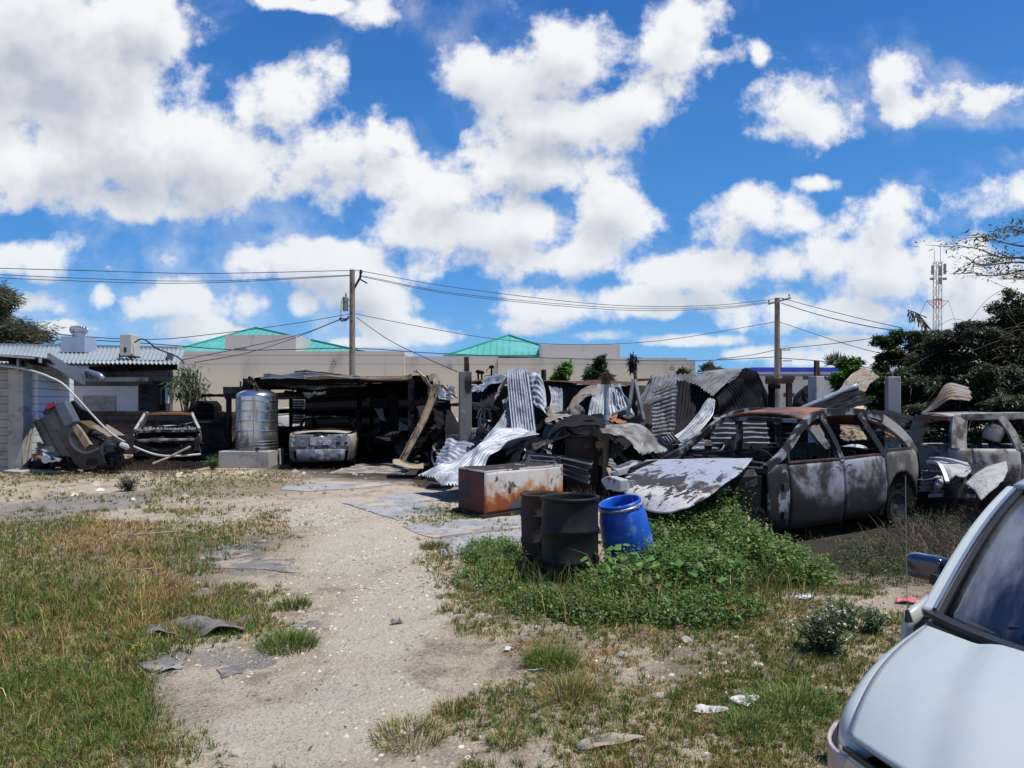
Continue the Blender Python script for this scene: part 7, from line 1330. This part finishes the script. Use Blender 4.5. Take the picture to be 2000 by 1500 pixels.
# drooping plant at the house corner
hp = thing('drooping_plant', 'drooping long-leaved plant at the corner of the pale roofed house', 'plant', (xat(368,25),25,0)); base = Vector((xat(368,25),25,0)); mb = MB(); tips = []
for px_, py_ in ((352,735),(366,728),(378,733),(388,750),(345,755),(362,760),(375,768),(390,765),(356,742)):
    e = P(px_,py_,25+random.uniform(-.5,.5))-base; mb.tube([Vector((0,0,0)),e*.5+Vector((0,0,.3)),e],[.04,.015],5,6); tips += [e+Vector((random.gauss(0,.16),random.gauss(0,.16),random.gauss(0,.16))) for _ in range(60)]
mb.build('stem', M['bark'], hp); tp = np.array([tuple(p) for p in tips]); leaf_mesh('foliage', tp+np.array(base), .34*RNG.uniform(.6,1.2,len(tp)), pick(len(tp),[(.05,.055,.03),(.07,.08,.035),(.10,.10,.06),(.09,.17,.04)],.3), 'leaf', hp, droop=.95, aspect=.16)
# scorched palm and dead stems against the warehouse
pm = thing('scorched_palm', 'small scorched palm with hanging black fronds above the heap', 'palm', (xat(1240,30),30,0)); base = Vector((xat(1240,30),30,0)); mb = MB().tube([Vector((0,0,0)),P(1241,735,30)-base,P(1236,702,30)-base],[.10,.06],6); mb.build('trunk', M['bark'], pm)
top = P(1236,702,30); n = 260; pts = np.array(top)+RNG.normal(0,1,(n,3))*np.array([.06,.06,.12]); leaf_mesh('crown', pts, RNG.uniform(.2,.55,n), pick(n,[(.02,.02,.018),(.035,.035,.028)],.3), 'leaf', pm, droop=1.4, aspect=.16)
ds = thing('dead_weed', 'thin dead stems standing against the tan wall by the sooty column', 'dead plant', (xat(945,26),26,0)); base = Vector((xat(945,26),26,0)); mb = MB()
for px_, pt in ((934,722),(941,724),(960,713)): mb.tube([Vector((xat(px_,26),26,0))-base,P(px_,pt,26)-base],[.05,.035],5).box(P(px_,pt+4,26)-base,(.18,.1,.1))
mb.tube([P(960,716,26)-base,P(952,722,26)-base,P(950,728,26)-base],.012,4,8).tube([P(960,732,26)-base,P(945,735,26)-base],.012,4).tube([P(930,733,26)-base,P(937,728,26)-base],.012,4); mb.build('stem', M['char'], ds)
o = weed_field('far_weeds', [(1525,822,60,3,.5,.9),(1690,815,60,3,.5,1.2)], 200, 1, .16, [(.08,.16,.04),(.11,.2,.05)], 7, flower=False); tag(o, kind='stuff')
n = 9000; X, Y = sample_ground(n, 3., 13.); px, py = pxy(X, Y); kk = RNG.uniform(0,1,n) < (.25+.75*fbm(X+5,Y+8,1.7,44))*(1-.5*ell(px,py,720,1240,90,220)); X, Y = X[kk], Y[kk]; k = len(X)
tag(leaf_mesh('dry_litter', np.stack([X,Y,np.full(k,.012)],1), RNG.uniform(.012,.055,k), pick(k,[(.10,.07,.04),(.06,.045,.03),(.16,.12,.07),(.09,.10,.04),(.22,.18,.11)],.25), 'leaf', droop=.0, aspect=.3), kind='stuff')
# ---------------------------------------------------------------- stones, gravel, litter
def pebbles(name, n, y0, y1, smin, smax, pal, regions, mat='leaf'):
    X, Y = sample_ground(n, y0, y1); px, py = pxy(X, Y); d = sum(w_*ell(px,py,*e) for w_, e in regions); k_ = RNG.uniform(0,1,n) < d*(.4+fbm(X,Y,1.3,6)); X, Y = X[k_], Y[k_]; k = len(X); s = smin*(smax/smin)**(RNG.uniform(0,1,k)**2.2)
    base = np.array([(1,0,0),(.3,.95,0),(-.8,.6,0),(-.8,-.6,0),(.3,-.95,0),(0,0,.7)]); V = base[None]*(s[:,None,None]*RNG.uniform(.6,1.3,(k,6,3))); a = RNG.uniform(0,6.28,k); R2 = np.stack([np.cos(a),-np.sin(a),np.sin(a),np.cos(a)],1).reshape(k,2,2); V[:,:,:2] = np.einsum('kij,kvj->kvi',R2,V[:,:,:2]); V += np.stack([X,Y,np.full(k,-.002)],1)[:,None]
    I = np.arange(k)[:,None]*6; tri = np.concatenate([I+np.array(q) for q in ((0,1,5),(1,2,5),(2,3,5),(3,4,5),(4,0,5))]); return tag(np_mesh(name, V.reshape(-1,3), None, M['twig'], np.repeat(pick(k,pal,.18),6,0), tri=tri), kind='stuff')
pebbles('gravel', 130000, 3., 13., .003, .026, [(.40,.34,.27),(.46,.41,.34),(.33,.28,.22),(.24,.215,.185),(.50,.45,.37)], [(.9,(720,1250,260,260)),(.6,(1000,1400,500,120)),(.5,(450,1350,200,150)),(.5,(640,1010,160,50)),(.6,(1380,1300,250,80)),(.4,(380,935,150,14))])
pebbles('rubble', 5000, 12., 20., .03, .14, [(.5,.46,.38),(.4,.36,.3),(.3,.25,.2),(.12,.11,.1)], [(.5,(360,925,130,10)),(.35,(120,965,130,14)),(.35,(700,922,150,8))])
def stone(px, py, s, label, mat='stone'):
    bm = bmesh.new(); bmesh.ops.create_icosphere(bm, subdivisions=2, radius=1); sd0 = random.uniform(0,99)
    for v in bm.verts: k = 1+.45*(float(vnoise(v.co.x*2+sd0,v.co.y*2+v.co.z*3,1.,4))-.5); v.co = Vector((v.co.x*s*k, v.co.y*s*.75*k, v.co.z*s*.5*k))
    me = bpy.data.meshes.new('stone'); bm.to_mesh(me); bm.free(); o = bpy.data.objects.new('stone', me); C.objects.link(o); o.location = G(px,py)+Vector((0,0,s*.2)); o.rotation_euler[2] = random.uniform(0,3); me.materials.append(M[mat]); return tag(o, label, 'stone', 'loose stones')
stone(463,1476,.055,'pale rounded stone on the track near the bottom edge'); stone(1215,1283,.05,'white lump of limestone below the weeds'); stone(1340,1253,.06,'pale stone at the lower edge of the weeds'); stone(1285,1362,.045,'grey flat stone on sand right of the straw tuft');
def litter(name, px, py, w_, d_, mat, label, cat, seed, hgt=.03, rz=0., z=.01):
    q = G(px,py); mb = MB(); mb.grid(lambda u,v: Vector(((u-.5)*w_*(1+.25*math.sin(5*v+seed)), (v-.5)*d_*(1+.3*math.sin(4*u+seed)), hgt*float(vnoise(u*3.3+seed,v*3.1,1.,seed)))),12,10); o = mb.build(name, M[mat], smooth=True, thick=.003); o.location = q+Vector((0,0,z)); o.rotation_euler[2] = rz; return tag(o, label, cat)
litter('plastic_wrapper',1438,1203,.16,.14,'pink','crumpled faded red wrapper at the edge of the weeds','wrapper',3,.13,.4,.01)
litter('red_scrap',1776,1178,.22,.10,'pink','flat reddish scrap on bare soil beside the mirror','scrap',5,.05,.2)
litter('paper_scrap',1385,1392,.18,.06,'paper','long white paper scrap on the sand near the bottom','paper',7,.03,.1)
litter('paper_scrap',1457,1377,.14,.10,'paper','small white paper scrap left of the bright grass','paper',8,.05,.7)
litter('paper_scrap',1050,1313,.13,.03,'paper','narrow white strip by the olive tuft','paper',9,.02,.1)
litter('paper_scrap',1571,1172,.14,.06,'paper','pale plastic scrap on sand behind the flowering shrub','plastic scrap',10,.04,-.1)
litter('paper_scrap',993,1273,.07,.05,'paper','tiny grey scrap left of the olive tuft','paper',11,.03,.9)
litter('paper_scrap',938,1148,.09,.04,'paper','small bluish scrap on the sand by the left weeds','paper',12,.03,.4)
litter('plastic_bag',1190,1452,.30,.10,'slabd','dark flattened plastic scrap near the bottom of the yard','plastic scrap',13,.03,.2)
litter('dark_lump',775,1219,.08,.06,'slabd','small dark lump on the middle of the track','lump',14,.06,.2)
litter('paper_scrap',335,1309,.14,.08,'slab','pale flat shard in the grass below the dirty cloth','shard',15,.03,.6)
litter('paper_scrap',280,1125,.18,.04,'paper','white plastic strip in the left grass','plastic scrap',16,.03,.1,.06)
litter('paper_scrap',618,906,.12,.1,'paper','small white scrap on the shed floor edge by the coupe','paper',17,.06,.1)
# dirty cloth
q = G(390,1232); mb = MB(); mb.grid(lambda u,v: Vector(((u-.5)*.72, (v-.5)*.40*(1-.5*abs(u-.45)), .02+.09*float(fbm(u*3.5+2,v*3+1,1.2,8))+.03*math.sin(9*u+5*v))),34,22); o = mb.build('dirty_cloth', M['cloth'], smooth=True, thick=.008); o.location = q+Vector((0,0,-.02)); o.rotation_euler[2] = .15; tag(o, 'crumpled dirty grey cloth lying at the edge of the grass', 'cloth')
q = G(285,1047); mb = MB().box((0,0,.02),(.62,.07,.025)); o = mb.build('wood_plank', M['wood']); o.location = q+Vector((.1,0,.02)); o.rotation_euler = (0,R(-3),.12); tag(o, 'weathered wooden plank lying in the left grass', 'plank')
for x_, y_ in ((470,1128),(440,1075),(600,1135)): pass
for i, (pts, lab) in enumerate((([(370,1090),(430,1068),(520,1053),(522,1062),(505,1080),(460,1090),(400,1097)],'curled dark roofing felt scrap with a raised edge on the left of the track'),([(370,1100),(440,1098),(520,1085),(560,1098),(572,1120),(500,1112),(420,1112)],'cracked grey asphalt plate left of the track'),([(420,1310),(470,1300),(478,1318),(440,1326)],'small cracked asphalt plate below the dark tuft'),([(345,1165),(410,1150),(430,1158),(380,1170)],'grey asphalt plate showing through the grass'),([(270,1300),(330,1288),(345,1305),(300,1318)],'dark asphalt plate in the lower left grass'))):
    mb = MB(); pp = []
    qs = [G(*p) for p in pts]
    for j, a in enumerate(qs):
        b_ = qs[(j+1) % len(qs)]; k = max(2,int((b_-a).length/.10))
        for m_ in range(k): p = a.lerp(b_,m_/k); pp.append(p+Vector((random.gauss(0,.018),random.gauss(0,.018),0)))
    mb.prism(pp,-.03,.010+.003*i); o = mb.build('asphalt_plate', M['slabd']); tag(o, lab, 'asphalt plate', 'old asphalt plates')
